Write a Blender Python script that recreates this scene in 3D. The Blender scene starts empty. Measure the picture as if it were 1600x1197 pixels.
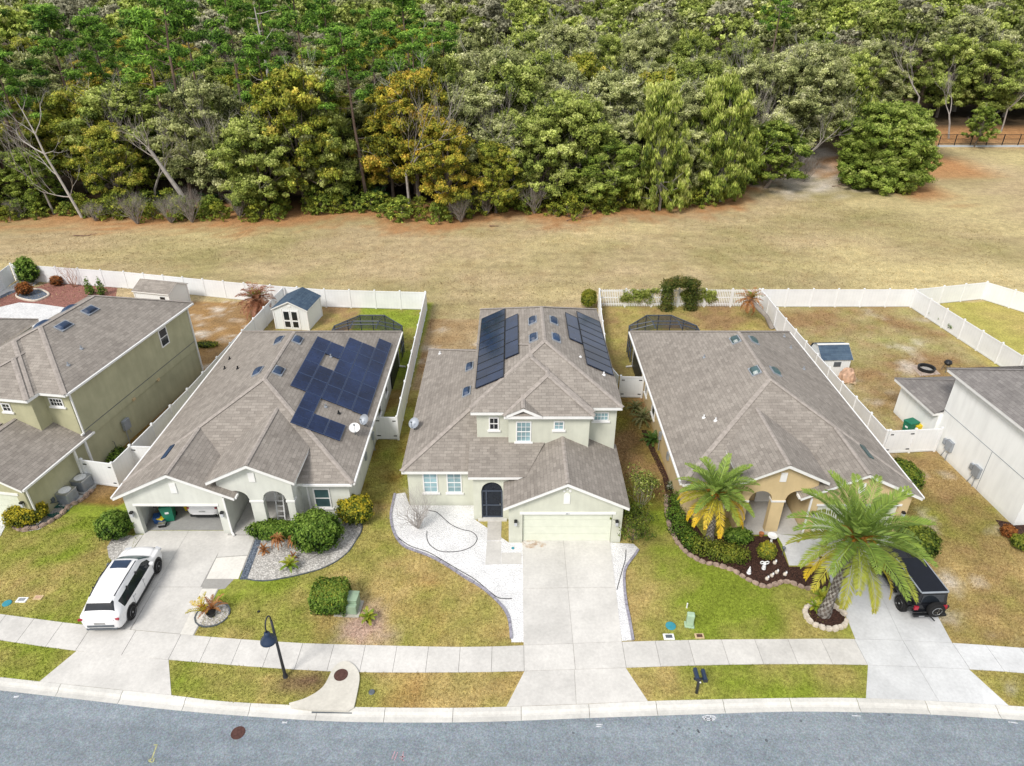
import bpy, bmesh, math, random
import numpy as np
from mathutils import Vector, Matrix, noise as mnoise
R = math.radians
rnd = random.Random(7)
scene = bpy.context.scene
COL = scene.collection

# ------------------------------------------------------------------ materials
MATS = {}
def nt(name, rough=0.6, spec=0.3, metal=0.0):
    m = bpy.data.materials.new(name); m.use_nodes = True
    t = m.node_tree; b = t.nodes['Principled BSDF']
    b.inputs['Roughness'].default_value = rough
    b.inputs['Specular IOR Level'].default_value = spec
    b.inputs['Metallic'].default_value = metal
    MATS[name] = m
    return m, t, b
def N(t, kind, **kw):
    n = t.nodes.new(kind)
    for k, v in kw.items():
        if k in n.inputs: n.inputs[k].default_value = v
        else: setattr(n, k, v)
    return n
def L(t, a, b): t.links.new(a, b)
def mixc(t, fac, a, b, mode='MIX'):
    n = t.nodes.new('ShaderNodeMix'); n.data_type = 'RGBA'; n.blend_type = mode
    for s, v in ((0, fac), (6, a), (7, b)):
        if hasattr(v, 'links'): t.links.new(v, n.inputs[s])
        else: n.inputs[s].default_value = v if s == 0 else (*v[:3], 1)
    return n.outputs[2]
def ramp(t, val, stops):
    n = t.nodes.new('ShaderNodeValToRGB'); e = n.color_ramp.elements
    while len(e) < len(stops): e.new(0.5)
    for i, (p, c) in enumerate(stops):
        e[i].position = p; e[i].color = (*c, 1) if not isinstance(c, float) else (c, c, c, 1)
    t.links.new(val, n.inputs[0]); return n.outputs[0]
def texco(t, kind='Object', scale=None):
    c = t.nodes.new('ShaderNodeTexCoord').outputs[kind]
    if scale:
        mp = t.nodes.new('ShaderNodeMapping'); mp.inputs['Scale'].default_value = scale
        t.links.new(c, mp.inputs[0]); c = mp.outputs[0]
    return c
def wpos(t): return t.nodes.new('ShaderNodeNewGeometry').outputs['Position']
def noise_(t, vec, scale, detail=4, rough=0.55):
    n = N(t, 'ShaderNodeTexNoise', Scale=scale, Detail=detail, Roughness=rough); L(t, vec, n.inputs['Vector']); return n.outputs[0]
def bump(t, b, h, strength, dist=0.02):
    n = N(t, 'ShaderNodeBump', Strength=strength, Distance=dist); L(t, h, n.inputs['Height']); L(t, n.outputs[0], b.inputs['Normal'])
def sl(r, g, b):
    f = lambda c: (c/255/12.92) if c/255 <= .04045 else ((c/255+.055)/1.055)**2.4
    return (f(r), f(g), f(b))

def mat_flat(name, col, rough=0.6, spec=0.3, metal=0.0, var=0.12, scale=3.0, bmp=0.0, bscale=60):
    m, t, b = nt(name, rough, spec, metal)
    p = wpos(t)
    n = noise_(t, p, scale, 5)
    c = mixc(t, ramp(t, n, [(.3, 0.0), (.7, 1.0)]), [x*(1-var) for x in col], [min(1, x*(1+var)) for x in col])
    L(t, c, b.inputs['Base Color'])
    if bmp: bump(t, b, noise_(t, p, bscale, 3), bmp)
    return m
def mat_attr(name, rough=0.75, spec=0.15, trans=0.0, var=0.25, scale=1.2):
    """colour from the mesh's own colour attribute, with a soft noise over it"""
    m, t, b = nt(name, rough, spec)
    a = t.nodes.new('ShaderNodeAttribute'); a.attribute_name = 'Col'
    n = noise_(t, wpos(t), scale, 3)
    k = ramp(t, n, [(.25, 1-var), (.75, 1+var*.6)])
    c = mixc(t, 1.0, a.outputs[0], k, 'MULTIPLY')
    L(t, c, b.inputs['Base Color'])
    if trans:
        tr = t.nodes.new('ShaderNodeBsdfTranslucent'); L(t, c, tr.inputs[0])
        mx = t.nodes.new('ShaderNodeMixShader'); mx.inputs[0].default_value = trans
        L(t, b.outputs[0], mx.inputs[1]); L(t, tr.outputs[0], mx.inputs[2])
        L(t, mx.outputs[0], t.nodes['Material Output'].inputs[0])
    return m
def mat_shingle(name, c1, c2, c3):
    m, t, b = nt(name, 0.9, 0.15)
    uv = texco(t, 'UV')
    br = N(t, 'ShaderNodeTexBrick', Scale=1.0); L(t, uv, br.inputs['Vector'])
    br.offset = 0.37; br.squash = 1.0
    br.inputs['Brick Width'].default_value = 0.42; br.inputs['Row Height'].default_value = 0.20
    br.inputs['Mortar Size'].default_value = 0.011; br.inputs['Mortar Smooth'].default_value = 0.4; br.inputs['Bias'].default_value = 0.0
    br.inputs['Color1'].default_value = (*c1, 1); br.inputs['Color2'].default_value = (*c2, 1); br.inputs['Mortar'].default_value = (*[x*.5 for x in c3], 1)
    p = wpos(t)
    big = noise_(t, p, 0.35, 5, .6); mid = noise_(t, p, 2.3, 3)
    streak = noise_(t, texco(t, 'UV', (1.7, .16, 1)), 1.0, 4)
    c = mixc(t, ramp(t, mid, [(.4, 0.0), (.75, .55)]), br.outputs[0], c3)
    c = mixc(t, 1.0, c, ramp(t, big, [(.3, .90), (.7, 1.08)]), 'MULTIPLY')
    c = mixc(t, 1.0, c, ramp(t, streak, [(.3, .92), (.65, 1.05)]), 'MULTIPLY')
    fine = noise_(t, p, 38, 2); c = mixc(t, 1.0, c, ramp(t, fine, [(.3, .8), (.7, 1.2)]), 'MULTIPLY')
    L(t, c, b.inputs['Base Color'])
    bump(t, b, br.outputs['Fac'], -0.6, 0.03)
    return m
def mat_stucco(name, col, stain=.16):
    m, t, b = nt(name, 0.9, 0.2)
    p = wpos(t)
    a = noise_(t, p, 0.8, 6, .6)
    dirt = noise_(t, texco(t, 'UV', (2.2, .35, 1)), 1.0, 5)
    c = mixc(t, ramp(t, a, [(.3, 0.0), (.75, 1.0)]), [x*(1-stain) for x in col], col)
    c = mixc(t, 1.0, c, ramp(t, dirt, [(.25, .90), (.6, 1.02)]), 'MULTIPLY')
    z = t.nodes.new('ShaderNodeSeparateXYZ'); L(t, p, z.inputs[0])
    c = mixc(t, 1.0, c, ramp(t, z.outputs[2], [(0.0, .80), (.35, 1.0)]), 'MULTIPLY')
    L(t, c, b.inputs['Base Color']); bump(t, b, noise_(t, p, 45, 3), .35, .02)
    return m
def mat_concrete(name, col, joints=False):
    m, t, b = nt(name, 0.9, 0.2)
    a = t.nodes.new('ShaderNodeAttribute'); a.attribute_name = 'Col'
    p = wpos(t)
    c = mixc(t, 1.0, a.outputs[0], ramp(t, noise_(t, p, .55, 6, .65), [(.3, .84), (.7, 1.1)]), 'MULTIPLY')
    c = mixc(t, 1.0, c, ramp(t, noise_(t, p, 7, 4), [(.3, .93), (.7, 1.06)]), 'MULTIPLY')
    c = mixc(t, 1.0, c, ramp(t, noise_(t, p, 40, 2), [(.3, .93), (.7, 1.06)]), 'MULTIPLY')
    st = noise_(t, p, 1.6, 8, .75)
    c = mixc(t, ramp(t, st, [(.62, 0.0), (.74, .22)]), c, (.22, .20, .17))
    L(t, c, b.inputs['Base Color']); bump(t, b, noise_(t, p, 70, 2), .15, .01)
    return m
def mat_asphalt(name):
    m, t, b = nt(name, 0.85, 0.25)
    p = wpos(t)
    base = mixc(t, ramp(t, noise_(t, p, .25, 5), [(.3, 0.0), (.7, 1.0)]), (.185, .22, .25), (.245, .28, .31))
    base = mixc(t, 1.0, base, ramp(t, noise_(t, texco(t, 'Object', (.05, .9, 1)), 1.0, 5), [(.35, .88), (.65, 1.08)]), 'MULTIPLY')
    v = N(t, 'ShaderNodeTexVoronoi', Scale=26.0); L(t, p, v.inputs['Vector'])
    g = ramp(t, noise_(t, p, 13, 5, .85), [(.32, .62), (.5, 1.0), (.68, 1.55)])
    c = mixc(t, 1.0, base, g, 'MULTIPLY')
    c = mixc(t, .12, c, v.outputs['Color'], 'SOFT_LIGHT')
    c = mixc(t, 1.0, c, ramp(t, noise_(t, p, 2.2, 5), [(.3, .9), (.7, 1.1)]), 'MULTIPLY')
    L(t, c, b.inputs['Base Color']); bump(t, b, noise_(t, p, 55, 2), .4, .02)
    return m
def mat_pebbles(name, c1, c2, scale, gap=.55):
    m, t, b = nt(name, 0.8, 0.25)
    p = wpos(t)
    v = N(t, 'ShaderNodeTexVoronoi', Scale=scale); L(t, p, v.inputs['Vector'])
    s = t.nodes.new('ShaderNodeSeparateColor'); L(t, v.outputs['Color'], s.inputs[0])
    c = mixc(t, s.outputs[0], c1, c2)
    c = mixc(t, 1.0, c, ramp(t, v.outputs['Distance'], [(.25, 1.0), (.75, gap)]), 'MULTIPLY')
    c = mixc(t, 1.0, c, ramp(t, noise_(t, p, .8, 5), [(.3, .88), (.65, 1.05)]), 'MULTIPLY')
    L(t, c, b.inputs['Base Color'])
    n = N(t, 'ShaderNodeMath', operation='MULTIPLY'); L(t, v.outputs['Distance'], n.inputs[0]); n.inputs[1].default_value = -1
    bump(t, b, n.outputs[0], .8, .05)
    return m
def mat_ground(name):
    m, t, b = nt(name, 0.95, 0.08)
    a = t.nodes.new('ShaderNodeAttribute'); a.attribute_name = 'Col'
    p = wpos(t)
    c = mixc(t, 1.0, a.outputs[0], ramp(t, noise_(t, p, .9, 7, .7), [(.3, .74), (.7, 1.24)]), 'MULTIPLY')
    c = mixc(t, 1.0, c, ramp(t, noise_(t, p, 6, 5, .7), [(.3, .60), (.7, 1.38)]), 'MULTIPLY')
    c = mixc(t, 1.0, c, ramp(t, noise_(t, p, 24, 4, .75), [(.32, .58), (.68, 1.42)]), 'MULTIPLY')
    L(t, c, b.inputs['Base Color']); bump(t, b, noise_(t, p, 22, 4), .8, .06)
    return m
def mat_glass(name, col, rough=.08):
    m, t, b = nt(name, rough, 0.6)
    n = noise_(t, wpos(t), .9, 3)
    L(t, mixc(t, ramp(t, n, [(.35, 0.0), (.65, 1.0)]), [x*.7 for x in col], [x*1.3 for x in col]), b.inputs['Base Color'])
    return m
def mat_solar(name, c1, line, pitch, lw):
    m, t, b = nt(name, .22, .25)
    uv = texco(t, 'UV')
    br = N(t, 'ShaderNodeTexBrick', Scale=1.0); L(t, uv, br.inputs['Vector']); br.offset = 0
    br.inputs['Brick Width'].default_value = pitch; br.inputs['Row Height'].default_value = pitch
    br.inputs['Mortar Size'].default_value = lw
    br.inputs['Color1'].default_value = (*c1, 1); br.inputs['Color2'].default_value = (*[x*1.35 for x in c1], 1); br.inputs['Mortar'].default_value = (*line, 1)
    c = mixc(t, 1.0, br.outputs[0], ramp(t, noise_(t, wpos(t), .35, 3), [(.3, .6), (.7, 1.5)]), 'MULTIPLY')
    L(t, c, b.inputs['Base Color'])
    return m
def mat_screen(name, op):
    m, t, b = nt(name, .8, .1)
    b.inputs['Base Color'].default_value = (.03, .035, .045, 1)
    tr = t.nodes.new('ShaderNodeBsdfTransparent'); mx = t.nodes.new('ShaderNodeMixShader'); 
    v = noise_(t, wpos(t), 3, 2); r_ = ramp(t, v, [(.3, op-.06), (.7, op+.06)])
    L(t, r_, mx.inputs[0])
    L(t, tr.outputs[0], mx.inputs[1]); L(t, b.outputs[0], mx.inputs[2]); L(t, mx.outputs[0], t.nodes['Material Output'].inputs[0])
    return m
def mat_vinyl(name):
    m, t, b = nt(name, 0.45, 0.35)
    uv = texco(t, 'UV')
    w = N(t, 'ShaderNodeTexWave', Scale=1.05); w.wave_profile = 'SAW'; L(t, uv, w.inputs['Vector'])
    p = wpos(t)
    c = mixc(t, ramp(t, w.outputs[0], [(0.0, 1.0), (.06, 0.0)]), (.80, .815, .83), (.62, .645, .675))
    c = mixc(t, 1.0, c, ramp(t, noise_(t, p, 1.1, 5), [(.3, .93), (.7, 1.03)]), 'MULTIPLY')
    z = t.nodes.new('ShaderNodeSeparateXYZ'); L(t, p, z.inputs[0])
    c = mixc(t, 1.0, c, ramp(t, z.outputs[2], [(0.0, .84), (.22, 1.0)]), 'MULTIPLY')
    L(t, c, b.inputs['Base Color'])
    return m

mat_shingle('shingle', (.325, .294, .26), (.235, .21, .185), (.312, .282, .25))
mat_shingle('shingle_dark', (.25, .235, .225), (.175, .163, .158), (.25, .235, .222))
mat_shingle('shingle_blue', (.075, .115, .165), (.05, .08, .125), (.09, .13, .175))
mat_flat('ridge', (.34, .305, .275), .9, .15, var=.2, scale=5)
mat_flat('ridge_dark', (.215, .20, .193), .9, .15, var=.2, scale=5)
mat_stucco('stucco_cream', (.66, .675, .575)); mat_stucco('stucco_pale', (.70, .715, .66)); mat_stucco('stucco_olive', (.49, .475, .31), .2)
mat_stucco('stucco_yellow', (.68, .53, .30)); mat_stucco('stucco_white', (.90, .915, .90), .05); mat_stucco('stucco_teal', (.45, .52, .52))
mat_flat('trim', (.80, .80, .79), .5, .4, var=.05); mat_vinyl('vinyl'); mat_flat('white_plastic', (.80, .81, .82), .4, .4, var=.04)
mat_flat('garage_door', (.68, .71, .60), .6, .3, var=.05)
mat_concrete('concrete', None); mat_asphalt('asphalt'); mat_ground('ground')
mat_glass('glass', (.10, .20, .25)); mat_glass('glass_pale', (.26, .40, .44), .2); mat_glass('glass_dark', (.016, .02, .026)); mat_glass('glass_blue', (.012, .035, .085), .35); mat_glass('glass_teal', (.05, .10, .105), .3)
mat_flat('black', (.012, .013, .015), .45, .4); mat_flat('black_gloss', (.006, .008, .014), .3, .22); mat_flat('rubber', (.016, .016, .017), .8, .2)
mat_flat('alloy', (.45, .46, .47), .3, .5, .8); mat_flat('chrome', (.55, .56, .58), .2, .5, .9); mat_flat('grey_metal', (.33, .36, .40), .5, .4, .3); mat_flat('steel_dark', (.13, .15, .17), .5, .4, .4)
mat_flat('car_white', (.82, .82, .83), .12, .6, var=.02); mat_flat('car_black', (.010, .011, .014), .2, .4)
mat_flat('tail_red', (.35, .012, .03), .2, .6); mat_flat('lamp_clear', (.5, .52, .55), .15, .6)
mat_flat('dark_bronze', (.028, .030, .036), .45, .4); mat_flat('rust_brown', (.09, .045, .038), .8, .2, var=.3, scale=9); mat_flat('navy', (.018, .035, .075), .35, .45)
mat_flat('green_box', (.27, .37, .26), .6, .3, var=.15); mat_flat('mint_box', (.38, .52, .37), .6, .3); mat_flat('bin_green', (.012, .17, .10), .5, .4); mat_flat('bin_yellow', (.70, .52, .02), .5, .4)
mat_flat('blue_plastic', (.03, .10, .28), .5, .4); mat_flat('teal_lid', (.04, .26, .33), .6, .3); mat_flat('tan_plastic', (.55, .42, .24), .6, .3)
mat_flat('plywood', (.52, .40, .26), .8, .2, var=.2, scale=5); mat_flat('pink_wrap', (.50, .32, .22), .6, .4, var=.35, scale=4)
mat_pebbles('white_pebbles', (.90, .90, .90), (.78, .78, .79), 15, .80); mat_pebbles('shell_gravel', (.74, .72, .68), (.46, .44, .41), 11, .62); mat_pebbles('slate_chips', (.11, .14, .19), (.22, .26, .32), 12, .5)
mat_pebbles('mulch', (.045, .022, .016), (.11, .052, .036), 16, .4); mat_pebbles('red_mulch', (.27, .115, .09), (.40, .19, .15), 9, .6); mat_pebbles('sandy_soil', (.42, .33, .27), (.56, .46, .39), 8, .8); mat_pebbles('forest_litter', (.075, .05, .03), (.17, .10, .055), 2.2, .5)
mat_pebbles('grey_gravel', (.34, .33, .31), (.46, .44, .41), 13, .7); mat_pebbles('pale_sand', (.66, .66, .66), (.74, .74, .74), 6, .9)
mat_flat('edging_stone', (.36, .27, .22), .9, .2, var=.35, scale=5, bmp=.4); mat_flat('pale_stone', (.60, .54, .46), .9, .2, var=.2, scale=5, bmp=.4); mat_flat('edging_grey', (.30, .29, .34), .8, .2, var=.3, scale=6)
mat_attr('leaf', .65, .2, .22, .22, .9); mat_attr('bark', .95, .1, 0, .3, 2.5); mat_attr('palm_leaf', .5, .3, .2, .2, 2.0); mat_attr('grass_blade', .8, .1, .25, .15, 3); mat_attr('painted', .6, .3, 0, .08, 4)
mat_solar('solar_a', (.010, .021, .064), (.020, .034, .075), .158, .005); mat_solar('solar_b', (.010, .020, .050), (.026, .034, .05), .30, .004); MATS['solar_b'].node_tree.nodes['Principled BSDF'].inputs['Roughness'].default_value = .10; MATS['solar_b'].node_tree.nodes['Principled BSDF'].inputs['Specular IOR Level'].default_value = .45
mat_screen('screen', .52); mat_screen('screen_door', .90); mat_flat('screen_bar', (.055, .07, .10), .4, .4); mat_flat('terracotta', (.42, .17, .07), .8, .2, var=.25, scale=6)
mat_flat('paint_white', (.55, .57, .60), .8, .2, var=.3, scale=14); mat_flat('paint_yellow', (.40, .40, .20), .8, .2, var=.3, scale=14); mat_flat('paint_pink', (.43, .27, .31), .8, .2, var=.3, scale=14); mat_flat('tar', (.12, .135, .15), .8, .2, var=.3)
mat_flat('hose_black', (.02, .02, .022), .6, .3); mat_flat('hose_green', (.015, .11, .085), .5, .3); mat_flat('orange_rust', (.45, .17, .05), .9, .1, var=.3, scale=4)

# ------------------------------------------------------------------ mesh builder
class MB:
    def __init__(s): s.v = []; s.f = []; s.c = []; s.col = (.5, .5, .5)
    def face(s, pts, col=None):
        i = len(s.v); s.v.extend([tuple(p) for p in pts]); s.f.append(tuple(range(i, i+len(pts)))); s.c.append(col or s.col)
    def box(s, x0, x1, y0, y1, z0, z1, col=None):
        P = [(x0,y0,z0),(x1,y0,z0),(x1,y1,z0),(x0,y1,z0),(x0,y0,z1),(x1,y0,z1),(x1,y1,z1),(x0,y1,z1)]
        i = len(s.v); s.v.extend(P)
        for q in ((0,3,2,1),(4,5,6,7),(0,1,5,4),(1,2,6,5),(2,3,7,6),(3,0,4,7)):
            s.f.append(tuple(i+k for k in q)); s.c.append(col or s.col)
        return s
    def obox(s, c, e1, e2, e3, a, b, h, col=None):
        """box centred at c (base) along axes e1,e2 (half sizes a,b), rising h along e3"""
        c, e1, e2, e3 = Vector(c), Vector(e1), Vector(e2), Vector(e3)
        P = [c+e1*sx*a+e2*sy*b+e3*k for k in (0, h) for sx, sy in ((-1,-1),(1,-1),(1,1),(-1,1))]
        i = len(s.v); s.v.extend([tuple(p) for p in P])
        for q in ((0,3,2,1),(4,5,6,7),(0,1,5,4),(1,2,6,5),(2,3,7,6),(3,0,4,7)):
            s.f.append(tuple(i+k for k in q)); s.c.append(col or s.col)
        return s
    def rbox(s, x0, x1, y0, y1, z0, z1, r=.03, seg=2, rot=None, at=None, col=None):
        bm = bmesh.new(); bmesh.ops.create_cube(bm, size=1)
        for v in bm.verts: v.co = Vector(((x0+x1)/2+v.co.x*(x1-x0), (y0+y1)/2+v.co.y*(y1-y0), (z0+z1)/2+v.co.z*(z1-z0)))
        bmesh.ops.bevel(bm, geom=bm.edges[:], offset=r, segments=seg, affect='EDGES', profile=.5)
        s.add_bm(bm, rot, at, col); return s
    def add_bm(s, bm, rot=None, at=None, col=None):
        i = len(s.v); bm.verts.index_update()
        for v in bm.verts:
            p = v.co.copy()
            if rot is not None: p = rot @ p
            if at is not None: p = p+Vector(at)
            s.v.append(tuple(p))
        for f in bm.faces: s.f.append(tuple(i+v.index for v in f.verts)); s.c.append(col or s.col)
        bm.free()
    def tube(s, pts, rad, n=6, cap=True, col=None):
        pts = [Vector(p) for p in pts]; m = len(pts)
        if not hasattr(rad, '__len__'): rad = [rad]*m
        i0 = len(s.v); up = Vector((0,0,1)); a = None
        for k, p in enumerate(pts):
            d = (pts[min(k+1, m-1)]-pts[max(k-1, 0)])
            d = d.normalized() if d.length > 1e-9 else Vector((0,0,1))
            if a is None:
                a = d.cross(up if abs(d.z) < .95 else Vector((1,0,0))).normalized()
            else:
                a = (a-d*a.dot(d)); a = a.normalized() if a.length > 1e-6 else d.cross(Vector((1,0,0))).normalized()
            b = d.cross(a)
            for j in range(n):
                t = 2*math.pi*j/n; q = p+(a*math.cos(t)+b*math.sin(t))*rad[k]; s.v.append(tuple(q))
        for k in range(m-1):
            for j in range(n):
                s.f.append((i0+k*n+j, i0+k*n+(j+1)%n, i0+(k+1)*n+(j+1)%n, i0+(k+1)*n+j)); s.c.append(col or s.col)
        if cap:
            s.f.append(tuple(i0+j for j in range(n))[::-1]); s.c.append(col or s.col)
            s.f.append(tuple(i0+(m-1)*n+j for j in range(n))); s.c.append(col or s.col)
        return s
    def lathe(s, prof, c=(0,0,0), n=20, axis='z', col=None):
        i0 = len(s.v)
        for r, h in prof:
            for j in range(n):
                t = 2*math.pi*j/n; a, b = r*math.cos(t), r*math.sin(t)
                q = {'z': (a, b, h), 'x': (h, a, b), 'y': (a, h, b)}[axis]
                s.v.append((c[0]+q[0], c[1]+q[1], c[2]+q[2]))
        for k in range(len(prof)-1):
            for j in range(n):
                s.f.append((i0+k*n+j, i0+k*n+(j+1)%n, i0+(k+1)*n+(j+1)%n, i0+(k+1)*n+j)); s.c.append(col or s.col)
        for k in (0, len(prof)-1):
            if prof[k][0] > 1e-4: s.f.append(tuple(i0+k*n+j for j in range(n))); s.c.append(col or s.col)
        return s
    def prism(s, poly, z0, z1, col=None):
        n = len(poly); i = len(s.v)
        s.v.extend([(p[0], p[1], z0) for p in poly]); s.v.extend([(p[0], p[1], z1) for p in poly])
        s.f.append(tuple(range(i+n, i+2*n))); s.c.append(col or s.col)
        for k in range(n):
            s.f.append((i+k, i+(k+1) % n, i+n+(k+1) % n, i+n+k)); s.c.append(col or s.col)
        return s
    def sheet(s, poly, z, col=None):
        s.face([(p[0], p[1], z) for p in poly], col); return s
    def mirror(s, cx):
        s.v = [(cx-p[0], p[1], p[2]) for p in s.v]; s.f = [f[::-1] for f in s.f]; return s
    def mesh(s, name, mat, smooth=False, off=(0,0,0)):
        me = bpy.data.meshes.new(name)
        V = np.array(s.v, dtype=np.float64).reshape(-1, 3)-np.array(off)
        me.from_pydata([tuple(p) for p in V], [], s.f)
        ca = me.color_attributes.new('Col', 'FLOAT_COLOR', 'CORNER')
        uvl = me.uv_layers.new(name='UVMap')
        nl = len(me.loops); cols = np.ones((nl, 4), dtype=np.float32); uv = np.zeros((nl, 2), dtype=np.float32); li = 0
        W_ = np.array(s.v); need = (mat or '').startswith(('shingle', 'stucco', 'vinyl', 'solar', 'white_siding'))
        for f, c in zip(s.f, s.c):
            k = len(f); cols[li:li+k, :3] = c
            if not need: li += k; continue
            p = W_[list(f)]
            nrm = np.zeros(3)
            for a in range(k):
                q, r_ = p[a], p[(a+1) % k]; nrm += np.cross(q, r_)
            ln = np.linalg.norm(nrm); nrm = nrm/ln if ln > 1e-12 else np.array([0,0,1.])
            if nrm[2] < 0: nrm = -nrm
            if abs(nrm[2]) > .9995: uv[li:li+k] = p[:, :2]
            else:
                h = np.cross([0,0,1.], nrm); h /= np.linalg.norm(h); w = np.cross(nrm, h)
                uv[li:li+k, 0] = p@h; uv[li:li+k, 1] = p@w
            li += k
        ca.data.foreach_set('color', cols.ravel()); uvl.data.foreach_set('uv', uv.ravel())
        if mat: me.materials.append(MATS[mat])
        if smooth: me.polygons.foreach_set('use_smooth', [True]*len(me.polygons))
        me.update(); return me
OFF = {}
def setp(o, label=None, cat=None, group=None, kind=None):
    if label: o['label'] = label
    if cat: o['category'] = cat
    if group: o['group'] = group
    if kind: o['kind'] = kind
    return o
def root(name, label, cat, loc, rotz=0, group=None, off=None):
    o = bpy.data.objects.new(name, None); COL.objects.link(o); o.empty_display_size = .2
    if len(loc) == 2: loc = (*loc, 0)
    o.location = loc; o.rotation_euler = (0, 0, rotz); OFF[o.name] = off if off is not None else (0, 0, 0)
    return setp(o, label, cat, group)
def part(name, mb, mat, parent, smooth=False, label=None):
    off = OFF[parent.name]
    o = bpy.data.objects.new(name, mb.mesh(name, mat, smooth, off)); COL.objects.link(o); o.parent = parent; OFF[o.name] = off
    if label: o['label'] = label
    return o
def thing(name, mb, mat, label, cat, loc=(0,0,0), group=None, smooth=False, kind=None):
    """single mesh thing; mb is in world coordinates, origin moved to loc"""
    if len(loc) == 2: loc = (*loc, 0)
    o = bpy.data.objects.new(name, mb.mesh(name, mat, smooth, loc)); COL.objects.link(o); o.location = loc; OFF[o.name] = loc
    return setp(o, label, cat, group, kind)
def struct(name, mb, mat, label=None, kind='structure', smooth=False):
    o = bpy.data.objects.new(name, mb.mesh(name, mat, smooth)); COL.objects.link(o); return setp(o, label, None, None, kind)
def copy_tree(o, parent=None):
    c = o.copy(); COL.objects.link(c); OFF[c.name] = OFF.get(o.name, (0,0,0))
    if parent: c.parent = parent
    for ch in list(o.children): copy_tree(ch, c)
    return c
def clone(o, loc, rotz=0, label=None, scale=1.0, group=None):
    c = copy_tree(o); c.location = loc if len(loc) == 3 else (*loc, 0); c.rotation_euler = (0, 0, rotz)
    c.scale = (scale,)*3 if not hasattr(scale, '__len__') else scale
    if label: c['label'] = label
    if group: c['group'] = group
    return c
def fbm(x, y, s, o=4, seed=0.0): return mnoise.fractal(Vector((x*s+seed, y*s-seed*.7, seed*1.3)), 1.0, 2.0, o)
def inside(p, poly):
    x, y = p; c = False; n = len(poly)
    for i in range(n):
        x1, y1 = poly[i]; x2, y2 = poly[i-1]
        if (y1 > y) != (y2 > y) and x < (x2-x1)*(y-y1)/(y2-y1)+x1: c = not c
    return c
def smooth_line(pts, n=4, closed=False):
    out = []; m = len(pts); V = [Vector((*p, 0)) if len(p) == 2 else Vector(p) for p in pts]
    rng = range(m) if closed else range(m-1)
    for i in rng:
        p0 = V[(i-1) % m] if closed else V[max(i-1, 0)]; p1 = V[i]; p2 = V[(i+1) % m]; p3 = V[(i+2) % m] if closed else V[min(i+2, m-1)]
        for k in range(n):
            t = k/n
            q = .5*((2*p1)+(p2-p0)*t+(2*p0-5*p1+4*p2-p3)*t*t+(3*p1-p0-3*p2+p3)*t**3)
            out.append(tuple(q) if len(pts[0]) == 3 else (q.x, q.y))
    if not closed: out.append(tuple(pts[-1]))
    return out
def resample(pts, step):
    P = [np.array(p, float) for p in pts]; out = [P[0]]; acc = 0
    for a, b in zip(P, P[1:]):
        d = np.linalg.norm(b-a)
        if d < 1e-9: continue
        s = step-acc
        while s <= d: out.append(a+(b-a)*s/d); s += step
        acc = d-(s-step)
    return [tuple(p) for p in out]

# ------------------------------------------------------------------ ground, road, pavement
KB = [(-22.81, 19.78), (-18.77, 19.31), (-14.84, 18.89), (-12.91, 18.63), (-10.43, 18.46), (-6.73, 18.32), (-2.61, 18.28), (0.36, 18.35), (3.24, 18.46), (5.86, 18.6), (8.29, 18.67), (12.07, 18.75), (14.87, 18.75), (17.71, 18.63), (21.33, 18.38), (21.88, 18.34)]
KF = [(-22.45, 19.22), (-18.68, 18.78), (-14.59, 18.29), (-10.46, 17.94), (-6.98, 17.74), (-2.58, 17.71), (0.35, 17.79), (3.19, 17.91), (8.14, 18.09), (11.88, 18.21), (14.63, 18.18), (17.54, 18.09), (21.53, 17.81)]
SB = [(-25.14, 23.36), (-20.36, 22.66), (-15.29, 22.09), (-10.37, 21.67), (-7.19, 21.54), (-2.33, 21.42), (0.6, 21.51), (5.13, 21.71), (9.06, 21.83), (13.17, 21.87), (16.23, 21.87), (20.67, 21.65), (23.84, 21.36)]
SF = [(-24.12, 21.8), (-20.21, 21.2), (-15.75, 20.72), (-11, 20.29), (-6.99, 20.06), (-1.44, 20.06), (0.58, 20.12), (5.14, 20.29), (8.71, 20.43), (12.69, 20.49), (16.13, 20.44), (20.67, 20.21), (22.96, 20.01)]
def lerpline(P, x):
    if x <= P[0][0]: a, b = P[0], P[2]
    elif x >= P[-1][0]: a, b = P[-3], P[-1]
    else:
        for a, b in zip(P, P[1:]):
            if a[0] <= x <= b[0]: break
    return a[1]+(b[1]-a[1])*(max(-46, min(46, x))-a[0])/(b[0]-a[0])
KBs, KFs, SBs, SFs = [smooth_line(p, 4) for p in (KB, KF, SB, SF)]
kb = lambda x: lerpline(KBs, x)
kf = lambda x: lerpline(KFs, x)
sb = lambda x: lerpline(SBs, x)
sf = lambda x: lerpline(SFs, x)
def rise(y): return 0.0 if y < 112 else .06*(y-112)*min(1, (y-112)/40)
EDGE = [(-140,86),(-66,87.5),(-55,89),(-42,89.5),(-34,88),(-27,91),(-20,94),(-16,89.5),(-9,88),(-2,93),(3,92),(8,90),(13,93),(20,94.5),(27,96),(33,99.5),(36,108),(42,112),(47,118),(58,119),(66,130),(80,139),(140,139)]
def edge(x): return lerpline(EDGE, x) if abs(x) < 140 else 90
def mix3(a, b, t):
    t = max(0, min(1, t)); return tuple(p+(q-p)*t for p, q in zip(a, b))
STRAW=(.455,.345,.14); GREEN=(.225,.28,.036); TAN=(.445,.35,.205); OCHRE=(.50,.415,.215); LITTER=(.42,.225,.10); BROWN=(.30,.195,.095); DARKB=(.215,.135,.04); YGREEN=(.40,.365,.10); SAND=(.60,.54,.46); OLIVEG=(.33,.285,.13)
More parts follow.
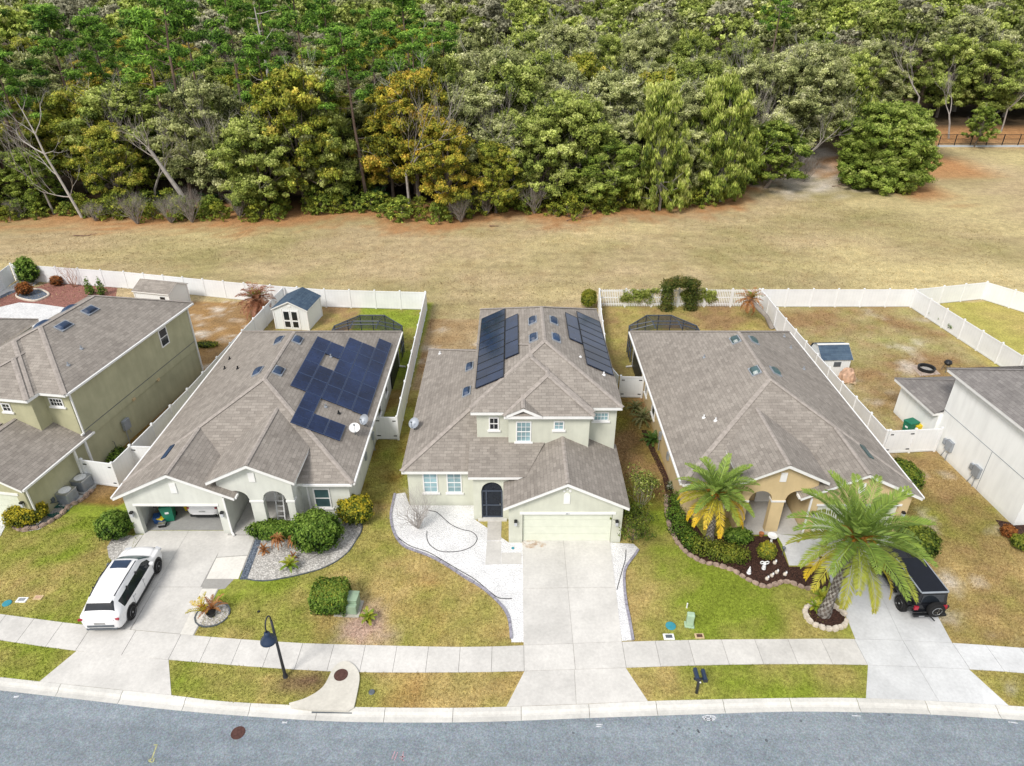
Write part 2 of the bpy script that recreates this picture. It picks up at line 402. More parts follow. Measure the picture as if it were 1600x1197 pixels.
def gcol(x, y):
    n1 = fbm(x, y, .22, 5, 3.1); n2 = fbm(x, y, .9, 4, 9.7); n3 = fbm(x, y, .06, 3, 1.7); n4 = fbm(x, y, .45, 4, 5.5)
    g = n1*.55+n2*.35
    if y > 62 or (y > 58 and -7.9 < x < 8 ) or abs(x) > 60:
        c = mix3(TAN, OLIVEG, .35+n3*.9+n1*.4)
        c = mix3(c, OCHRE, max(0, fbm(x, y*1.6, .045, 4, 7.7)*1.5+.05+(.35 if x > 38 and y < 85 else 0)))
        c = mix3(c, BROWN, max(0, n4*.35)); k_ = 1+.05*math.sin((y+.02*x*x*.1+3*n3)*2.6)+.05*n2+.22*max(0, fbm(x*.25, y*1.3, .16, 4, 51)-.12); c = tuple(v*k_ for v in c)
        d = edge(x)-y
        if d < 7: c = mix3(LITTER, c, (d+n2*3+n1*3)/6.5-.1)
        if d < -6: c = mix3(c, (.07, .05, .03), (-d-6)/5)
        ds = math.hypot((x-44)/7.5, (y-110)/10)
        if ds < 1.2: c = mix3(c, SAND, (1.1-ds)*1.0+n2*.7)
        if y > 105 and 46 < x < 58: c = mix3(c, SAND, .35+n2)
        return c
    if y < 30.6 and (x < -21.0): return mix3(STRAW, GREEN, .64+g*1.25+(.1 if y < 26 else 0))
    if y < 31.6 and x < .6:
        k = .54+g*1.1-.22*max(0, (x+9)/9)
        if x < -11: k += .14
        else: k -= .10
        c = mix3(STRAW, GREEN, k)
        if y < 20.6: c = mix3(c, (.20, .13, .075), max(0, 1.0-math.hypot((x+9.2)/1.7, (y-19.6)/.9))*1.3+n2*.5-.1)
        c = mix3(c, (.40, .24, .09), max(0, n4*.7-.05) if x > -10 else 0)
        ds = math.hypot(x+7.0, (y-22.6)*.8)
        if ds < 2.0: c = mix3(c, (.52, .37, .29), (1.65-ds)*.9+n2*.7)
        return c
    if y < 31 and x < 16.6:
        return mix3(STRAW, GREEN, .60+g*1.05-.5*max(0, 1-(x-5.2)/2.6)+(.2 if x > 7.5 else 0))
    if x > 16.6 and y < 38:
        c = mix3(mix3(STRAW, BROWN, .55+n1*.8+(y-24)*.035), GREEN, .12+g*.8+(.35 if y < 20.5 else 0))
        return mix3(c, SAND, max(0, fbm(x, y, .5, 5, 22)*1.8-.62+(y-28)*.02))
    if -9.4 < x < -5.5 and y < 45: return mix3(mix3(DARKB, STRAW, .45+n2), GREEN, .38+g)
    if 5.5 < x < 9.9 and y < 45: return mix3(mix3(BROWN, DARKB, .5+n1), GREEN, .16+g*.7+max(0, (34-y)*.09))
    if x < -22.6: 
        return mix3(mix3(BROWN, (.36, .215, .085), .5+n1), SAND, max(0, n2*1.4-.22)) if y > 44 else mix3(BROWN, DARKB, .5+n1)
    if x < -7.9: return mix3(mix3(BROWN, STRAW, .4+n1), GREEN, .45+g+(.42 if x > -14.5 else -.25))
    if x < 8.0: return mix3(mix3(TAN, BROWN, .65+n1), SAND, max(0, n4*1.3-.38))
    if x < 23.8: return mix3(mix3(BROWN, STRAW, .45+n1), GREEN, .18+g*.7)
    if x < 39.0: return mix3(mix3(mix3(BROWN, TAN, .35+n1), GREEN, .16+g*.6), SAND, max(0, fbm(x, y, .4, 5, 31)*1.4-.52))
    return mix3(YGREEN, STRAW, .35+n1*.9)
def axis(lo, hi, step, far, grow=1.16):
    a = list(np.arange(lo, hi, step)); s = step
    while a[-1] < far[1]: s *= grow; a.append(a[-1]+s)
    s = step; b = [lo]
    while b[-1] > far[0]: s *= grow; b.append(b[-1]-s)
    return b[1:][::-1]+a
xs = axis(-34, 34.01, .42, (-480, 480), 1.12)
ts = [-70, -12, -.5, -.28]+list(np.arange(.0, 45, .42)); s_ = .42
while ts[-1] < 1000: s_ *= 1.035; ts.append(ts[-1]+s_)
g = MB(); nx = len(xs); gc = []
for t in ts:
    for x in xs:
        y = t+kb(x); z = -.35 if t < -.2 else rise(y)
        if y > 62 and z == 0: z = .10*fbm(x, y, .05, 3)
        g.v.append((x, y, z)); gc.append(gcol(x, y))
me = bpy.data.meshes.new('ground'); fc = []
for j in range(len(ts)-1):
    for i in range(nx-1): a = j*nx+i; fc.append((a, a+1, a+nx+1, a+nx))
me.from_pydata(g.v, [], fc); ca = me.color_attributes.new('Col', 'FLOAT_COLOR', 'POINT')
ca.data.foreach_set('color', np.concatenate([np.array(gc), np.ones((len(gc), 1))], 1).astype(np.float32).ravel())
me.materials.append(MATS['ground']); me.polygons.foreach_set('use_smooth', [True]*len(me.polygons))
o = bpy.data.objects.new('ground', me); COL.objects.link(o); o['kind'] = 'structure'; OFF['ground'] = (0, 0, 0)

road = MB(); X = list(np.arange(-46, 46.1, 1.5)); X = [-300]+X+[300]
for a, b in zip(X, X[1:]): road.face([(a, -60, -.10), (b, -60, -.10), (b, kf(b)+.06, -.10), (a, kf(a)+.06, -.10)])
struct('road', road, 'asphalt')
CONC = (.60, .585, .555); CPALE = (.68, .665, .63); CGREY = (.56, .565, .57)
def cvar(c, k=.05): q = 1+rnd.uniform(-k, k); return tuple(x*q for x in c)
kerb = MB(); x = -46.0; rnd.seed(3)
while x < 46:
    w = 2.9; a, b = x, x+w-.018; c = cvar((.62, .61, .575), .05)
    n = 3
    for i in range(n):
        p, q = a+(b-a)*i/n, a+(b-a)*(i+1)/n
        def pr(u): 
            y1, y0 = kb(u), kf(u); d = y1-y0
            return [(u, y1+.02, -.2), (u, y1+.02, .028), (u, y1-.30*d, .012), (u, y1-.48*d, -.045), (u, y1-.62*d, -.082), (u, y0, -.088), (u, y0, -.2)]
        A, B = pr(p), pr(q)
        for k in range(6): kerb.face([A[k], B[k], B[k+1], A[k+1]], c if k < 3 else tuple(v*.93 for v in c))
    x += w
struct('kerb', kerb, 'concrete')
def slab(mb, poly, z=.03, c=CONC, gap=.012, k=.05):
    cx = sum(p[0] for p in poly)/len(poly); cy = sum(p[1] for p in poly)/len(poly)
    P = []
    for p in poly:
        d = math.hypot(p[0]-cx, p[1]-cy); f = 1-gap/max(d, .1); P.append((cx+(p[0]-cx)*f, cy+(p[1]-cy)*f))
    mb.prism(P, -.06, z, cvar(c, k))
DR = [(-20.25, -15.73), (.55, 5.17), (16.15, 20.66)]
sw = MB(); cuts = [-46]
for u0, u1 in zip(np.arange(-46, 45, 2.), np.arange(-44, 47, 2.)): sw.face([(u0, sf(u0), .008), (u1, sf(u1), .008), (u1, sb(u1), .008), (u0, sb(u0), .008)], (.36, .35, .33))
def fill(a, b):
    n = max(1, round((b-a)/1.48)); return [a+(b-a)*i/n for i in range(1, n+1)]
for lo, hi in DR: cuts += fill(cuts[-1], lo); cuts += [(lo+hi)/2, hi]
cuts += fill(cuts[-1], 46)
for a, b in zip(cuts, cuts[1:]):
    c = CONC if a < 16.1 else (.62, .63, .635)
    d = .05 if a < 4 else -.18 if a > 13 else -.08   # the joints fan with the curve of the street
    sk = lambda u: (u-4)*-.0055
    slab(sw, [(a-sk(a)*0, sf(a)), (b, sf(b)), (b+sk(b)*0, sb(b)), (a, sb(a))], .03, c, .014)
struct('sidewalk', sw, 'concrete')
# driveways with their aprons
dv = MB()
xm = 2.86
dv.sheet([(-.2, kb(-.2)+.03), (5.8, kb(5.8)+.03), (5.15, sf(5.15)), (5.15, sb(5.15)), (5.42, 28.6), (.58, 28.6), (.56, sf(.56))], .009, (.40, .385, .36))
slab(dv, [(xm, 25.05), (5.32, 25.05), (5.45, 28.62), (xm, 28.62)], .026, CONC); slab(dv, [(.57, 25.0), (xm, 25.05), (xm, 28.62), (.57, 28.62)], .026, CONC)
slab(dv, [(.54, sb(.54)), (xm, sb(xm)), (xm, 25.05), (.55, 25.0)], .026, CONC); slab(dv, [(xm, sb(xm)), (5.17, sb(5.17)), (5.32, 25.05), (xm, 25.05)], .026, CONC)
slab(dv, [(-.25, kb(-.25)+.03), (xm-.1, kb(xm)+.03), (xm-.05, sf(xm)), (.55, sf(.55))], .022, CONC); slab(dv, [(xm-.1, kb(xm)+.03), (5.86, kb(5.86)+.03), (5.15, sf(5.15)), (xm-.05, sf(xm))], .022, CONC)
struct('driveway', dv, 'concrete')
dv = MB(); xm = -18.3
dv.sheet([(-20.75, sb(-20.7)), (-15.1, sb(-15.1)), (-15.0, 24.95), (-14.7, 25.0), (-13.2, 29.1), (-15.9, 29.3), (-20.75, 29.3)], .010, (.36, .35, .33))
for x0, x1 in ((-20.72, xm), (xm, -15.98)):
    for y0, y1 in ((25.1, 29.32), (None, 25.1)):
        slab(dv, [(x0+.05 if y0 is None else x0, y0 or sb(x0)), (x1+(.2 if x1 > -17 and y0 is None else 0), y0 or sb(x1)), (x1+(.12 if x1 > -17 and y0 is None else 0), y1), (x0, y1)], .026, CONC)
slab(dv, [(-15.80, sb(-15.7)), (-15.15, sb(-15.1)), (-15.05, 25.0), (-15.88, 25.0)], .024, (.70, .68, .63)); slab(dv, [(-15.95, 27.18), (-14.32, 27.35), (-14.23, 25.66), (-15.91, 25.66)], .024, (.72, .70, .65))
slab(dv, [(-16.14, 28.93), (-14.41, 28.93), (-14.32, 27.4), (-15.95, 27.23)], .024, CONC)
slab(dv, [(-20.95, kb(-20.9)+.03), (-14.8, kb(-14.8)+.03), (-15.7, sf(-15.7)), (-20.2, sf(-20.2))], .022, CONC)
slab(dv, [(-21.25, 27.3), (-20.8, 27.3), (-20.75, 29.0), (-21.2, 29.0)], .02, CONC)
struct('driveway', dv, 'concrete')
dv = MB()
dv.sheet([(15.4, kb(15.4)+.03), (21.2, kb(21.2)+.03), (20.6, sf(20.6)), (20.64, sb(20.66)), (21.2, 29.0), (16.72, 29.0), (16.24, sb(16.2)), (16.18, sf(16.2))], .009, (.40, .40, .40))
A = [(16.21, sb(16.2)), (16.55, 25.2), (16.7, 29.1)]; B = [(18.4, sb(18.4)), (18.75, 25.2), (18.95, 29.1)]; Cc = [(20.66, sb(20.66)), (21.05, 25.2), (21.25, 29.1)]
for P, Q in ((A, B), (B, Cc)):
    for i in range(2): slab(dv, [P[i], Q[i], Q[i+1], P[i+1]], .026, (.59, .60, .605))
slab(dv, [(15.31, kb(15.3)+.03), (18.4, kb(18.4)+.03), (18.4, sf(18.4)), (16.15, sf(16.15))], .022, (.60, .61, .615)); slab(dv, [(18.4, kb(18.4)+.03), (21.28, kb(21.3)+.03), (20.62, sf(20.6)), (18.4, sf(18.4))], .022, (.60, .61, .615))
slab(dv, [(14.88, 29.03), (15.98, 28.88), (17.7, 28.26), (16.9, 26.62), (14.75, 26.62), (14.94, 28.26)], .024, (.60, .61, .615))
struct('driveway', dv, 'concrete')
dv = MB(); slab(dv, [(-32.71, 31.5), (-29.53, 30.93), (-29.1, 30.26), (-28.69, 28.88), (-29.43, 26.81)], .024, (.70, .71, .72)); struct('driveway', dv, 'concrete')
# walk of the middle house
wk = MB()
slab(wk, [(-1.43, 26.67), (-0.61, 26.71), (-0.6, 28.47), (-1.39, 28.47)], .026, CONC); slab(wk, [(-0.58, 26.71), (0.51, 26.71), (0.52, 27.57), (-0.59, 27.57)], .026, CONC); slab(wk, [(-1.39, 28.52), (-0.61, 28.52), (-0.59, 30.21), (-1.41, 30.21)], .026, (.50, .48, .45))
struct('path', wk, 'concrete')
# beds
def sheet_struct(name, poly, mat, z=.012): struct(name, MB().sheet(poly, z), mat)
BEDC = [(-7.12, 32.57), (-7.1, 30.93), (-6.97, 30.1), (-6.76, 29.4), (-6.39, 28.62), (-5.88, 28.01), (-5.31, 27.72), (-4.61, 27.38), (-3.84, 26.9), (-3.04, 26.25), (-2.33, 25.66), (-1.64, 25.14), (-1.04, 24.54), (-0.41, 23.71), (-0.12, 22.89), (-0.03, 21.69)]
sheet_struct('pebble_bed', BEDC+[(0.57, 21.69), (0.64, 28.36), (-0.18, 28.36), (-2.15, 30.26), (-2.21, 31.5), (-6.09, 31.5), (-6.51, 32.7)], 'white_pebbles')
sheet_struct('pebble_bed', [(5.36, 28.36), (5.18, 21.76), (5.7, 21.8), (5.72, 22.96), (5.71, 24.16), (5.83, 25.66), (5.99, 26.34), (6.31, 26.9), (6.66, 27.38), (6.95, 27.87), (6.73, 28.26)], 'white_pebbles')
BEDL = [(-13.85, 25.66), (-13.11, 25.53), (-12.52, 25.57), (-11.75, 25.75), (-10.76, 26.07), (-10.01, 26.43), (-9.43, 26.9), (-8.91, 27.67), (-8.69, 28.52), (-8.52, 29.29), (-8.66, 30.26)]
sheet_struct('gravel_bed', BEDL+[(-9.7, 31.5), (-12.91, 30.1), (-14.12, 28.67), (-14.16, 28.26)], 'shell_gravel')
sheet_struct('gravel_bed', [(-22.28, 28.01), (-21.75, 27.18), (-21.37, 26.9), (-21.04, 26.99), (-20.87, 27.87), (-21.11, 28.88), (-21.77, 28.98), (-22.33, 28.67)], 'shell_gravel')
sheet_struct('slate_strip', [(-14.33, 28.67), (-13.96, 28.52), (-13.77, 25.62), (-14.17, 25.62)], 'slate_chips', .018)
BEDR = [(9.34, 32.39), (9.11, 31.22), (9, 30.26), (9.02, 29.29), (9.16, 28.36), (9.43, 27.67), (9.83, 27.14), (10.27, 26.81), (10.9, 26.62), (11.51, 26.34), (11.91, 25.98), (12.29, 25.57), (12.63, 25.27), (13.07, 25.09), (13.62, 25.27), (14.12, 25.49), (14.52, 25.31), (14.96, 25.05), (15.68, 24.88), (16.02, 24.84)]
sheet_struct('mulch_bed', BEDR+[(16.63, 25.8), (16.76, 26.53), (14.72, 26.53), (14.79, 28.88), (10.77, 28.88), (10.08, 31.5), (9.35, 39.52), (9, 39.52), (9.2, 36.66), (9.47, 34.27)], 'mulch')
sheet_struct('gravel_bed', [(-28.4, 29.5), (-27.66, 29.19), (-26.88, 29.4), (-26.54, 29.93), (-26.22, 30.93), (-25.61, 33.19), (-26.18, 34.27), (-27.28, 33), (-28.91, 31.5), (-28.73, 30.26)], 'grey_gravel')
sheet_struct('mulch_bed', [(27.96, 30.26), (27.78, 28.98), (28.07, 27.87), (29.43, 26.81), (31.17, 29.29), (28.86, 29.93)], 'mulch')
# far yard of the olive house
sheet_struct('red_mulch_bed', [(-49.39, 60.7), (-48.21, 61.79), (-45.87, 61.01), (-40.55, 59.21), (-39.06, 62.26), (-40.53, 65.58), (-44.59, 66.64), (-48.33, 67.35), (-48.82, 65.93), (-51.46, 63.89)], 'red_mulch', .02)
sheet_struct('sand_patch', [(-49.14, 55.04), (-50.73, 59.95), (-49.39, 60.7), (-48.21, 61.79), (-46.15, 61.48), (-42.43, 60.4), (-40, 55.04)], 'pale_sand', .028)
sheet_struct('sand_patch', [(-53.8, 63.56), (-50.82, 62.91), (-50.45, 65.58), (-49.46, 66.11), (-49.54, 67.35), (-51.76, 67.9), (-52, 64.73)], 'pale_sand', .024)
sheet_struct('slate_strip', [(-49.37, 63.23), (-49.63, 64.06), (-49.18, 64.9), (-48.17, 65.07), (-46.57, 63.89), (-46.37, 62.91), (-46.84, 62.1), (-48.11, 62.42)], 'slate_chips', .032)
sheet_struct('slate_strip', [(-51.13, 63.39), (-50.98, 64.56), (-50.35, 65.41), (-50.16, 64.9), (-50.45, 63.72), (-50.71, 62.74)], 'slate_chips', .03)
# grass blades on the front lawns
def grass(name, polys, holes, n, seed, hgt=(.03, .075), wid=.022):
    r = random.Random(seed); V = []; C = []
    tot = 0
    for poly in polys:
        x0, x1 = min(p[0] for p in poly), max(p[0] for p in poly); y0, y1 = min(p[1] for p in poly), max(p[1] for p in poly)
        k = int(n*(x1-x0)*(y1-y0))
        for _ in range(k):
            x, y = r.uniform(x0, x1), r.uniform(y0, y1)
            if not inside((x, y), poly) or any(inside((x, y), h) for h in holes): continue
            a = r.uniform(0, 6.283); h = r.uniform(*hgt); w = wid*r.uniform(.6, 1.3); l = r.uniform(.3, 1.3)*h; b = r.uniform(0, 6.283)
            V += [(x-w*math.cos(a), y-w*math.sin(a), 0), (x+w*math.cos(a), y+w*math.sin(a), 0), (x+l*math.cos(b), y+l*math.sin(b), h)]
            c = gcol(x, y); q = r.uniform(.72, 1.35); C += [(c[0]*q, c[1]*q, c[2]*q, 1)]*3
    me = bpy.data.meshes.new(name); m = len(V)//3
    me.from_pydata(V, [], [(3*i, 3*i+1, 3*i+2) for i in range(m)])
    ca = me.color_attributes.new('Col', 'FLOAT_COLOR', 'POINT'); ca.data.foreach_set('color', np.array(C, np.float32).ravel())
    me.materials.append(MATS['grass_blade']); o = bpy.data.objects.new(name, me); COL.objects.link(o); o['kind'] = 'stuff'
    return o
sxs = lambda a, b, f: [(x, f(x)) for x in np.linspace(a, b, 12)]
INSP = [(-8.51, 18.48), (-7.94, 18.97), (-7.73, 19.93), (-7.7, 20.43), (-6.97, 20.43), (-6.69, 19.7), (-6.71, 18.51), (-6.97, 18.32)]
LAWN_HOLES = [BEDC+[(0.57, 21.69), (0.64, 28.36), (-0.18, 28.36), (-2.15, 30.26), (-2.21, 31.5), (-6.09, 31.5), (-6.51, 32.7)], BEDL+[(-9.7, 31.5), (-12.91, 30.1), (-14.12, 28.67), (-14.16, 28.26)], BEDR+[(16.63, 25.8), (16.76, 26.53), (14.72, 26.53), (14.79, 28.88), (10.77, 28.88), (10.08, 31.5)], [(5.36, 28.36), (5.18, 21.76), (5.7, 21.8), (5.72, 22.96), (5.71, 24.16), (5.83, 25.66), (5.99, 26.34), (6.31, 26.9), (6.66, 27.38), (6.95, 27.87), (6.73, 28.26)], INSP,
  [(16.1+.04, 20), (16.75, 29), (16, 29.5), (14.4, 27), (14.4, 26)], [(-28.4, 29.5), (-27.66, 29.19), (-26.88, 29.4), (-26.54, 29.93), (-26.22, 30.93), (-25.61, 33.19), (-26.18, 34.27), (-27.28, 33), (-28.91, 31.5), (-28.73, 30.26)], [(27.96, 30.26), (27.78, 28.98), (28.07, 27.87), (29.43, 26.81), (31.17, 29.29), (28.86, 29.93)], [(-22.28, 28.01), (-21.75, 27.18), (-21.37, 26.9), (-21.04, 26.99), (-20.87, 27.87), (-21.11, 28.88), (-21.77, 28.98), (-22.33, 28.67)]]
grass('lawn_grass', [sxs(-32, -20.82, sb)+[(-20.85, 29), (-21.3, 30.5), (-32, 30.5)], sxs(-15.05, .5, sb)+[(.5, 28), (-6.2, 31.5), (-9, 31.5), (-13, 24.6), (-14.9, 24.5)], sxs(5.4, 16.15, sb)+[(16.5, 25), (14, 27), (9.6, 31.5), (6.3, 31)], sxs(20.75, 33, sb)+[(32, 29.5), (28.4, 30), (28, 36), (22.6, 36), (21.4, 29)],
  sxs(-32, -21, kb)[::1]+sxs(-20.2, -32, sf), sxs(-14.75, -.3, kb)+sxs(.5, -15.65, sf), sxs(5.95, 15.25, kb)+sxs(16.1, 5.2, sf), sxs(21.4, 32, kb)+sxs(32, 20.7, sf), [(-9, 31.5), (-6.3, 31.5), (-6.4, 38.2), (-9.2, 38.2)], [(6.2, 31), (9.6, 31), (9.7, 43.5), (6.4, 43.5)]], LAWN_HOLES, 190, 5, (.03, .085), .024)
grass('lawn_grass', [[(-14.5, 51), (-8.2, 51), (-8.3, 59.6), (-14.5, 60)], [(8.4, 51), (23, 51), (23, 60), (8.4, 60)], [(24.5, 38), (38, 50), (38, 60), (24.5, 60)]], [], 14, 6, (.05, .13), .04)
grass('field_grass', [[(-56, 62.5), (50, 62.5), (62, 84), (44, 100), (28, 90), (8, 86), (-9, 84), (-60, 84)]], [], 7, 9, (.05, .16), .055)
grass('field_grass', [[(-7.6, 46), (7.6, 46), (7.8, 62.5), (-7.8, 62.5)]], [], 16, 10, (.04, .12), .04)

# ------------------------------------------------------------------ house kit
S = .48
class Roof:
    def __init__(s): s.top = MB(); s.fas = MB(); s.cap = MB(); s.k = 0
    def ridge(s, p, q, w=.12, drop=.07):
        p, q = Vector(p), Vector(q); d = (q-p); h = Vector((-d.y, d.x, 0)).normalized()*w
        a, b = p+Vector((0,0,.035)), q+Vector((0,0,.035)); dz = Vector((0,0,-drop+.025))
        s.cap.face([a+dz*1-h, b+dz*1-h, b, a]); s.cap.face([a, b, b+dz+h, a+dz+h])
    def hip(s, x0, x1, y0, y1, ze, S=S, front=True, back=True, caps=True, front_caps='lr'):
        s.k += 1; e = .003*s.k
        h = (x1-x0)/2; xm = (x0+x1)/2; zr = ze+S*h; yf = y0+h if front else y0; yb = y1-h if back else y1
        o = .025; z0 = ze+.012-S*o; A, B, C, D = (x0-o, y0-o, z0), (x1+o, y0-o, z0), (x1+o, y1+o, z0), (x0-o, y1+o, z0)
        F, G = (xm, yf, zr+.012), (xm, yb, zr+.012)
        s.top.face([A, F, G, D]); s.top.face([B, C, G, F])
        if front: s.top.face([A, B, F])
        if back: s.top.face([D, G, C])
        s.fas.box(x0, x1, y0, y1, ze-.20-e, ze-.006-e)
        if caps:
            s.ridge(F, G)
            if front:
                if 'l' in front_caps: s.ridge(A, F, .14, .05)
                if 'r' in front_caps: s.ridge(B, F, .14, .05)
            if back: s.ridge(D, G, .14, .05); s.ridge(C, G, .14, .05)
        return zr
    def gable(s, x0, x1, y0, y1, ze, S=S, caps=True):
        h = (x1-x0)/2; xm = (x0+x1)/2; zr = ze+S*h; o = .03; t = .20
        z0 = ze+.014-S*o
        s.top.face([(x0-o, y0-o, z0), (xm, y0-o, zr+.014), (xm, y1, zr+.014), (x0-o, y1, z0)]); s.top.face([(xm, y0-o, zr+.014), (x1+o, y0-o, z0), (x1+o, y1, z0), (xm, y1, zr+.014)])
        ch = [(x0, ze), (xm, zr), (x1, ze), (x1, ze-t), (xm, zr-t), (x0, ze-t)]
        f = s.fas
        f.face([(x, y0, z) for x, z in (ch[0], ch[1], ch[4], ch[5])]); f.face([(x, y0, z) for x, z in (ch[1], ch[2], ch[3], ch[4])])
        for a, b in ((0, 5), (2, 3), (5, 4), (4, 3)):
            f.face([(ch[a][0], y0, ch[a][1]), (ch[b][0], y0, ch[b][1]), (ch[b][0], y1, ch[b][1]), (ch[a][0], y1, ch[a][1])])
        if caps: s.ridge((xm, y0, zr+.014), (xm, y1, zr+.014))
        return zr
def arch_wall(mb, x0, x1, yf, yb, top, ops, z0=0.0, sub=10):
    tf = top if callable(top) else (lambda x: top)
    xs = {x0, x1}
    for a, b, zs, ri in ops:
        xs |= set(np.linspace(a, b, sub+1)) if ri > 0 else {a, b}
    if callable(top): xs.add((x0+x1)/2)
    xs = sorted(xs)
    def bot(x, op):
        a, b, zs, ri = op
        if ri <= 0: return zs
        t = (x-(a+b)/2)/((b-a)/2); return zs+ri*math.sqrt(max(0, 1-t*t))
    for a, b in zip(xs, xs[1:]):
        m = (a+b)/2; op = next((o for o in ops if o[0] < m < o[1]), None)
        za, zb = (bot(a, op), bot(b, op)) if op else (z0, z0)
        for y in (yf, yb): mb.face([(a, y, za), (b, y, zb), (b, y, tf(b)), (a, y, tf(a))])
        if op: mb.face([(a, yf, za), (b, yf, zb), (b, yb, zb), (a, yb, za)])
    for a, b, zs, ri in ops:
        for x in (a, b): mb.face([(x, yf, z0), (x, yb, z0), (x, yb, zs), (x, yf, zs)])
    for x in (x0, x1): mb.face([(x, yf, z0), (x, yb, z0), (x, yb, tf(x)), (x, yf, tf(x))])
def wmap(face, pos):
    return {'front': lambda u, d, z: (u, pos-d, z), 'right': lambda u, d, z: (pos+d, u, z), 'left': lambda u, d, z: (pos-d, u, z), 'back': lambda u, d, z: (u, pos+d, z)}[face]
def mbox(mb, mp, u0, u1, d0, d1, z0, z1):
    a, b = mp(u0, d0, z0), mp(u1, d1, z1)
    mb.box(min(a[0], b[0]), max(a[0], b[0]), min(a[1], b[1]), max(a[1], b[1]), min(a[2], b[2]), max(a[2], b[2]))
MIR = [None]
def P_(name, mb, mat, parent, **k):
    if MIR[0] is not None: mb.mirror(MIR[0])
    return part(name, mb, mat, parent, **k)
def window(parent, face, pos, u0, u1, z0, z1, grid=(2, 4), pane='glass', sill=True, rail=True, trim=.07):
    mp = wmap(face, pos); f = MB(); w = trim
    mbox(f, mp, u0-w, u0, -.02, .05, z0-w, z1+w); mbox(f, mp, u1, u1+w, -.02, .05, z0-w, z1+w)
    mbox(f, mp, u0, u1, -.02, .05, z1, z1+w); mbox(f, mp, u0, u1, -.02, .05, z0-w, z0)
    if rail: mbox(f, mp, u0, u1, .0, .04, (z0+z1)/2-.025, (z0+z1)/2+.025)
    o = P_('window', f, 'trim', parent)
    p = MB(); mbox(p, mp, u0, u1, -.02, .012, z0, z1); P_('pane', p, pane, o)
    if grid:
        m = MB(); 
        for i in range(1, grid[0]): u = u0+(u1-u0)*i/grid[0]; mbox(m, mp, u-.012, u+.012, .008, .024, z0+.002, z1-.002)
        for j in range(1, grid[1]):
            z = z0+(z1-z0)*j/grid[1]
            if rail and abs(z-(z0+z1)/2) < .05: continue
            mbox(m, mp, u0+.002, u1-.002, .008, .022, z-.012, z+.012)
        P_('muntin', m, 'trim', o)
    if sill:
        s = MB(); mbox(s, mp, u0-.16, u1+.16, -.01, .09, z0-w-.11, z0-w-.003); P_('sill', s, 'trim', o)
    return o
def sconce(parent, face, pos, u, z):
    mp = wmap(face, pos); a = MB(); mbox(a, mp, u-.05, u+.05, 0, .03, z-.05, z+.18); mbox(a, mp, u-.085, u+.085, .04, .2, z+.1, z+.2); mbox(a, mp, u-.02, u+.02, .03, .1, z+.14, z+.17)
    o = P_('wall_lamp', a, 'black', parent)
    b = MB(); mbox(b, mp, u-.07, u+.07, .055, .185, z-.14, z+.098); P_('lamp_shade', b, 'lamp_clear', o)
def gable_vent(parent, pos, x, z0, z1, arched=False):
    a = MB(); w = .17
    if arched: arch_wall_solid(a, x-w, x+w, z0, z1, pos-.045, pos-.002)
    else: a.box(x-w, x+w, pos-.05, pos, z0, z1)
    P_('gable_vent', a, 'trim', parent)
def arch_wall_solid(mb, x0, x1, z0, z1, yf, yb):
    n = 8; r = (x1-x0)/2; zs = z1-r; pts = [(x0, z0), (x1, z0)]+[((x0+x1)/2+r*math.cos(math.pi*i/n), zs+r*math.sin(math.pi*i/n)) for i in range(n+1)]
    mb.face([(x, yf, z) for x, z in pts]); mb.face([(x, yb, z) for x, z in pts])
    for p, q in zip(pts, pts[1:]+pts[:1]): mb.face([(p[0], yf, p[1]), (q[0], yf, q[1]), (q[0], yb, q[1]), (p[0], yb, p[1])])
def slope_box(mb, x, y, zf, sg, a, b, h, lift=.03, S=S):
    """box on a slope that falls along sg*x; a half size down the slope, b half size along y"""
    e1 = Vector((1, 0, -S*sg if sg > 0 else S)).normalized(); e2 = Vector((0, 1, 0)); n = e1.cross(e2).normalized()
    if n.z < 0: n = -n
    c = Vector((x, y, zf(x)))+n*lift
    mb.obox(c, e1, e2, n, a, b, h); return c, e1, e2, n
def roof_light(parent, x, y, zf, sg, a=.30, b=.44, mat='glass_blue'):
    """domed roof light: a curb and a bulging dark dome"""
    f = MB(); c, e1, e2, n = slope_box(f, x, y, zf, sg, a+.05, b+.05, .09, .0)
    o = P_('skylight', f, 'grey_metal', parent)
    d = MB(); c = c+n*.085
    for i in range(6):
        for j in range(6):
            q = []
            for u, v in ((i, j), (i+1, j), (i+1, j+1), (i, j+1)):
                s, t = u/3-1, v/3-1; q.append(c+e1*s*a+e2*t*b+n*(.17*(1-s**4)*(1-t**4)))
            d.face(q)
    P_('dome', d, mat, o, smooth=True)
def vent_pipe(parent, x, y, zf, mat='grey_metal', r=.05, h=.22):
    m = MB(); z = zf(x); m.lathe([(r*2.4, z-.03), (r*2.2, z+.05), (r, z+.07), (r, z+h), (r*.7, z+h), (r*.7, z+h-.1)], (x, y, 0), 10); P_('vent_pipe', m, mat, parent)
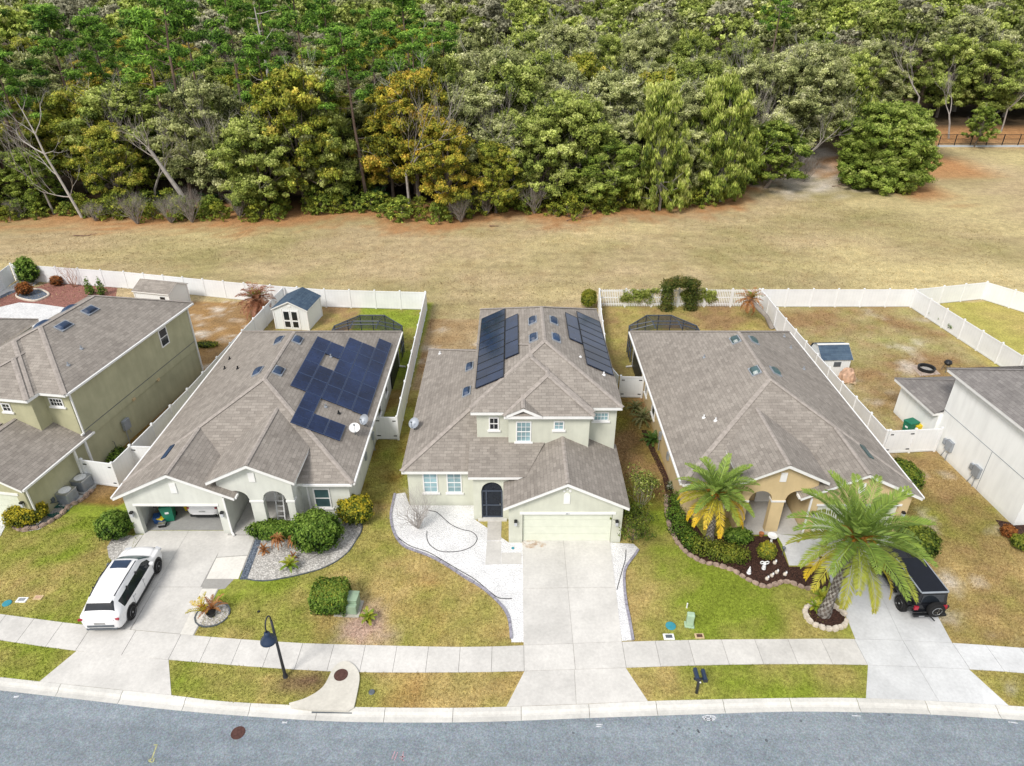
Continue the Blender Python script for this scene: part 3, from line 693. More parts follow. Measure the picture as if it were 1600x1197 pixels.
def dish(parent, x, y, zf, r=.36, col='grey_metal', face=(-.45, -.75, .5)):
    z = zf(x); m = MB(); n = Vector(face).normalized(); u = n.cross(Vector((0,0,1))).normalized(); v = u.cross(n)
    c = Vector((x, y, z+.5)); m.tube([(x, y, z), (x, y, z+.3), tuple(c-n*.06)], .025, 6)
    m.tube([(x+.22, y, z-.12 if zf(x+.22) < z else z), (x, y, z+.25)], .012, 5)
    o = P_('satellite_dish', m, 'steel_dark', parent)
    d = MB(); i0 = []
    for k in range(5):
        rr = r*k/4; row = []
        for j in range(18): t = 2*math.pi*j/18; row.append(c+u*rr*math.cos(t)*.92+v*rr*math.sin(t)+n*(.10*(k/4)**2-.05))
        i0.append(row)
    for k in range(4):
        for j in range(18): d.face([i0[k][j], i0[k][(j+1)%18], i0[k+1][(j+1)%18], i0[k+1][j]])
    P_('reflector', d, col, o, smooth=True)
    a = MB(); tip = c+n*.36-v*.06; a.tube([tuple(c-v*r*.95+n*.04), tuple(tip)], .016, 5); a.obox(tip, u, v, n, .05, .04, .09); P_('receiver_arm', a, 'steel_dark', o)
def downspout(parent, x, y, ztop, zbot=.08, dx=0, dy=-.25):
    m = MB(); m.box(x-.045, x+.045, y-.04, y+.04, zbot, ztop); m.obox((x+dx/2, y+dy/2, zbot-.02), Vector((dx, dy, 0)).normalized(), Vector((-dy, dx, 0)).normalized(), (0,0,1), max(abs(dx), abs(dy))/2+.03, .05, .09)
    P_('downspout', m, 'trim', parent)
def gutter(parent, x0, x1, y0, y1, z):
    m = MB(); m.box(x0, x1, y0, y1, z-.13, z-.015); m.box(x0+.02, x1-.02, y0+.03, y1-.03, z-.014, z-.010); P_('gutter', m, 'trim', parent)
def solar(parent, x0, x1, y0, y1, zf, sg, mat, frame, g=.012, mid=True, S=S):
    m = MB(); slope_box(m, (x0+x1)/2, (y0+y1)/2, zf, sg, (x1-x0)/2*math.hypot(1, S)-g, (y1-y0)/2-g, .035, .09)
    o = P_('solar_panel', m, mat, parent)
    f = MB(); c, e1, e2, n = slope_box(MB(), (x0+x1)/2, (y0+y1)/2, zf, sg, 1, 1, .0, .128)
    A, B = (x1-x0)/2*math.hypot(1, S)-g, (y1-y0)/2-g; w = .018
    for s in (-1, 1):
        f.obox(c+e1*s*(A-w), e1, e2, n, w, B, .006); f.obox(c+e2*s*(B-w), e1, e2, n, A-2*w, w, .006)
    if mid: f.obox(c, e1, e2, n, A-2*w, .008, .005)
    P_('panel_frame', f, frame, o)

# ------------------------------------------------------------------ the single-storey house (built once each, mirrored for its neighbour)
def single_storey(rt, mir, wall, open_garage, cols):
    MIR[0] = mir
    rf = Roof(); x0, x1, yb = -21.55, -8.85, 49.4; ze = 2.85
    rf.hip(x0, x1, 30.0, yb, ze)
    rf.gable(x0-.004, -15.0, 28.74, 33.15, ze)
    rf.gable(-16.34, -11.61, 28.8, 35.6, 3.85)
    P_('roof', rf.top, 'shingle', rt); P_('fascia', rf.fas, 'trim', rt); P_('ridge_cap', rf.cap, 'ridge', rt)
    zl = lambda x: ze+S*(x-x0); zr = lambda x: ze+S*(x1-x)
    w = MB(); xm = (x0-15.0)/2
    arch_wall(w, -21.2, -15.78, 29.07, 29.37, lambda x: ze+S*(6.55/2-abs(x-xm))-.1, [(-20.68, -16.2, 2.03, 0)])
    w.box(-21.2, -20.98, 29.37, yb-.4, 0, ze-.1); w.box(-9.45, -9.22, 30.42, yb-.4, 0, ze-.1); w.box(-20.98, -9.45, yb-.65, yb-.4, 0, ze-.1)
    w.box(-16.0, -15.78, 29.37, 31.9, 0, 3.9)
    w.box(-12.0, -9.45, 30.42, 30.65, 0, ze-.1)
    w.box(-15.78, -12.0, 31.9, 32.1, 0, 3.6); w.box(-12.0, -11.85, 30.65, 32.1, 0, 3.6)
    P_('wall', w, wall, rt)
    e = MB(); xe = -13.975
    arch_wall(e, -15.98, -11.95, 29.2, 29.55, lambda x: 3.85+S*(4.73/2-abs(x-xe))-.12, [(-15.74, -14.36, 2.3, .68), (-13.66, -12.36, 2.3, .66)], sub=14)
    e.box(-12.18, -11.95, 29.55, 30.42, 0, 3.75)
    P_('portico', e, wall, rt)
    cp = MB(); cp.box(-14.40, -13.62, 29.16, 29.59, 2.2, 2.31); cp.box(-12.4, -11.91, 29.16, 29.59, 2.2, 2.31); P_('column_capital', cp, 'trim', rt)
    fl = MB(); fl.box(-15.75, -12.0, 29.0, 31.9, .0, .06); fl.c = [(.50, .49, .47)]*len(fl.c); P_('porch_floor', fl, 'concrete', rt)
    d = MB(); d.box(-14.9, -13.9, 31.82, 31.9, .06, 2.15); o = P_('door', d, 'trim', rt); h = MB(); h.box(-14.0, -13.95, 31.76, 31.82, 1.0, 1.12); P_('handle', h, 'black', o)
    window(rt, 'front', 31.9, -13.5, -12.55, .75, 2.3, (2, 2), 'glass_dark', False)
    window(rt, 'front', 30.42, -11.2, -10.4, .85, 2.1, None, 'glass_teal', True)
    gable_vent(rt, 29.07, xm, 2.95, 3.62); gable_vent(rt, 29.2, xe, 3.62, 4.22)
    sconce(rt, 'front', 29.07, -20.95, 1.5); sconce(rt, 'front', 29.07, -15.98, 1.5)
    g = MB(); g.box(-20.78, -16.1, 29.03, 29.08, 2.04, 2.17); P_('garage_trim', g, 'trim', rt)
    if open_garage:
        i = MB(); i.box(-20.98, -16.0, 29.37, 36.2, -.02, .022); i.c = [(.36, .36, .35)]*len(i.c); P_('garage_floor', i, 'concrete', rt)
        i = MB(); i.box(-20.97, -20.94, 29.4, 36.2, .03, 2.7); i.box(-16.03, -16.005, 29.4, 36.2, .03, 2.7); i.box(-20.9, -16.05, 36.2, 36.3, .03, 2.7); P_('garage_wall', i, 'stucco_pale', rt)
        i = MB(); i.box(-20.7, -16.2, 29.5, 31.8, 2.42, 2.46); P_('garage_door', i, 'garage_door', rt)
    else:
        i = MB()
        for k in range(4): i.box(-20.66, -16.22, 29.2, 29.25, .03+k*.5, .03+k*.5+.488)
        P_('garage_door', i, 'garage_door', rt)
    gutter(rt, x0-.13, x0-.012, 28.8, yb, ze); gutter(rt, x1+.012, x1+.13, 30.0, yb, ze)
    gutter(rt, -15.0+.012, -14.88, 28.8, 29.15, ze); gutter(rt, -11.6, -8.86, 29.87, 29.985, ze)
    downspout(rt, -15.72, 29.02, 2.6, .08, .15, -.2); downspout(rt, -11.55, 30.36, 2.6, .08, 0, -.3); downspout(rt, -9.15, 48.6, 2.6, .1, .5, -.1)
    for x, y, zf, sg in ((-16.15, 42.5, zl, -1), (-16.2, 38.1, zl, -1), (-14.75, 42.1, zr, 1), (-14.75, 37.7, zr, 1)): roof_light(rt, x, y, zf, sg, .27, .42, cols['dome'])
    s = MB(); slope_box(s, -19.5, 31.6, zl, -1, .17, .62, .05, .02); P_('skylight', s, cols['dome'], rt)
    for x, y, zf, m in cols['pipes']: vent_pipe(rt, x, y, zl if zf == 'l' else zr, m)
    window(rt, 'right', -9.22, 39.6, 40.5, .9, 2.3, None, 'glass_dark'); window(rt, 'right', -9.22, 42.6, 43.3, .9, 2.3, None, 'glass_dark')
    # screened lanai corner at the rear
    sc = MB(); sc.box(-9.2, -9.12, 45.0, 48.9, .1, 2.55); P_('screen_panel', sc, 'black', rt)
    mp = MB(); mp.box(-9.22, -9.05, 37.0, 37.22, .9, 1.45); mp.tube([(-9.12, 37.1, .9), (-9.12, 37.1, 0)], .03, 5); mp.box(-9.22, -9.1, 34.6, 34.9, 1.0, 1.5); P_('meter_box', mp, 'grey_metal', rt)
    MIR[0] = None
    return zl, zr
left_house = root('house', 'single storey pale house with an open garage and blue solar panels on its brown roof', 'house', (-15.3, 39, 0), off=(-15.3, 39, 0))
zl, zr = single_storey(left_house, None, 'stucco_pale', True, {'dome': 'glass_blue', 'pipes': [(-20.4, 43.6, 'l', 'black'), (-20.1, 41.9, 'l', 'black'), (-18.6, 40.6, 'l', 'black'), (-11.55, 35.9, 'r', 'grey_metal'), (-10.75, 35.75, 'r', 'black'), (-12.5, 41.7, 'r', 'grey_metal')]})
q = .9896
cx = [v*q for v in (-13.95, -13.03, -12.11, -11.19, -10.27, -9.33)]
def pcol(i, ys):
    for a, b in zip(ys, ys[1:]): solar(left_house, cx[i], cx[i+1], a*q, b*q, zr, 1, 'solar_a', 'grey_metal' if False else 'panel_edge')
m, t, b = nt('panel_edge', .35, .5); b.inputs['Base Color'].default_value = (.035, .06, .13, 1)
pcol(0, [36.95, 38.69, 40.43, 42.17, 43.91]); pcol(1, [42.12, 43.9]); pcol(1, [36.92, 38.66, 40.4]); pcol(1, [33.4, 35.13, 36.9])
pcol(2, [36.84, 38.58, 40.32, 42.06, 43.8, 45.54]); pcol(3, [36.84, 38.58, 40.32, 42.06, 43.8, 45.54]); pcol(4, [36.78, 38.51, 40.24, 41.97, 43.7, 45.43, 47.16])
pcol(2, [33.4, 35.05]); pcol(3, [33.4, 35.05])
dish(left_house, -9.5, 34.3, zr, .36, 'trim', (.1, -.35, .9)); dish(left_house, -9.15, 35.5, zr, .34, 'grey_metal', (-.35, -.7, .62))
lad = MB()
for dx in (0, .42): lad.tube([(-13.35+dx, 29.75, .06), (-13.35+dx, 30.35, 2.75)], .035, 6)
for k in range(8): lad.tube([(-13.35, 29.8+k*.07, .3+k*.31), (-12.93, 29.8+k*.07, .3+k*.31)], .02, 5)
thing('ladder', lad, 'white_plastic', 'white ladder leaning inside the right arch of the pale porch', 'ladder', (-13.15, 29.75, .06))
right_house = root('house', 'single storey yellow house with twin arched porch behind the palms', 'house', (15.9, 39, 0), off=(15.9, 39, 0))
single_storey(right_house, .6, 'stucco_yellow', False, {'dome': 'glass_teal', 'pipes': [(-20.3, 47.2, 'l', 'grey_metal'), (-20.0, 45.0, 'l', 'grey_metal'), (-19.6, 41.4, 'l', 'grey_metal'), (-11.1, 35.0, 'r', 'white_plastic'), (-11.6, 34.3, 'r', 'white_plastic'), (-12.6, 41.5, 'r', 'grey_metal')]})

# ------------------------------------------------------------------ the two-storey house
def two_storey(rt, wall, wing, pane, full):
    rf = Roof(); ze = 6.0
    rf.hip(-2.34, 6.29, 32.9, 46.65, ze)
    rf.hip(-2.335, 4.58, 32.4, 41.0, ze, front_caps='r'); rf.hip(-.455, 4.575, 32.0, 39.0, ze)
    rf.gable(-.45, 1.69, 31.96, 35.0, ze)
    rf.gable(-.45, 6.25, 28.06, 33.9, 2.73, .487)
    # lean-to roof of the porch
    o = 29.93; z = 3.33; k = .262
    rf.top.face([(-2.43, o, z), (.74, o, z), (2.2, 33.0, z+k*3.07), (-2.43, 33.0, z+k*3.07)])
    rf.fas.face([(-2.42, o+.012, z-.01), (.62, o+.012, z-.01), (.32, o+.012, z-.18), (-2.42, o+.012, z-.18)]); rf.fas.face([(-2.42, o+.012, z-.18), (.30, o+.012, z-.18), (.3, 30.3, z-.18), (-2.42, 30.3, z-.18)])
    rf.top.face([(-2.43, o, z), (-2.43, 33.0, z+k*3.07), (-2.43, 33.0, z-.5), (-2.43, o, z-.19)])
    if wing: rf.hip(-6.3, 3.1, 31.1, 46.3, 2.85)
    P_('roof', rf.top, 'shingle', rt); P_('fascia', rf.fas, 'trim', rt); P_('ridge_cap', rf.cap, 'ridge', rt)
    w = MB()
    arch_wall(w, -.18, 5.98, 28.36, 28.66, lambda x: 2.73+.487*(3.35-abs(x-2.9))-.1, [(.57, 5.45, 2.05, 0)])
    w.box(5.76, 5.98, 28.66, 46.3, 0, 2.7); w.box(-.18, .04, 28.66, 31.5, 0, 2.7)
    arch_wall(w, -2.19, -.183, 30.26, 30.56, 3.2, [(-1.74, -.52, 2.1, .62)], sub=14)
    w.box(-2.19, -1.98, 30.56, 32.4, 0, 3.3)
    if wing: w.box(-6.05, -2.2, 31.5, 31.75, 0, 2.75); w.box(-6.05, -5.83, 31.75, 45.9, 0, 2.75); w.box(-5.83, -2, 45.6, 45.9, 0, 2.75)
    P_('wall', w, wall, rt)
    u = MB(); zt = ze-.12
    u.box(-2.02, -.2, 32.75, 33.0, 2.2, zt); u.box(-.2, 4.4, 32.35, 32.6, 2.2, zt); u.box(4.4, 6.06, 33.3, 33.5, 2.2, zt); u.box(4.2, 4.402, 32.6, 33.5, 2.2, zt)
    u.box(5.85, 6.06, 33.5, 46.3, 2.4, zt); u.box(-2.02, -1.8, 33.0, 46.3, 2.2, zt); u.box(-1.8, 5.85, 46.1, 46.3, 0, zt)
    P_('upper_wall', u, wall, rt)
    gp = MB(); gp.face([(-.3, 32.345, ze-.15), (1.54, 32.345, ze-.15), (.62, 32.345, ze+.40)]); P_('gable_panel', gp, wall, rt)
    g = MB()
    for k_ in range(4): g.box(.59, 5.43, 28.5, 28.545, .03+k_*.505, .03+k_*.505+.492)
    o_ = P_('garage_door', g, 'garage_door', rt)
    tr = MB(); tr.box(.42, 5.6, 28.315, 28.36, 2.06, 2.21); P_('garage_trim', tr, 'trim', rt)
    window(rt, 'front', 32.75, -1.26, -.82, 4.65, 5.38, (2, 2), 'glass_dark' if full else pane); window(rt, 'front', 32.35, .29, 1.03, 4.10, 5.36, (3, 4), pane)
    window(rt, 'front', 32.35, 2.43, 2.89, 4.92, 5.38, (2, 2), pane, rail=False); window(rt, 'front', 33.3, 4.78, 5.54, 4.92, 5.38, (4, 2), pane, rail=False)
    gable_vent(rt, 28.36, 2.92, 2.8, 3.52, True)
    for dx, dz in ((-.16, 0), (0, .14), (.16, 0)):
        v = MB(); v.lathe([(.06, -.05), (.06, 0)], (2.92+dx, 28.36, 3.66+dz), 10, 'y'); P_('gable_ornament', v, 'trim', rt)
        v = MB(); v.lathe([(.045, -.05), (.045, 0)], (.62+dx*.75, 32.345, 5.72+dz*.7), 10, 'y'); P_('gable_ornament', v, 'trim', rt)
    sconce(rt, 'front', 28.36, .2, 1.5); sconce(rt, 'front', 28.36, 5.68, 1.5)
    # screened front door under the arch
    d = MB(); d.box(-1.74, -.52, 30.40, 30.44, .1, 2.72); o_ = P_('screen_door', d, 'screen_door', rt)
    f = MB()
    for a, b_ in ((-1.74, -1.66), (-1.50, -1.42), (-.62, -.52)): f.box(a, b_, 30.35, 30.39, .1, 2.1)
    for z_ in (.1, .95, 1.98): f.box(-1.66, -.62, 30.352, 30.388, z_, z_+.09)
    P_('door_frame', f, 'screen_bar', o_); h = MB(); h.box(-.70, -.66, 30.30, 30.35, 1.05, 1.16); P_('handle', h, 'alloy', o_)
    st = MB(); st.box(-1.95, -.3, 30.1, 30.6, 0, .1); st.c = [(.62, .61, .58)]*len(st.c); P_('doorstep', st, 'concrete', rt)
    if wing:
        window(rt, 'front', 31.5, -5.11, -4.38, 1.08, 2.41, (2, 4), pane); window(rt, 'front', 31.5, -3.73, -2.99, 1.08, 2.41, (2, 4), pane)
    return ze
mid_house = root('house', 'two storey pale green house with dark solar panels on both roof slopes', 'house', (2.0, 38, 0), off=(2.0, 38, 0))
ze = two_storey(mid_house, 'stucco_cream', True, 'glass_pale', True)
zL = lambda x: ze+S*(x+2.34); zR = lambda x: ze+S*(6.29-x); zW = lambda x: 2.85+S*(x+6.3)
q = .967
def rows(x0, x1, y0, y1, n, zf, sg):
    for i in range(n): solar(mid_house, x0*q, x1*q, (y0+(y1-y0)*i/n)*q, (y0+(y1-y0)*(i+1)/n)*q, zf, sg, 'solar_b', 'black', .006, False)
rows(-2.2, -.44, 35.85, 46.0, 10, zL, -1); rows(-.42, .48, 38.1, 44.1, 3, zL, -1); rows(4.62, 6.38, 37.55, 45.6, 8, zR, 1); rows(3.70, 4.60, 40.3, 44.42, 2, zR, 1)
for x, y, zf, sg in ((1.41, 42.1, zL, -1), (1.40, 39.5, zL, -1), (2.81, 42.2, zR, 1), (2.82, 39.6, zR, 1)): roof_light(mid_house, x*q, y*q, zf, sg, .25, .46)
roof_light(mid_house, -2.84, 40.4, zW, -1, .24, .46); roof_light(mid_house, -2.84, 37.1, zW, -1, .24, .46)
dish(mid_house, -6.02, 35.1, zW, .36, 'grey_metal', (-.25, -.6, .75))
vent_pipe(mid_house, -5.3, 44.6, zW, 'white_plastic'); vent_pipe(mid_house, 5.55, 36.0, zR, 'white_plastic'); vent_pipe(mid_house, 4.05, 39.2, zR, 'grey_metal', .04, .15); vent_pipe(mid_house, 4.2, 37.1, zR, 'white_plastic', .04, .12)
fc = bpy.data.curves.new('house_number', 'FONT'); fc.body = '351'; fc.size = .15; fc.align_x = 'CENTER'; fc.extrude = .006
fo = bpy.data.objects.new('tmp', fc); COL.objects.link(fo); bpy.context.view_layer.update()
nm = bpy.data.meshes.new_from_object(fo.evaluated_get(bpy.context.evaluated_depsgraph_get())); bpy.data.objects.remove(fo)
nm.transform(Matrix.Translation((3.0, 28.305, 2.085)) @ Matrix.Rotation(R(90), 4, 'X')); nm.transform(Matrix.Translation((-2.0, -38, 0))); nm.materials.clear(); nm.materials.append(MATS['grey_metal'])
no = bpy.data.objects.new('house_number', nm); COL.objects.link(no); no.parent = mid_house
# the olive neighbour: the same plan turned a little with the bend of the street
th_ = R(-8.3)
olive_house = root('house', 'two storey olive green house with white trim and a plain side wall', 'house', (-29.75, 39.97, 0), th_, off=(2.0, 38, 0))
two_storey(olive_house, 'stucco_olive', False, 'glass_dark', False)
for x, y, zf, sg in ((1.3, 40.6, zL, -1), (1.3, 38.1, zL, -1), (2.75, 40.7, zR, 1), (2.75, 38.2, zR, 1)): roof_light(olive_house, x, y, zf, sg, .27, .5)
vent_pipe(olive_house, 4.6, 37.0, zR); vent_pipe(olive_house, 5.0, 35.2, zR)
window(olive_house, 'right', 6.06, 42.4, 43.2, 4.35, 5.55, (1, 2), 'glass_dark', False)
sm = MB(); sm.box(6.06, 6.075, 33.5, 46.3, 2.98, 3.02); P_('wall_seam', sm, 'steel_dark', olive_house)
bx = MB(); bx.rbox(6.06, 6.27, 36.5, 37.1, 1.0, 1.75, .03); bx.tube([(6.15, 36.6, 1.0), (6.15, 36.6, .0)], .03, 6); bx.tube([(6.15, 36.9, 1.0), (6.18, 37.0, .6)], .02, 6); P_('meter_box', bx, 'grey_metal', olive_house)
for y, z in ((41.0, 2.35), (38.2, 2.4)):
    bx = MB(); bx.box(6.06, 6.16, y-.12, y+.12, z, z+.16); P_('wall_vent', bx, 'tan_plastic', olive_house)
bx = MB(); bx.tube([(6.1, 35.4, 0), (6.1, 35.4, .9), (6.1, 35.3, 1.0)], .02, 6); bx.tube([(6.02, 29.6, .55), (6.1, 30.2, .2), (6.1, 31.2, .5)], .03, 6); bx.box(5.98, 6.08, 29.7, 29.9, .5, .75); bx.box(5.98, 6.08, 30.3, 30.5, .55, .8); P_('service_pipe', bx, 'steel_dark', olive_house)
downspout(olive_house, 6.12, 33.4, 5.8, 2.9, 0, -.2); downspout(olive_house, 6.12, 46.1, 5.8, .1, 0, .2); downspout(olive_house, 6.04, 28.5, 2.55, .1, 0, -.2)
gutter(olive_house, 6.30, 6.42, 32.95, 46.6, 6.0); gutter(olive_house, 6.26, 6.38, 28.1, 33.95, 2.73)
# the house beyond the olive one: a corner of roof
far_house = root('house', 'single storey house at the left edge of which only a roof corner shows', 'house', (-46, 44, 0), R(-1), off=(-46, 44, 0))
rf = Roof(); rf.hip(-52.4, -39.9, 33.0, 52.4, 2.6)
part('roof', rf.top, 'shingle', far_house); part('fascia', rf.fas, 'trim', far_house); part('ridge_cap', rf.cap, 'ridge', far_house)
w = MB(); w.box(-52, -40.35, 33.4, 52.0, 0, 2.5); part('wall', w, 'stucco_teal', far_house)
# the white neighbour on the right
th2 = R(3.6)
white_house = root('house', 'two storey white house with a dark roof and a low rear wing', 'house', (32.92, 34.19, 0), th2, off=(4.5, -3.7, 0))
rf = Roof(); rf.hip(-.4, 9.4, -8.35, .55, 5.65, S)
q1, q2, q3, q4, q5 = (-.67, -.02, 2.6), (-.67, 4.72, 2.6), (4.05, .0, 4.86), (9.0, .0, 4.86), (9.0, 4.72, 2.6)
rf.top.face([q1, q2, q3]); rf.top.face([q2, q5, q4, q3]); rf.ridge(q2, q3, .12, .05); rf.fas.box(-.65, 9.0, .06, 4.7, 2.4, 2.585)
part('roof', rf.top, 'shingle_dark', white_house); part('fascia', rf.fas, 'trim', white_house); part('ridge_cap', rf.cap, 'ridge_dark', white_house)
w = MB(); w.box(-.02, 9, -7.85, .05, 0, 5.5); w.box(-.25, 8.6, .05, 4.3, 0, 2.5); part('wall', w, 'stucco_white', white_house)
sm = MB(); sm.box(-.035, -.02, -7.85, .05, 2.86, 2.89); sm.box(-.033, -.02, -4.62, -4.59, 0, 2.86); part('wall_seam', sm, 'grey_metal', white_house)
vent_pipe(white_house, 2.6, -2.6, lambda x: 5.65+S*(x+.4), 'white_plastic')
for y in (-1.5, -4.2):
    bx = MB(); bx.box(-.2, -.02, y-.3, y+.25, .75, 1.45); bx.box(-.15, -.02, y+.35, y+.6, .9, 1.3); bx.tube([(-.1, y-.1, .75), (-.1, y-.1, 0)], .03, 6); bx.tube([(-.12, y+.15, .75), (-.2, y+.2, .3), (-.1, y+.4, .0)], .03, 6); part('meter_box', bx, 'grey_metal', white_house)
bx = MB(); bx.box(-.4, -.26, .6, .75, 2.1, 2.2); part('wall_vent', bx, 'trim', white_house)

# ------------------------------------------------------------------ fences
def fence(label, pts, h=1.83, picket=False, gates=(), bay=2.42, last=True):
    o = root('vinyl_fence' if not picket else 'picket_fence', label, 'fence', pts[0], off=(*pts[0], 0))
    posts = []; bi = 0
    for a, b in zip(pts, pts[1:]):
        A, B = Vector((*a, 0)), Vector((*b, 0)); l = (B-A).length; n = max(1, round(l/bay)); d = (B-A)/l; pr = Vector((-d.y, d.x, 0))
        for i in range(n):
            p = A+(B-A)*i/n; q = A+(B-A)*(i+1)/n; posts.append((p, d, pr)); c = (p+q)/2; hl = (q-p).length/2-.06
            m = MB()
            if picket:
                for z in (.28, .95, 1.62): m.obox(c+Vector((0,0,z)), d, pr, (0,0,1), hl, .022, .09)
                k = int(hl*2/.152)
                for j in range(k): m.obox(c+d*(-hl+(j+.5)*2*hl/k)+Vector((0,0,.1)), d, pr, (0,0,1), .036, .034, h-.12)
                part('panel', m, 'white_plastic', o)
            else:
                m.obox(c+Vector((0,0,.07)), d, pr, (0,0,1), hl, .022, h-.16)
                m.obox(c+Vector((0,0,.05)), d, pr, (0,0,1), hl, .036, .14); m.obox(c+Vector((0,0,h-.15)), d, pr, (0,0,1), hl, .036, .13)
                isg = bi in gates
                pn = part('gate' if isg else 'panel', m, 'vinyl', o)
                if isg:
                    g = MB()
                    for s in (-1, 1):
                        for z in (.3, 1.5): g.obox(c+d*(hl-.12)*s+Vector((0,0,z)), d, pr, (0,0,1), .12, .05, .06)
                    part('gate_hinge', g, 'black', pn)
            bi += 1
    if last: posts.append((B, d, pr))
    for p, d, pr in posts:
        m = MB(); m.obox(p, d, pr, (0,0,1), .065, .065, h+.02)
        m.obox(p+Vector((0,0,h+.02)), d, pr, (0,0,1), .08, .08, .03); i = len(m.v); m.obox(p+Vector((0,0,h+.05)), d, pr, (0,0,1), .06, .06, .05)
        part('fence_post', m, 'white_plastic', o)
    return o
fence('long white vinyl fence along the field behind the left yards', [(-52.2, 67.7), (-39.3, 65.4), (-26.1, 62.3), (-17.9, 60.7), (-8.2, 60.05)])
fence('white vinyl fence running off the frame beside the leafy green bush', [(-50.0, 50), (-51.5, 63), (-52.2, 67.5)], last=False)
fence('white vinyl fence between the solar roofed house and the grass beside the two storey house', [(-8.15, 59.9), (-7.72, 38.35), (-9.2, 38.4)], gates=(9,))
fence('white vinyl fence between the olive house and the solar roofed house', [(-22.0, 61.2), (-22.6, 51.7), (-23.2, 42.0), (-23.9, 35.2)], last=False)
fence('short white vinyl fence with a gate beside the two air conditioners', [(-26.2, 33.6), (-24.15, 33.2), (-23.95, 35.05), (-21.3, 34.9)], gates=(0, 2), bay=2.1)
fence('white vinyl gate closing the gap between the two storey house and the yellow house', [(8.05, 43.9), (9.7, 43.85)], gates=(0,), bay=1.7)
fence('white vinyl fence running back along the right side of the two storey house', [(8.33, 60.6), (7.95, 56), (7.35, 46), (7.9, 44.0)], last=False)
fence('white open picket fence overgrown with vines behind the yellow house', [(8.33, 60.75), (23.6, 60.75)], picket=True)
fence('white vinyl fence between the yellow house and the yard with the small barn shed', [(23.75, 60.6), (23.75, 54), (24.02, 43), (24.3, 36.7)])
fence('white vinyl fence with a gate in front of the green wheelie bin', [(24.5, 36.72), (28.0, 37.0)], gates=(0,), bay=1.75)
fence('white vinyl fence along the field behind the right yards', [(23.9, 60.75), (38.4, 60.75), (41.6, 61.5), (46.4, 62.6), (49.2, 58.4), (55, 50)])
fence('white vinyl fence between the brown yard and the yellow green yard', [(38.4, 60.6), (39.62, 49.3), (41, 36)])
# the white frame by the olive wall
a, b = (-26.4, 33.56), (-26.22, 34.48)
m = MB(); A, B = Vector((*a, 0)), Vector((*b, 0)); d = (B-A).normalized(); pr = Vector((-d.y, d.x, 0))
for p in (A, B): m.obox(p, d, pr, (0,0,1), .06, .06, 2.6)
m.obox((A+B)/2+Vector((0,0,2.6)), d, pr, (0,0,1), (B-A).length/2+.06, .06, .1)
thing('gate_frame', m, 'trim', 'tall empty white door frame standing against the olive wall', 'frame', a)

# ------------------------------------------------------------------ sheds
def gable_shed(label, loc, rz, w, dp, h, rise_, roof, ridge_x=False, door=True):
    o = root('garden_shed', label, 'shed', loc, rz)
    m = MB(); x0, x1, y0, y1 = -w/2, w/2, -dp/2, dp/2
    if not ridge_x:
        for y in (y0, y1): m.face([(x0, y, 0), (x1, y, 0), (x1, y, h), (0, y, h+rise_), (x0, y, h)])
        m.face([(x0, y0, 0), (x0, y1, 0), (x0, y1, h), (x0, y0, h)]); m.face([(x1, y0, 0), (x1, y1, 0), (x1, y1, h), (x1, y0, h)])
    else:
        for x in (x0, x1): m.face([(x, y0, 0), (x, y1, 0), (x, y1, h), (x, 0, h+rise_), (x, y0, h)])
        m.face([(x0, y0, 0), (x1, y0, 0), (x1, y0, h), (x0, y0, h)]); m.face([(x0, y1, 0), (x1, y1, 0), (x1, y1, h), (x0, y1, h)])
    part('wall', m, 'white_siding', o)
    r = MB(); f = MB(); e = .14; hw = (dp if ridge_x else w)/2; k = rise_/hw; z0 = h-k*e
    def T(u, v, z): return (v, u, z) if ridge_x else (u, v, z)
    L_ = (w if ridge_x else dp)/2+e
    for s in (-1, 1):
        r.face([T(s*(hw+e), -L_, z0+.05), T(0, -L_, h+rise_+.05), T(0, L_, h+rise_+.05), T(s*(hw+e), L_, z0+.05)])
        for v in (-L_, L_): f.face([T(s*(hw+e), v, z0+.045), T(0, v, h+rise_+.045), T(0, v, h+rise_-.07), T(s*(hw+e), v, z0-.07)])
        f.face([T(s*(hw+e), -L_, z0+.045), T(s*(hw+e), L_, z0+.045), T(s*(hw+e), L_, z0-.05), T(s*(hw+e), -L_, z0-.05)])
    part('roof', r, roof, o); part('fascia', f, 'trim', o)
    if door:
        for s in (-1, 1):
            d = MB(); a, b = (s*.03, s*.72); a, b = min(a, b), max(a, b); d.box(a, b, y0-.035, y0-.002, .12, h-.12)
            dd = part('door', d, 'white_plastic', o); g = MB(); g.box(a+.1, b-.1, y0-.05, y0-.036, .95, h-.25); g.box(a+.1, b-.1, y0-.05, y0-.036, .25, .8); part('pane', g, 'glass_dark', dd)
            t_ = MB(); t_.box(s*.78-.045, s*.78+.045, y0-.05, y0-.004, .1, h-.04); part('door_trim', t_, 'trim', o)
        v = MB(); v.box(-.14, .14, y0-.03, y0-.003, h+.18, h+.34); part('gable_vent', v, 'trim', o)
    c = MB()
    for x in (x0, x1):
        for y in (y0, y1): c.box(x-.05, x+.05, y-.05, y+.05, 0, h-.02)
    part('corner_trim', c, 'trim', o)
    return o
m, t, b = nt('white_siding', .6, .3); uv = texco(t, 'UV'); wv = N(t, 'ShaderNodeTexWave', Scale=1.6); wv.wave_profile = 'SAW'; L(t, uv, wv.inputs['Vector'])
cc = mixc(t, ramp(t, wv.outputs[0], [(0.0, 1.0), (.1, 0.0)]), (.76, .785, .78), (.55, .58, .60)); L(t, cc, b.inputs['Base Color'])
gable_shed('white garden shed with a blue shingle roof and double doors', (-19.55, 57.3, 0), R(-7), 3.1, 3.2, 2.0, .72, 'shingle_blue')
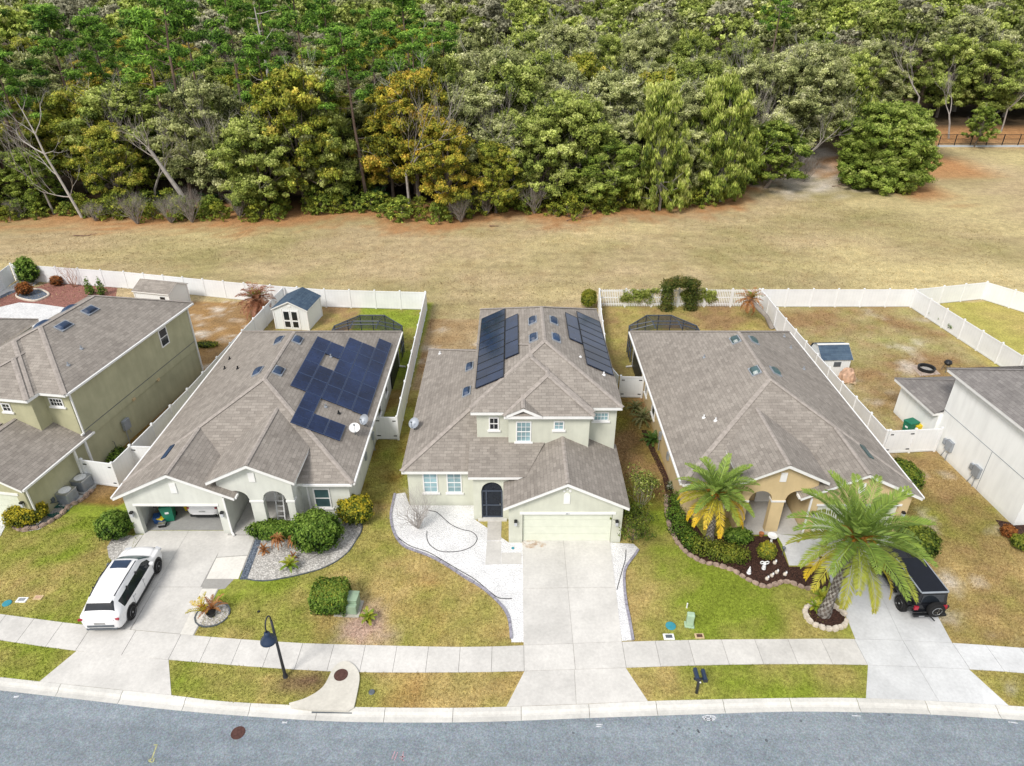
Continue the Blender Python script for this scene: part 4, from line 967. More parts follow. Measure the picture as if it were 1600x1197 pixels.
s2 = gable_shed('white garden shed with a grey brown roof behind the olive house', (-33.7, 61.2, 0), R(-13), 3.7, 2.7, 1.9, .62, 'shingle', True, False)
d = MB(); d.box(.9, 1.4, -1.39, -1.352, 1.1, 1.5); part('window', d, 'glass_dark', s2)
s3 = root('garden_shed', 'small grey white barn shed with a dark blue roof in the brown yard', 'shed', (25.4, 48.3, 0), R(2))
w = MB(); 
for x in (-1.15, 1.15): w.face([(x, -1.1, 0), (x, 1.1, 0), (x, 1.1, 1.45), (x, .75, 2.0), (x, 0, 2.25), (x, -.1, 2.2), (x, -1.1, 1.5)])
w.face([(-1.15, -1.1, 0), (1.15, -1.1, 0), (1.15, -1.1, 1.5), (-1.15, -1.1, 1.5)]); w.face([(-1.15, 1.1, 0), (1.15, 1.1, 0), (1.15, 1.1, 1.45), (-1.15, 1.1, 1.45)]); part('wall', w, 'white_siding', s3)
r = MB(); r.face([(-1.25, -1.22, 1.47), (1.25, -1.22, 1.47), (1.25, -.05, 2.24), (-1.25, -.05, 2.24)]); r.face([(-1.25, .05, 2.27), (1.25, .05, 2.27), (1.25, .8, 2.02), (-1.25, .8, 2.02)]); r.face([(-1.25, .8, 2.02), (1.25, .8, 2.02), (1.25, 1.2, 1.42), (-1.25, 1.2, 1.42)]); part('roof', r, 'shingle_blue', s3)
r = MB(); r.box(-1.27, 1.27, -.09, .09, 2.24, 2.30)
for s in (-1.26, 1.26): r.face([(s, -1.23, 1.49), (s, -.05, 2.26), (s, -.05, 2.16), (s, -1.23, 1.39)])
part('ridge_trim', r, 'trim', s3); r = MB(); r.box(-.15, .4, -1.14, -1.102, .85, 1.25); part('window', r, 'steel_dark', s3)

# ------------------------------------------------------------------ screened lanais
def lanai(label, x0, x1, y0, xa, xb):
    o = root('screen_enclosure', label, 'screen room', ((x0+x1)/2, 51.2, 0), off=((x0+x1)/2, 51.2, 0))
    zb, zt = 2.45, 3.05; E = [(x0, y0), (x0, 51.3), (xa, 53.4), (xb, 53.4), (x1, 51.3), (x1, y0)]; T = [(xa, y0), (xa, 50.9), (xb, 50.9), (xb, y0)]
    fr = MB()
    def bar(p, q, r=.04): fr.tube([p, q], r, 4)
    for a, b in zip(E, E[1:]):
        bar((*a, zb), (*b, zb), .05); bar((*a, .9), (*b, .9)); bar((*a, 0), (*a, zb)); bar(((a[0]+b[0])/2, (a[1]+b[1])/2, 0), ((a[0]+b[0])/2, (a[1]+b[1])/2, zb))
    for a, b in zip(T, T[1:]): bar((*a, zt), (*b, zt), .05)
    for e, t_ in ((1, 1), (2, 1), (3, 2), (4, 2)): bar((*E[e], zb), (*T[t_], zt))
    bar((x0, y0+1, zb), (xa, y0+.8, zt)); bar((x1, y0+1, zb), (xb, y0+.8, zt)); bar((xa, y0+.8, zt), (xb, y0+.8, zt))
    part('frame', fr, 'screen_bar', o); sc = MB()
    for a, b in zip(E, E[1:]): sc.face([(*a, 0), (*b, 0), (*b, zb), (*a, zb)])
    e = [(*p, zb) for p in E]; t_ = [(*p, zt) for p in T]
    sc.face([e[0], e[1], t_[1], t_[0]]); sc.face([e[1], e[2], t_[1]]); sc.face([e[2], e[3], t_[2], t_[1]]); sc.face([e[3], e[4], t_[2]]); sc.face([e[4], e[5], t_[3], t_[2]]); sc.face(t_)
    part('screen_panel', sc, 'screen', o); return o
lanai('dark domed screen room behind the solar roofed house', -14.7, -9.1, 49.5, -13.0, -10.9)
lanai('dark domed screen room behind the yellow house', 9.7, 15.3, 49.5, 11.5, 13.6)

# ------------------------------------------------------------------ street furniture
lp = root('street_lamp', 'black gooseneck street lamp with a bell shade on the verge', 'street lamp', (-10.11, 19.83, 0))
m = MB(); m.lathe([(.11, 0), (.11, .12), (.075, .2), (.065, 1.0), (.05, 3.65)], (0,0,0), 12); part('pole', m, 'dark_bronze', lp, smooth=True)
m = MB(); arc = [(0, 0, 3.6)]+[(-.02*(1-math.cos(t)), -.27*(1-math.cos(t)), 3.75+.36*math.sin(t)) for t in np.linspace(0, math.pi, 12)]+[(-.04, -.54, 3.5)]
m.tube(arc, .032, 8); part('gooseneck', m, 'dark_bronze', lp, smooth=True)
m = MB(); m.lathe([(.04, 3.62), (.10, 3.6), (.13, 3.5), (.15, 3.38), (.30, 3.22), (.345, 3.12), (.345, 3.09), (.32, 3.1), (.14, 3.33)], (-.04, -.54, -.05), 20); part('lamp_shade', m, 'navy', lp, smooth=True)
mb_ = root('mailbox', 'pair of black mailboxes on one post in the verge', 'mailbox', (8.04, 19.03, 0))
m = MB(); m.box(-.05, .05, -.05, .05, 0, .92); m.box(-.24, .32, -.05, .05, .92, .98); m.lathe([(.02, .98), (.03, 1.02), (.0, 1.05)], (0, -.03, 0), 8); part('post', m, 'dark_bronze', mb_)
for x, yy in ((-.11, .12), (.21, .06)):
    b = MB(); n = 8; w_ = .088; pts = [(x-w_, .99), (x+w_, .99)]+[(x+w_*math.cos(math.pi*i/n), 1.10+w_*math.sin(math.pi*i/n)) for i in range(n+1)]
    y0, y1 = yy-.27, yy+.27
    b.face([(px, y0, pz) for px, pz in pts]); b.face([(px, y1, pz) for px, pz in pts])
    for p, q in zip(pts, pts[1:]+pts[:1]): b.face([(p[0], y0, p[1]), (q[0], y0, q[1]), (q[0], y1, q[1]), (p[0], y1, p[1])])
    bo = part('mail_compartment', b, 'navy', mb_); d = MB(); d.box(x-.085, x+.085, y0-.012, y0-.001, .995, 1.17); part('door', d, 'dark_bronze', bo)
m = MB(); m.box(-.03, .03, -.2, -.16, .93, .98); part('number_plate', m, 'trim', mb_)
def cover(name, label, p, r, mat, z, cat='manhole cover'):
    m = MB(); m.lathe([(r, -.02), (r, .012), (r*.93, .016), (r*.90, .008), (r*.5, .010), (r*.48, .016), (r*.3, .016), (.001, .012)], (p[0], p[1], z), 24)
    for k in range(6): t = k*math.pi/3; m.obox((p[0]+math.cos(t)*r*.68, p[1]+math.sin(t)*r*.68, z+.008), (math.cos(t), math.sin(t), 0), (-math.sin(t), math.cos(t), 0), (0,0,1), r*.16, r*.06, .008)
    return thing(name, m, mat, label, cat, (p[0], p[1], z))
cover('manhole_cover', 'round rust brown manhole cover in the asphalt', (-11.35, 17.25), .29, 'rust_brown', -.10)
inlet = root('storm_inlet', 'pale concrete storm drain inlet curving out to the kerb', 'storm drain', (*(-7.59, 19.28), 0), off=(*(-7.59, 19.28), 0))
m = MB(); m.prism(smooth_line([(-9.56, 18.48), (-8.86, 18.75), (-8.29, 19.28), (-8.07, 20.16), (-7.81, 20.53), (-7.41, 20.56), (-6.98, 20.19), (-6.77, 19.7), (-6.73, 18.75), (-6.74, 18.26)], 4)+[(-6.93, 18.12), (-8.43, 18.15), (-9.41, 18.26)], -.2, .10); m.c = [(.60, .575, .51)]*len(m.c); part('slab', m, 'concrete', inlet)
m = MB(); q0, q1 = (-8.51, 18.25), (-6.79, 18.22); m.obox(((q0[0]+q1[0])/2, (q0[1]+q1[1])/2-.10, -.10), (1, -.02, 0), (.02, 1, 0), (0, 0, 1), (q1[0]-q0[0])/2, .05, .09); part('throat_shade', m, 'steel_dark', inlet)  # dark bar painted in for the shadow line between slab and kerb
cover('manhole_cover', 'round rust brown cover in the top of the storm drain inlet', (-7.63, 19.86), .31, 'rust_brown', .10)
def lidbox(name, label, p, a, b, mat, lid, z=.0):
    o = root(name, label, 'utility cover', (p[0], p[1], z)); m = MB(); m.rbox(-a, a, -b, b, -.05, .045, .02); part('box', m, mat, o); m = MB(); m.rbox(-a*.62, a*.62, -b*.55, b*.55, .04, .058, .008); part('lid', m, lid, o); return o
lidbox('meter_box', 'small white meter box nearest the driveway in the right lawn', (7.43, 22), .26, .17, 'white_plastic', 'steel_dark')
lidbox('meter_box', 'small tan meter box beside the pavement in the right lawn', (8.89, 22.04), .22, .15, 'tan_plastic', 'rust_brown')
lidbox('meter_box', 'white meter box in the lawn at the left edge', (-24.62, 24.25), .26, .17, 'white_plastic', 'alloy')
lidbox('meter_box', 'tan meter box in the lawn at the left edge', (-23.89, 24.41), .22, .15, 'tan_plastic', 'pink_wrap')
def valve(label, p, r, mat, z=0):
    m = MB(); m.lathe([(r, -.03), (r, .03), (r*.85, .05), (.001, .05)], (p[0], p[1], z), 14); thing('valve_lid', m, mat, label, 'valve cover', (p[0], p[1], z))
valve('round teal valve lid in the bare patch of the right lawn', (7.65, 22.64), .25, 'teal_lid'); valve('round teal valve lid at the left edge of the far left lawn', (-25.23, 24.04), .22, 'teal_lid')
valve('small dark blue cap in the verge right of the storm inlet', (-6.12, 19.06), .14, 'steel_dark'); valve('small dark cap in the middle of the left lawn', (-12.49, 23.51), .07, 'black'); valve('tiny teal cap in the white pebbles beside the walk', (0.05, 27.91), .08, 'teal_lid', .012)
pd = root('utility_pedestal', 'slim mint green utility pedestal in the right lawn', 'utility box', (*(8.55, 22.69), 0), R(-8))
m = MB(); m.rbox(-.17, .17, -.13, .13, 0, .72, .04); m.rbox(-.18, .18, -.14, .14, .6, .80, .05); part('cabinet', m, 'mint_box', pd); m = MB(); m.rbox(-.23, .23, -.19, .19, -.02, .06, .02); part('base', m, 'mint_box', pd)
tr = root('transformer', 'green pad mounted transformer box beside the clipped hedge', 'transformer', (*(-8.06, 23.71), 0), R(-4))
m = MB(); m.box(-.62, .62, -.55, .5, -.02, .07); m.c = [(.45, .43, .38)]*len(m.c); part('pad', m, 'concrete', tr)
m = MB(); m.rbox(-.48, .48, -.2, .4, .07, .78, .03); part('cabinet', m, 'green_box', tr); m = MB(); m.rbox(-.5, .5, -.42, -.19, .07, .60, .03); part('door', m, 'green_box', tr); m = MB(); m.rbox(-.51, .51, -.22, .43, .76, .83, .025); part('lid', m, 'green_box', tr)
m = MB(); m.lathe([(.035, 0), (.035, .32), (.02, .33)], (0,0,0), 8); thing('marker_post', m, 'white_plastic', 'tiny white marker post in the right lawn above the green pedestal', 'marker', (0,0,0)).location = (*(8.67, 23.76), 0)
# air conditioners
ac = root('air_conditioner', 'grey air conditioner nearer the yellow green bush', 'air conditioner', (*(-26.55, 31.91), 0), R(-10))
m = MB(); m.box(-.55, .55, -.55, .55, 0, .07); m.c = [(.5, .5, .48)]*len(m.c); part('pad', m, 'concrete', ac)
m = MB(); m.rbox(-.42, .42, -.42, .42, .07, .78, .06); 
for k in range(11): z = .13+k*.056; m.box(-.43, .43, -.36, .36, z, z+.02); m.box(-.36, .36, -.43, .43, z, z+.02)
part('casing', m, 'grey_metal', ac)
m = MB(); m.rbox(-.44, .44, -.44, .44, .77, .84, .03); part('lid', m, 'alloy', ac); m = MB(); m.lathe([(.34, .842), (.34, .855), (.30, .858), (.12, .85), (.10, .865), (.001, .865)], (0,0,0), 20); part('fan_grille', m, 'white_plastic', ac)
clone(ac, (-26.31, 33.13), R(-10), 'grey air conditioner beside the white vinyl gate')
hc = MB(); p0 = (-26.78, 30.99); pts = []
for k in range(150): t = k/150*2*math.pi*6; r_ = .42+.13*math.sin(k*1.3)+.05*math.sin(k*.31); pts.append((p0[0]+r_*1.25*math.cos(t), p0[1]+r_*math.sin(t), .04+.05*(k/150)+.02*math.sin(k)))
hc.tube(pts, .017, 5); thing('garden_hose', hc, 'hose_green', 'coiled green garden hose behind the yellow green bush', 'hose', (*p0, 0))
# irrigation lines in the pebbles
def line(label, pts, z=.03, r=.018, mat='hose_black', name='irrigation_hose', cat='hose'):
    P = [(p[0], p[1], z) for p in smooth_line(pts, 6)]; m = MB(); m.tube(P, r, 5); return thing(name, m, mat, label, cat, P[0])
line('thin black drip hose looping across the white pebbles', [(-4.97, 31.05), (-4.43, 30.88), (-3.89, 30.26), (-3.44, 29.77), (-2.83, 29.4), (-2.32, 29.24), (-2.01, 28.88), (-1.96, 28.52), (-2.19, 28.06), (-2.73, 27.72), (-3.42, 27.62), (-4.02, 27.72), (-4.52, 28.16), (-4.75, 28.67), (-4.81, 29.24)])
line('thin black drip hose following the edge of the white pebble bed', [(-6.89, 29.83), (-6.46, 28.88), (-5.65, 28.11), (-4.6, 27.62), (-3.79, 27.04), (-2.88, 26.34), (-1.93, 25.62), (-1.14, 24.79), (-0.64, 24.37), (0, 24.33)])
line('short black drip hose in the pebbles right of the driveway', [(6.23, 27.77), (6.09, 27.04), (5.76, 26.11), (5.36, 24.92)])
# painted marks on the road
def mark(name, label, strokes, mat, w=.03):
    m = MB()
    for st in strokes:
        P = [Vector((*p, 0)) for p in smooth_line(st, 4)]
        for a, b in zip(P, P[1:]):
            d = (b-a).normalized(); n = Vector((-d.y, d.x, 0))*w*rnd.uniform(.6, 1.2); m.face([tuple(p+Vector((0,0,-.096))) for p in (a-n, b-n, b+n, a+n)])
    struct(name, m, mat)
mark('road_marking', '', [[(-14.48, 16.73), (-14.45, 16.43), (-14.42, 16.14)], [(-14.42, 16.14), (-14.52, 16.09), (-14.33, 16.01), (-14.34, 16.19)], [(-14.61, 16.73), (-14.45, 16.73)]], 'paint_yellow', .028)
mark('road_marking', '', [[(-4.73, 16.46), (-4.81, 16.14)], [(-4.62, 16.43), (-4.7, 16.09)], [(-4.39, 16.46), (-4.39, 16.06)], [(-4.51, 16.22), (-4.31, 16.24)], [(-4.45, 16.14), (-4.31, 16.06)]], 'paint_pink', .022)
mark('road_marking', '', [[(8.05, 17.94), (8.29, 18.03), (8.6, 17.97), (8.46, 17.82), (8.13, 17.82)], [(8.09, 17.88), (8.56, 17.91)], [(8.2, 18), (8.18, 17.79)], [(8.42, 18), (8.39, 17.79)]], 'paint_white', .03)
mark('road_marking', '', [[(3.53, 17.62), (3.8, 17.62)], [(3.5, 17.53), (3.74, 17.53)]], 'paint_white', .025); mark('road_marking', '', [[(14.42, 18.03), (14.78, 18)]], 'paint_white', .03); mark('road_marking', '', [[(20.87, 17.74), (21.24, 17.68)]], 'paint_white', .03); mark('road_marking', '', [[(-21.69, 18.9), (-21.49, 18.94)]], 'paint_white', .04); mark('road_marking', '', [[(-9.66, 17.71), (-9.45, 17.71)]], 'paint_white', .04)
ts_ = MB(); rnd.seed(11)
for px in [(8.97, 17.53), (7.76, 17.28), (7.73, 17.36), (6.99, 17.51), (7.37, 17.42), (8.68, 17.25), (9.26, 17.82), (12.16, 17.79), (12.62, 16.97), (10.43, 16.92), (9.04, 17.11), (6.85, 17.34), (2.54, 17.25), (-0.27, 17.68), (6.66, 17.22), (16, 18.06)]:
    n = 9; r0 = rnd.uniform(.03, .07); ts_.face([(px[0]+r0*rnd.uniform(.6, 1.3)*math.cos(2*math.pi*i/n), px[1]+r0*rnd.uniform(.6, 1.3)*math.sin(2*math.pi*i/n), -.0965) for i in range(n)])
struct('road_stain', ts_, 'tar')
st_ = MB(); rnd.seed(12)
for (cx_, cy_), r0, k in (((1.06, 28.26), .32, 11), ((0.92, 28.36), .2, 9), ((1.52, 28.16), .22, 9)):
    st_.face([(cx_+r0*1.8*rnd.uniform(.8, 1.2)*math.cos(2*math.pi*i/k), cy_+r0*1.0*rnd.uniform(.8, 1.2)*math.sin(2*math.pi*i/k), .0275) for i in range(k)])
m, t, b = nt('rust_stain', .9, .1); tr_ = t.nodes.new('ShaderNodeBsdfTransparent'); mx = t.nodes.new('ShaderNodeMixShader'); b.inputs['Base Color'].default_value = (.55, .30, .10, 1)
L(t, ramp(t, noise_(t, wpos(t), 3.2, 6, .7), [(.42, 0.0), (.72, .55)]), mx.inputs[0]); L(t, tr_.outputs[0], mx.inputs[1]); L(t, b.outputs[0], mx.inputs[2]); L(t, mx.outputs[0], t.nodes['Material Output'].inputs[0])
struct('rust_stain', st_, 'rust_stain')

# ------------------------------------------------------------------ edging
def pebble_edge(label, pts, mat='edging_grey', w=.065, h=.10):
    m = MB(); P = resample(smooth_line(pts, 5), .30)
    for a, b in zip(P, P[1:]):
        A, B = Vector((*a, -.02)), Vector((*b, -.02)); d = (B-A).normalized(); n = Vector((-d.y, d.x, 0)); m.obox((A+B)/2, d, n, (0,0,1), (B-A).length/2*.94, w, h+rnd.uniform(-.015, .02)); 
    thing('bed_edging', m, mat, label, 'garden edging', (*P[0], 0))
pebble_edge('scalloped grey edging round the large white pebble bed', BEDC); pebble_edge('scalloped grey edging of the narrow pebble bed right of the driveway', [(5.7, 21.8), (5.72, 22.96), (5.71, 24.16), (5.83, 25.66), (5.99, 26.34), (6.31, 26.9), (6.66, 27.38), (6.95, 27.87)])
pebble_edge('thin dark edging along the shell gravel bed', BEDL, 'steel_dark', .03, .06)
rs = MB(); bm = bmesh.new(); bmesh.ops.create_cube(bm, size=1); bmesh.ops.bevel(bm, geom=bm.edges[:], offset=.18, segments=2, affect='EDGES')
stone_me = []
for k in range(3):
    b2 = bm.copy()
    for v in b2.verts: v.co *= 1+.22*mnoise.noise(v.co*1.7+Vector((k*9, 0, 0)))
    q = MB(); q.add_bm(b2); stone_me.append(q)
def stones(label, group, pts, step, size, mat, closed=False, cat='edging stone'):
    P = resample(smooth_line(pts, 5, closed)+([pts[0]] if closed else []), step); proto = []
    for i, (a, b) in enumerate(zip(P, P[1:])):
        if i < 3:
            q = MB(); s = stone_me[i]; q.v = [(v[0]*size[0], v[1]*size[1], v[2]*size[2]+size[2]*.42) for v in s.v]; q.f = s.f; q.c = s.c
            o = thing('edging_stone', q, mat, label, cat, (0,0,0), group); proto.append(o)
        else: o = proto[i % 3].copy(); COL.objects.link(o)
        o.location = ((a[0]+b[0])/2, (a[1]+b[1])/2, 0); o.rotation_euler = (0, 0, math.atan2(b[1]-a[1], b[0]-a[0])+rnd.uniform(-.15, .15)); k = rnd.uniform(.88, 1.1); o.scale = (k, k, k*rnd.uniform(.9, 1.1))
stones('rough brown block edging the dark mulch bed of the yellow house', 'blocks edging the mulch bed', [(9.34, 32.39), (9.11, 31.22), (9, 30.26), (9.02, 29.29), (9.16, 28.36), (9.43, 27.67), (9.83, 27.14), (10.27, 26.81), (10.9, 26.62), (11.51, 26.34), (11.91, 25.98), (12.29, 25.57), (12.63, 25.27), (13.07, 25.09), (13.62, 25.27), (14.12, 25.49), (14.52, 25.31), (14.96, 25.05), (15.68, 24.88)], .36, (.34, .22, .17), 'edging_stone')
stones('pale stone in the ring round the leaning palm trunk base', 'pale stones ringing the palm', [(15.32+.98*math.cos(t), 23.2+.80*math.sin(t)) for t in np.linspace(0, 2*math.pi, 14)[:-1]], .30, (.28, .22, .22), 'pale_stone', True)
stones('pink grey stone edging the bed by the air conditioners', 'stones edging the bed by the olive wall', [(-28.5, 29.67), (-27.83, 29.35), (-27.02, 29.5), (-26.65, 29.93), (-26.35, 30.37), (-26.26, 30.93), (-26.26, 31.39), (-25.82, 31.97), (-25.61, 33.19)], .42, (.38, .24, .2), 'edging_stone')
sheet_struct('mulch_bed', [(15.32+.95*math.cos(t), 23.2+.76*math.sin(t)) for t in np.linspace(0, 2*math.pi, 20)[:-1]], 'mulch', .03)
rc = (-14.69, 23.32); sheet_struct('pebble_bed', [(rc[0]+.78*math.cos(t), rc[1]+.72*math.sin(t)) for t in np.linspace(0, 2*math.pi, 24)[:-1]], 'shell_gravel', .02)
pebble_edge('dark round edging of the small pebble ring by the left driveway', [(rc[0]+.82*math.cos(t), rc[1]+.76*math.sin(t)) for t in np.linspace(0, 2*math.pi, 24)], 'steel_dark', .03, .08)
# low border in the red mulch yard
def border(label, pts, mat='pale_stone'):
    P = [(p[0], p[1], .08) for p in smooth_line(pts, 4, True)]; m = MB(); m.tube(P+[P[0]], .11, 5); thing('bed_edging', m, mat, label, 'garden edging', P[0])
border('cream curving border round the blue grey island in the red mulch', [(-49.37, 63.23), (-49.63, 64.06), (-49.18, 64.9), (-48.17, 65.07), (-46.57, 63.89), (-46.37, 62.91), (-46.84, 62.1), (-48.11, 62.42)])
# ------------------------------------------------------------------ bins, pots, ornaments
def wheelie(label, loc, rz, mat, lidmat, s=1.0):
    o = root('wheelie_bin', label, 'bin', loc, rz)
    m = MB(); a, b, h = .30*s, .36*s, 1.0*s; lo = [(-a*.8, -b*.75), (a*.8, -b*.75), (a*.8, b*.8), (-a*.8, b*.8)]; hi = [(-a, -b), (a, -b), (a, b), (-a, b)]
    m.face([(x, y, .06) for x, y in lo]); 
    for i in range(4): j = (i+1) % 4; m.face([(*lo[i], .06), (*lo[j], .06), (*hi[j], h), (*hi[i], h)])
    part('body', m, mat, o); l = MB(); l.rbox(-a*1.06, a*1.06, -b*1.12, b*1.08, h, h+.09*s, .04); l.box(-a*.7, a*.7, b*1.02, b*1.2, h-.06, h+.02); part('lid', l, lidmat, o)
    for sx in (-1, 1): q = MB(); q.lathe([(.11, -.03), (.11, .03)], (sx*a*.86, b*.78, .11), 14, 'x'); part('wheel', q, 'rubber', o)
    m = MB(); m.box(-.10, .10, -b*.92-.02, -b*.90, h*.62, h*.74); part('sticker', m, 'trim', o)
    return o
wheelie('green wheelie bin inside the open garage', (-19.75, 30.3, .02), R(15), 'bin_green', 'bin_green', 1.08); wheelie('yellow lidded bin deeper in the open garage', (-18.95, 31.2, .02), R(4), 'bin_yellow', 'bin_yellow', .95)
wheelie('green wheelie bin against the white house', (27.25, 38.97), R(-70), 'bin_green', 'bin_green', 1.05); wheelie('yellow recycling bin behind the white gate', (27.74, 38.9), R(-80), 'bin_yellow', 'bin_yellow', .85)
bk = root('bicycle', 'bicycle with pale rims inside the open garage', 'bicycle', (-20.45, 30.75, .02), R(75))
for y in (-.52, .52):
    w_ = MB(); n = 28; w_.tube([(0, y+.33*math.cos(2*math.pi*i/n), .35+.33*math.sin(2*math.pi*i/n)) for i in range(n+1)], .022, 6, False); wo = part('wheel', w_, 'tan_plastic', bk)
    sp = MB()
    for k in range(8): t = math.pi*k/8; sp.tube([(0, y-.31*math.cos(t), .35-.31*math.sin(t)), (0, y+.31*math.cos(t), .35+.31*math.sin(t))], .006, 4)
    part('spokes', sp, 'alloy', wo)
m = MB(); m.tube([(0, -.52, .35), (0, -.15, .35), (0, .3, .82), (0, -.22, .85), (0, -.52, .35)], .022, 6); m.tube([(0, -.15, .35), (0, -.25, .95)], .02, 6); m.tube([(0, .52, .35), (0, .3, .95)], .022, 6); part('frame', m, 'steel_dark', bk)
m = MB(); m.rbox(-.07, .07, -.38, -.12, .94, 1.0, .025); part('saddle', m, 'black', bk); m = MB(); m.tube([(-.28, .26, 1.0), (0, .32, .98), (.28, .26, 1.0)], .018, 6); part('handlebar', m, 'black', bk)
def tote(label, loc, rz, mat, lid, a, b, h):
    o = root('storage_tub', label, 'tub', loc, rz); m = MB(); m.rbox(-a, a, -b, b, 0, h, .05); part('tub', m, mat, o); m = MB(); m.rbox(-a*1.05, a*1.05, -b*1.05, b*1.05, h-.02, h+.05, .02); part('lid', m, lid, o)
tote('blue bundle on the garage floor', (-20.4, 30.1, .02), R(20), 'blue_plastic', 'blue_plastic', .18, .24, .38); tote('yellow and blue tool case beside the green garage bin', (-20.1, 29.95, .02), R(-15), 'blue_plastic', 'bin_yellow', .2, .14, .34); tote('black tool box on the garage floor', (-19.95, 29.68, .02), R(10), 'black', 'alloy', .2, .15, .2)
m = MB(); m.box(-16.5, -16.08, 29.6, 30.5, .03, .045); thing('floor_mat', m, 'black', 'black mat just inside the right of the open garage', 'mat', (-16.3, 30, .03))
def pot(label, loc, r, h, mat, cat='pot'):
    m = MB(); m.lathe([(r*.62, 0), (r*.95, h*.75), (r, h*.9), (r*1.05, h), (r*.88, h), (r*.85, h*.85), (.001, h*.83)], (0,0,0), 16); o = thing('plant_pot', m, mat, label, cat, (0,0,0), smooth=False); o.location = (*loc, 0); return o
pot('black pot in the round pebble ring', (-14.71, 23.28), .24, .3, 'black'); pot('grey pot in the shell gravel bed', (-11.71, 26.34), .16, .26, 'grey_metal'); pot('black pot in the pink sandy patch', (-6.95, 22.89), .15, .2, 'black')
pot('small terracotta pot on the edge of the dark mulch by the porch', (13.97, 28.88), .14, .24, 'terracotta')
# bird bath, angel and little statues in the mulch
bb = MB(); bb.lathe([(.2, 0), (.18, .06), (.08, .12), (.06, .5), (.09, .58), (.28, .66), (.32, .74), (.30, .75), (.22, .70), (.001, .69)], (0,0,0), 20); o = thing('bird_bath', bb, 'white_plastic', 'white stone bird bath at the foot of the porch pillar', 'bird bath', (0,0,0), smooth=True); o.location = (*(14.3, 28.26), .01); o.scale = (.85,)*3
def figure(label, loc, h, kind):
    o = root('garden_statue', label, 'statue', (*loc, .01)); m = MB(); o.scale = (.68,)*3
    if kind == 'angel':
        m.lathe([(.16, 0), (.15, .08), (.13, .1), (.15, .2), (.11, .42), (.13, .55), (.05, .62)], (0,0,0), 14); part('body', m, 'white_plastic', o)
        h_ = MB(); h_.lathe([(.0, .60), (.06, .63), (.075, .69), (.05, .75), (.0, .77)], (0,0,0), 12); part('head', h_, 'white_plastic', o)
        for s in (-1, 1):
            w_ = MB(); n = 14; w_.tube([(s*.2+.13*math.cos(2*math.pi*i/n), .05, .60+.13*math.sin(2*math.pi*i/n)) for i in range(n+1)], .038, 6, False); w_.tube([(s*.04, .04, .5), (s*.12, .05, .52)], .04, 6); part('wing', w_, 'white_plastic', o)
    elif kind == 'tall':
        m.lathe([(.17, 0), (.17, .06), (.12, .09), (.14, .25), (.08, .45), (.03, .5)], (0,0,0), 12); part('body', m, 'white_plastic', o); h_ = MB(); h_.lathe([(0, .48), (.06, .52), (.065, .58), (.03, .68), (0, .74)], (0,0,0), 10); part('head', h_, 'white_plastic', o)
    else:
        m.lathe([(.0, 0), (.13, .02), (.15, .12), (.11, .22), (.0, .26)], (0,0,0), 12); part('body', m, 'pale_stone', o); h_ = MB(); h_.lathe([(0, .20), (.075, .25), (.07, .34), (0, .38)], (.07, -.03, 0), 10); part('head', h_, 'white_plastic', o)
        e = MB(); e.tube([(.05, 0, .34), (.03, .02, .44)], [.022, .01], 5); e.tube([(.10, -.02, .34), (.10, .01, .44)], [.022, .01], 5); part('ear', e, 'white_plastic', o)
    return o
figure('white robed statue standing alone at the left of the ornament bed', (12.44, 26.07), .7, 'tall'); figure('white statue with two round ring wings in the mulch', (13.32, 26.39), .7, 'angel')
figure('small pale animal statue nearest the block edging', (13.24, 25.62), .4, 'a'); figure('small pale animal statue in the middle of the little group', (13.56, 25.84), .4, 'a'); figure('small pale animal statue behind the little group in the mulch', (13.89, 26.07), .4, 'a'); figure('small pale animal statue at the right of the little group', (14.28, 25.93), .4, 'a'); figure('small pale animal statue up beside the round yellow shrub', (14.02, 26.76), .4, 'a')
sg = MB(); sg.tube([(16.09, 26.3)+(.0,), (16.09, 26.3)+(.9,)], .018, 6); sg.lathe([(.07, .9), (.09, .96), (.02, 1.02)], (*(16.09, 26.3), 0), 10); thing('garden_light', sg, 'black', 'black stake light at the corner of the mulch bed', 'garden light', (*(16.09, 26.3), 0))
sg = MB(); sg.tube([(*(14.64, 27.38), 0), (*(14.64, 27.38), .55)], .02, 6); sg.lathe([(.09, .5), (.10, .58), (.02, .66)], (*(14.64, 27.38), 0), 10); thing('garden_light', sg, 'steel_dark', 'dark stake light beside the porch walk', 'garden light', (*(14.64, 27.38), 0))
# the far right yard
pit = root('fire_pit', 'black ring fire pit on a square sand pad', 'fire pit', (*(33.37, 48.19), 0))
m = MB(); m.lathe([(.62, 0), (.66, .28), (.60, .30), (.54, .26), (.52, .05), (.001, .04)], (0,0,0), 24); part('ring', m, 'black', pit); m = MB(); m.lathe([(.5, .05), (.3, .12), (.001, .13)], (0,0,0), 12); part('ash', m, 'grey_gravel', pit)
sheet_struct('sand_patch', [(32.51, 48.94), (34.24, 49.05), (34.15, 47.45), (32.36, 47.14)], 'sandy_soil', .015)
gr = root('grill', 'black kettle grill beside the low rear wing of the white house', 'grill', (*(34.8, 47.97), 0))
m = MB(); m.lathe([(.0, .55), (.2, .6), (.3, .75), (.3, .8), (.22, .95), (.06, 1.02), (.0, 1.03)], (0,0,0), 16); part('kettle', m, 'black', gr)
for k in range(3): t = 2.1*k; q = MB(); q.tube([(.18*math.cos(t), .18*math.sin(t), .6), (.34*math.cos(t), .34*math.sin(t), 0)], .016, 5); part('leg', q, 'steel_dark', gr)
wp = root('wrapped_pallet', 'pallet load in pinkish wrap beside the small barn shed', 'pallet', (*(26.13, 46.32), 0), R(-5))
m = MB()
for k in range(3): m.box(-.55+k*.5, -.43+k*.5, -.5, .5, 0, .1)
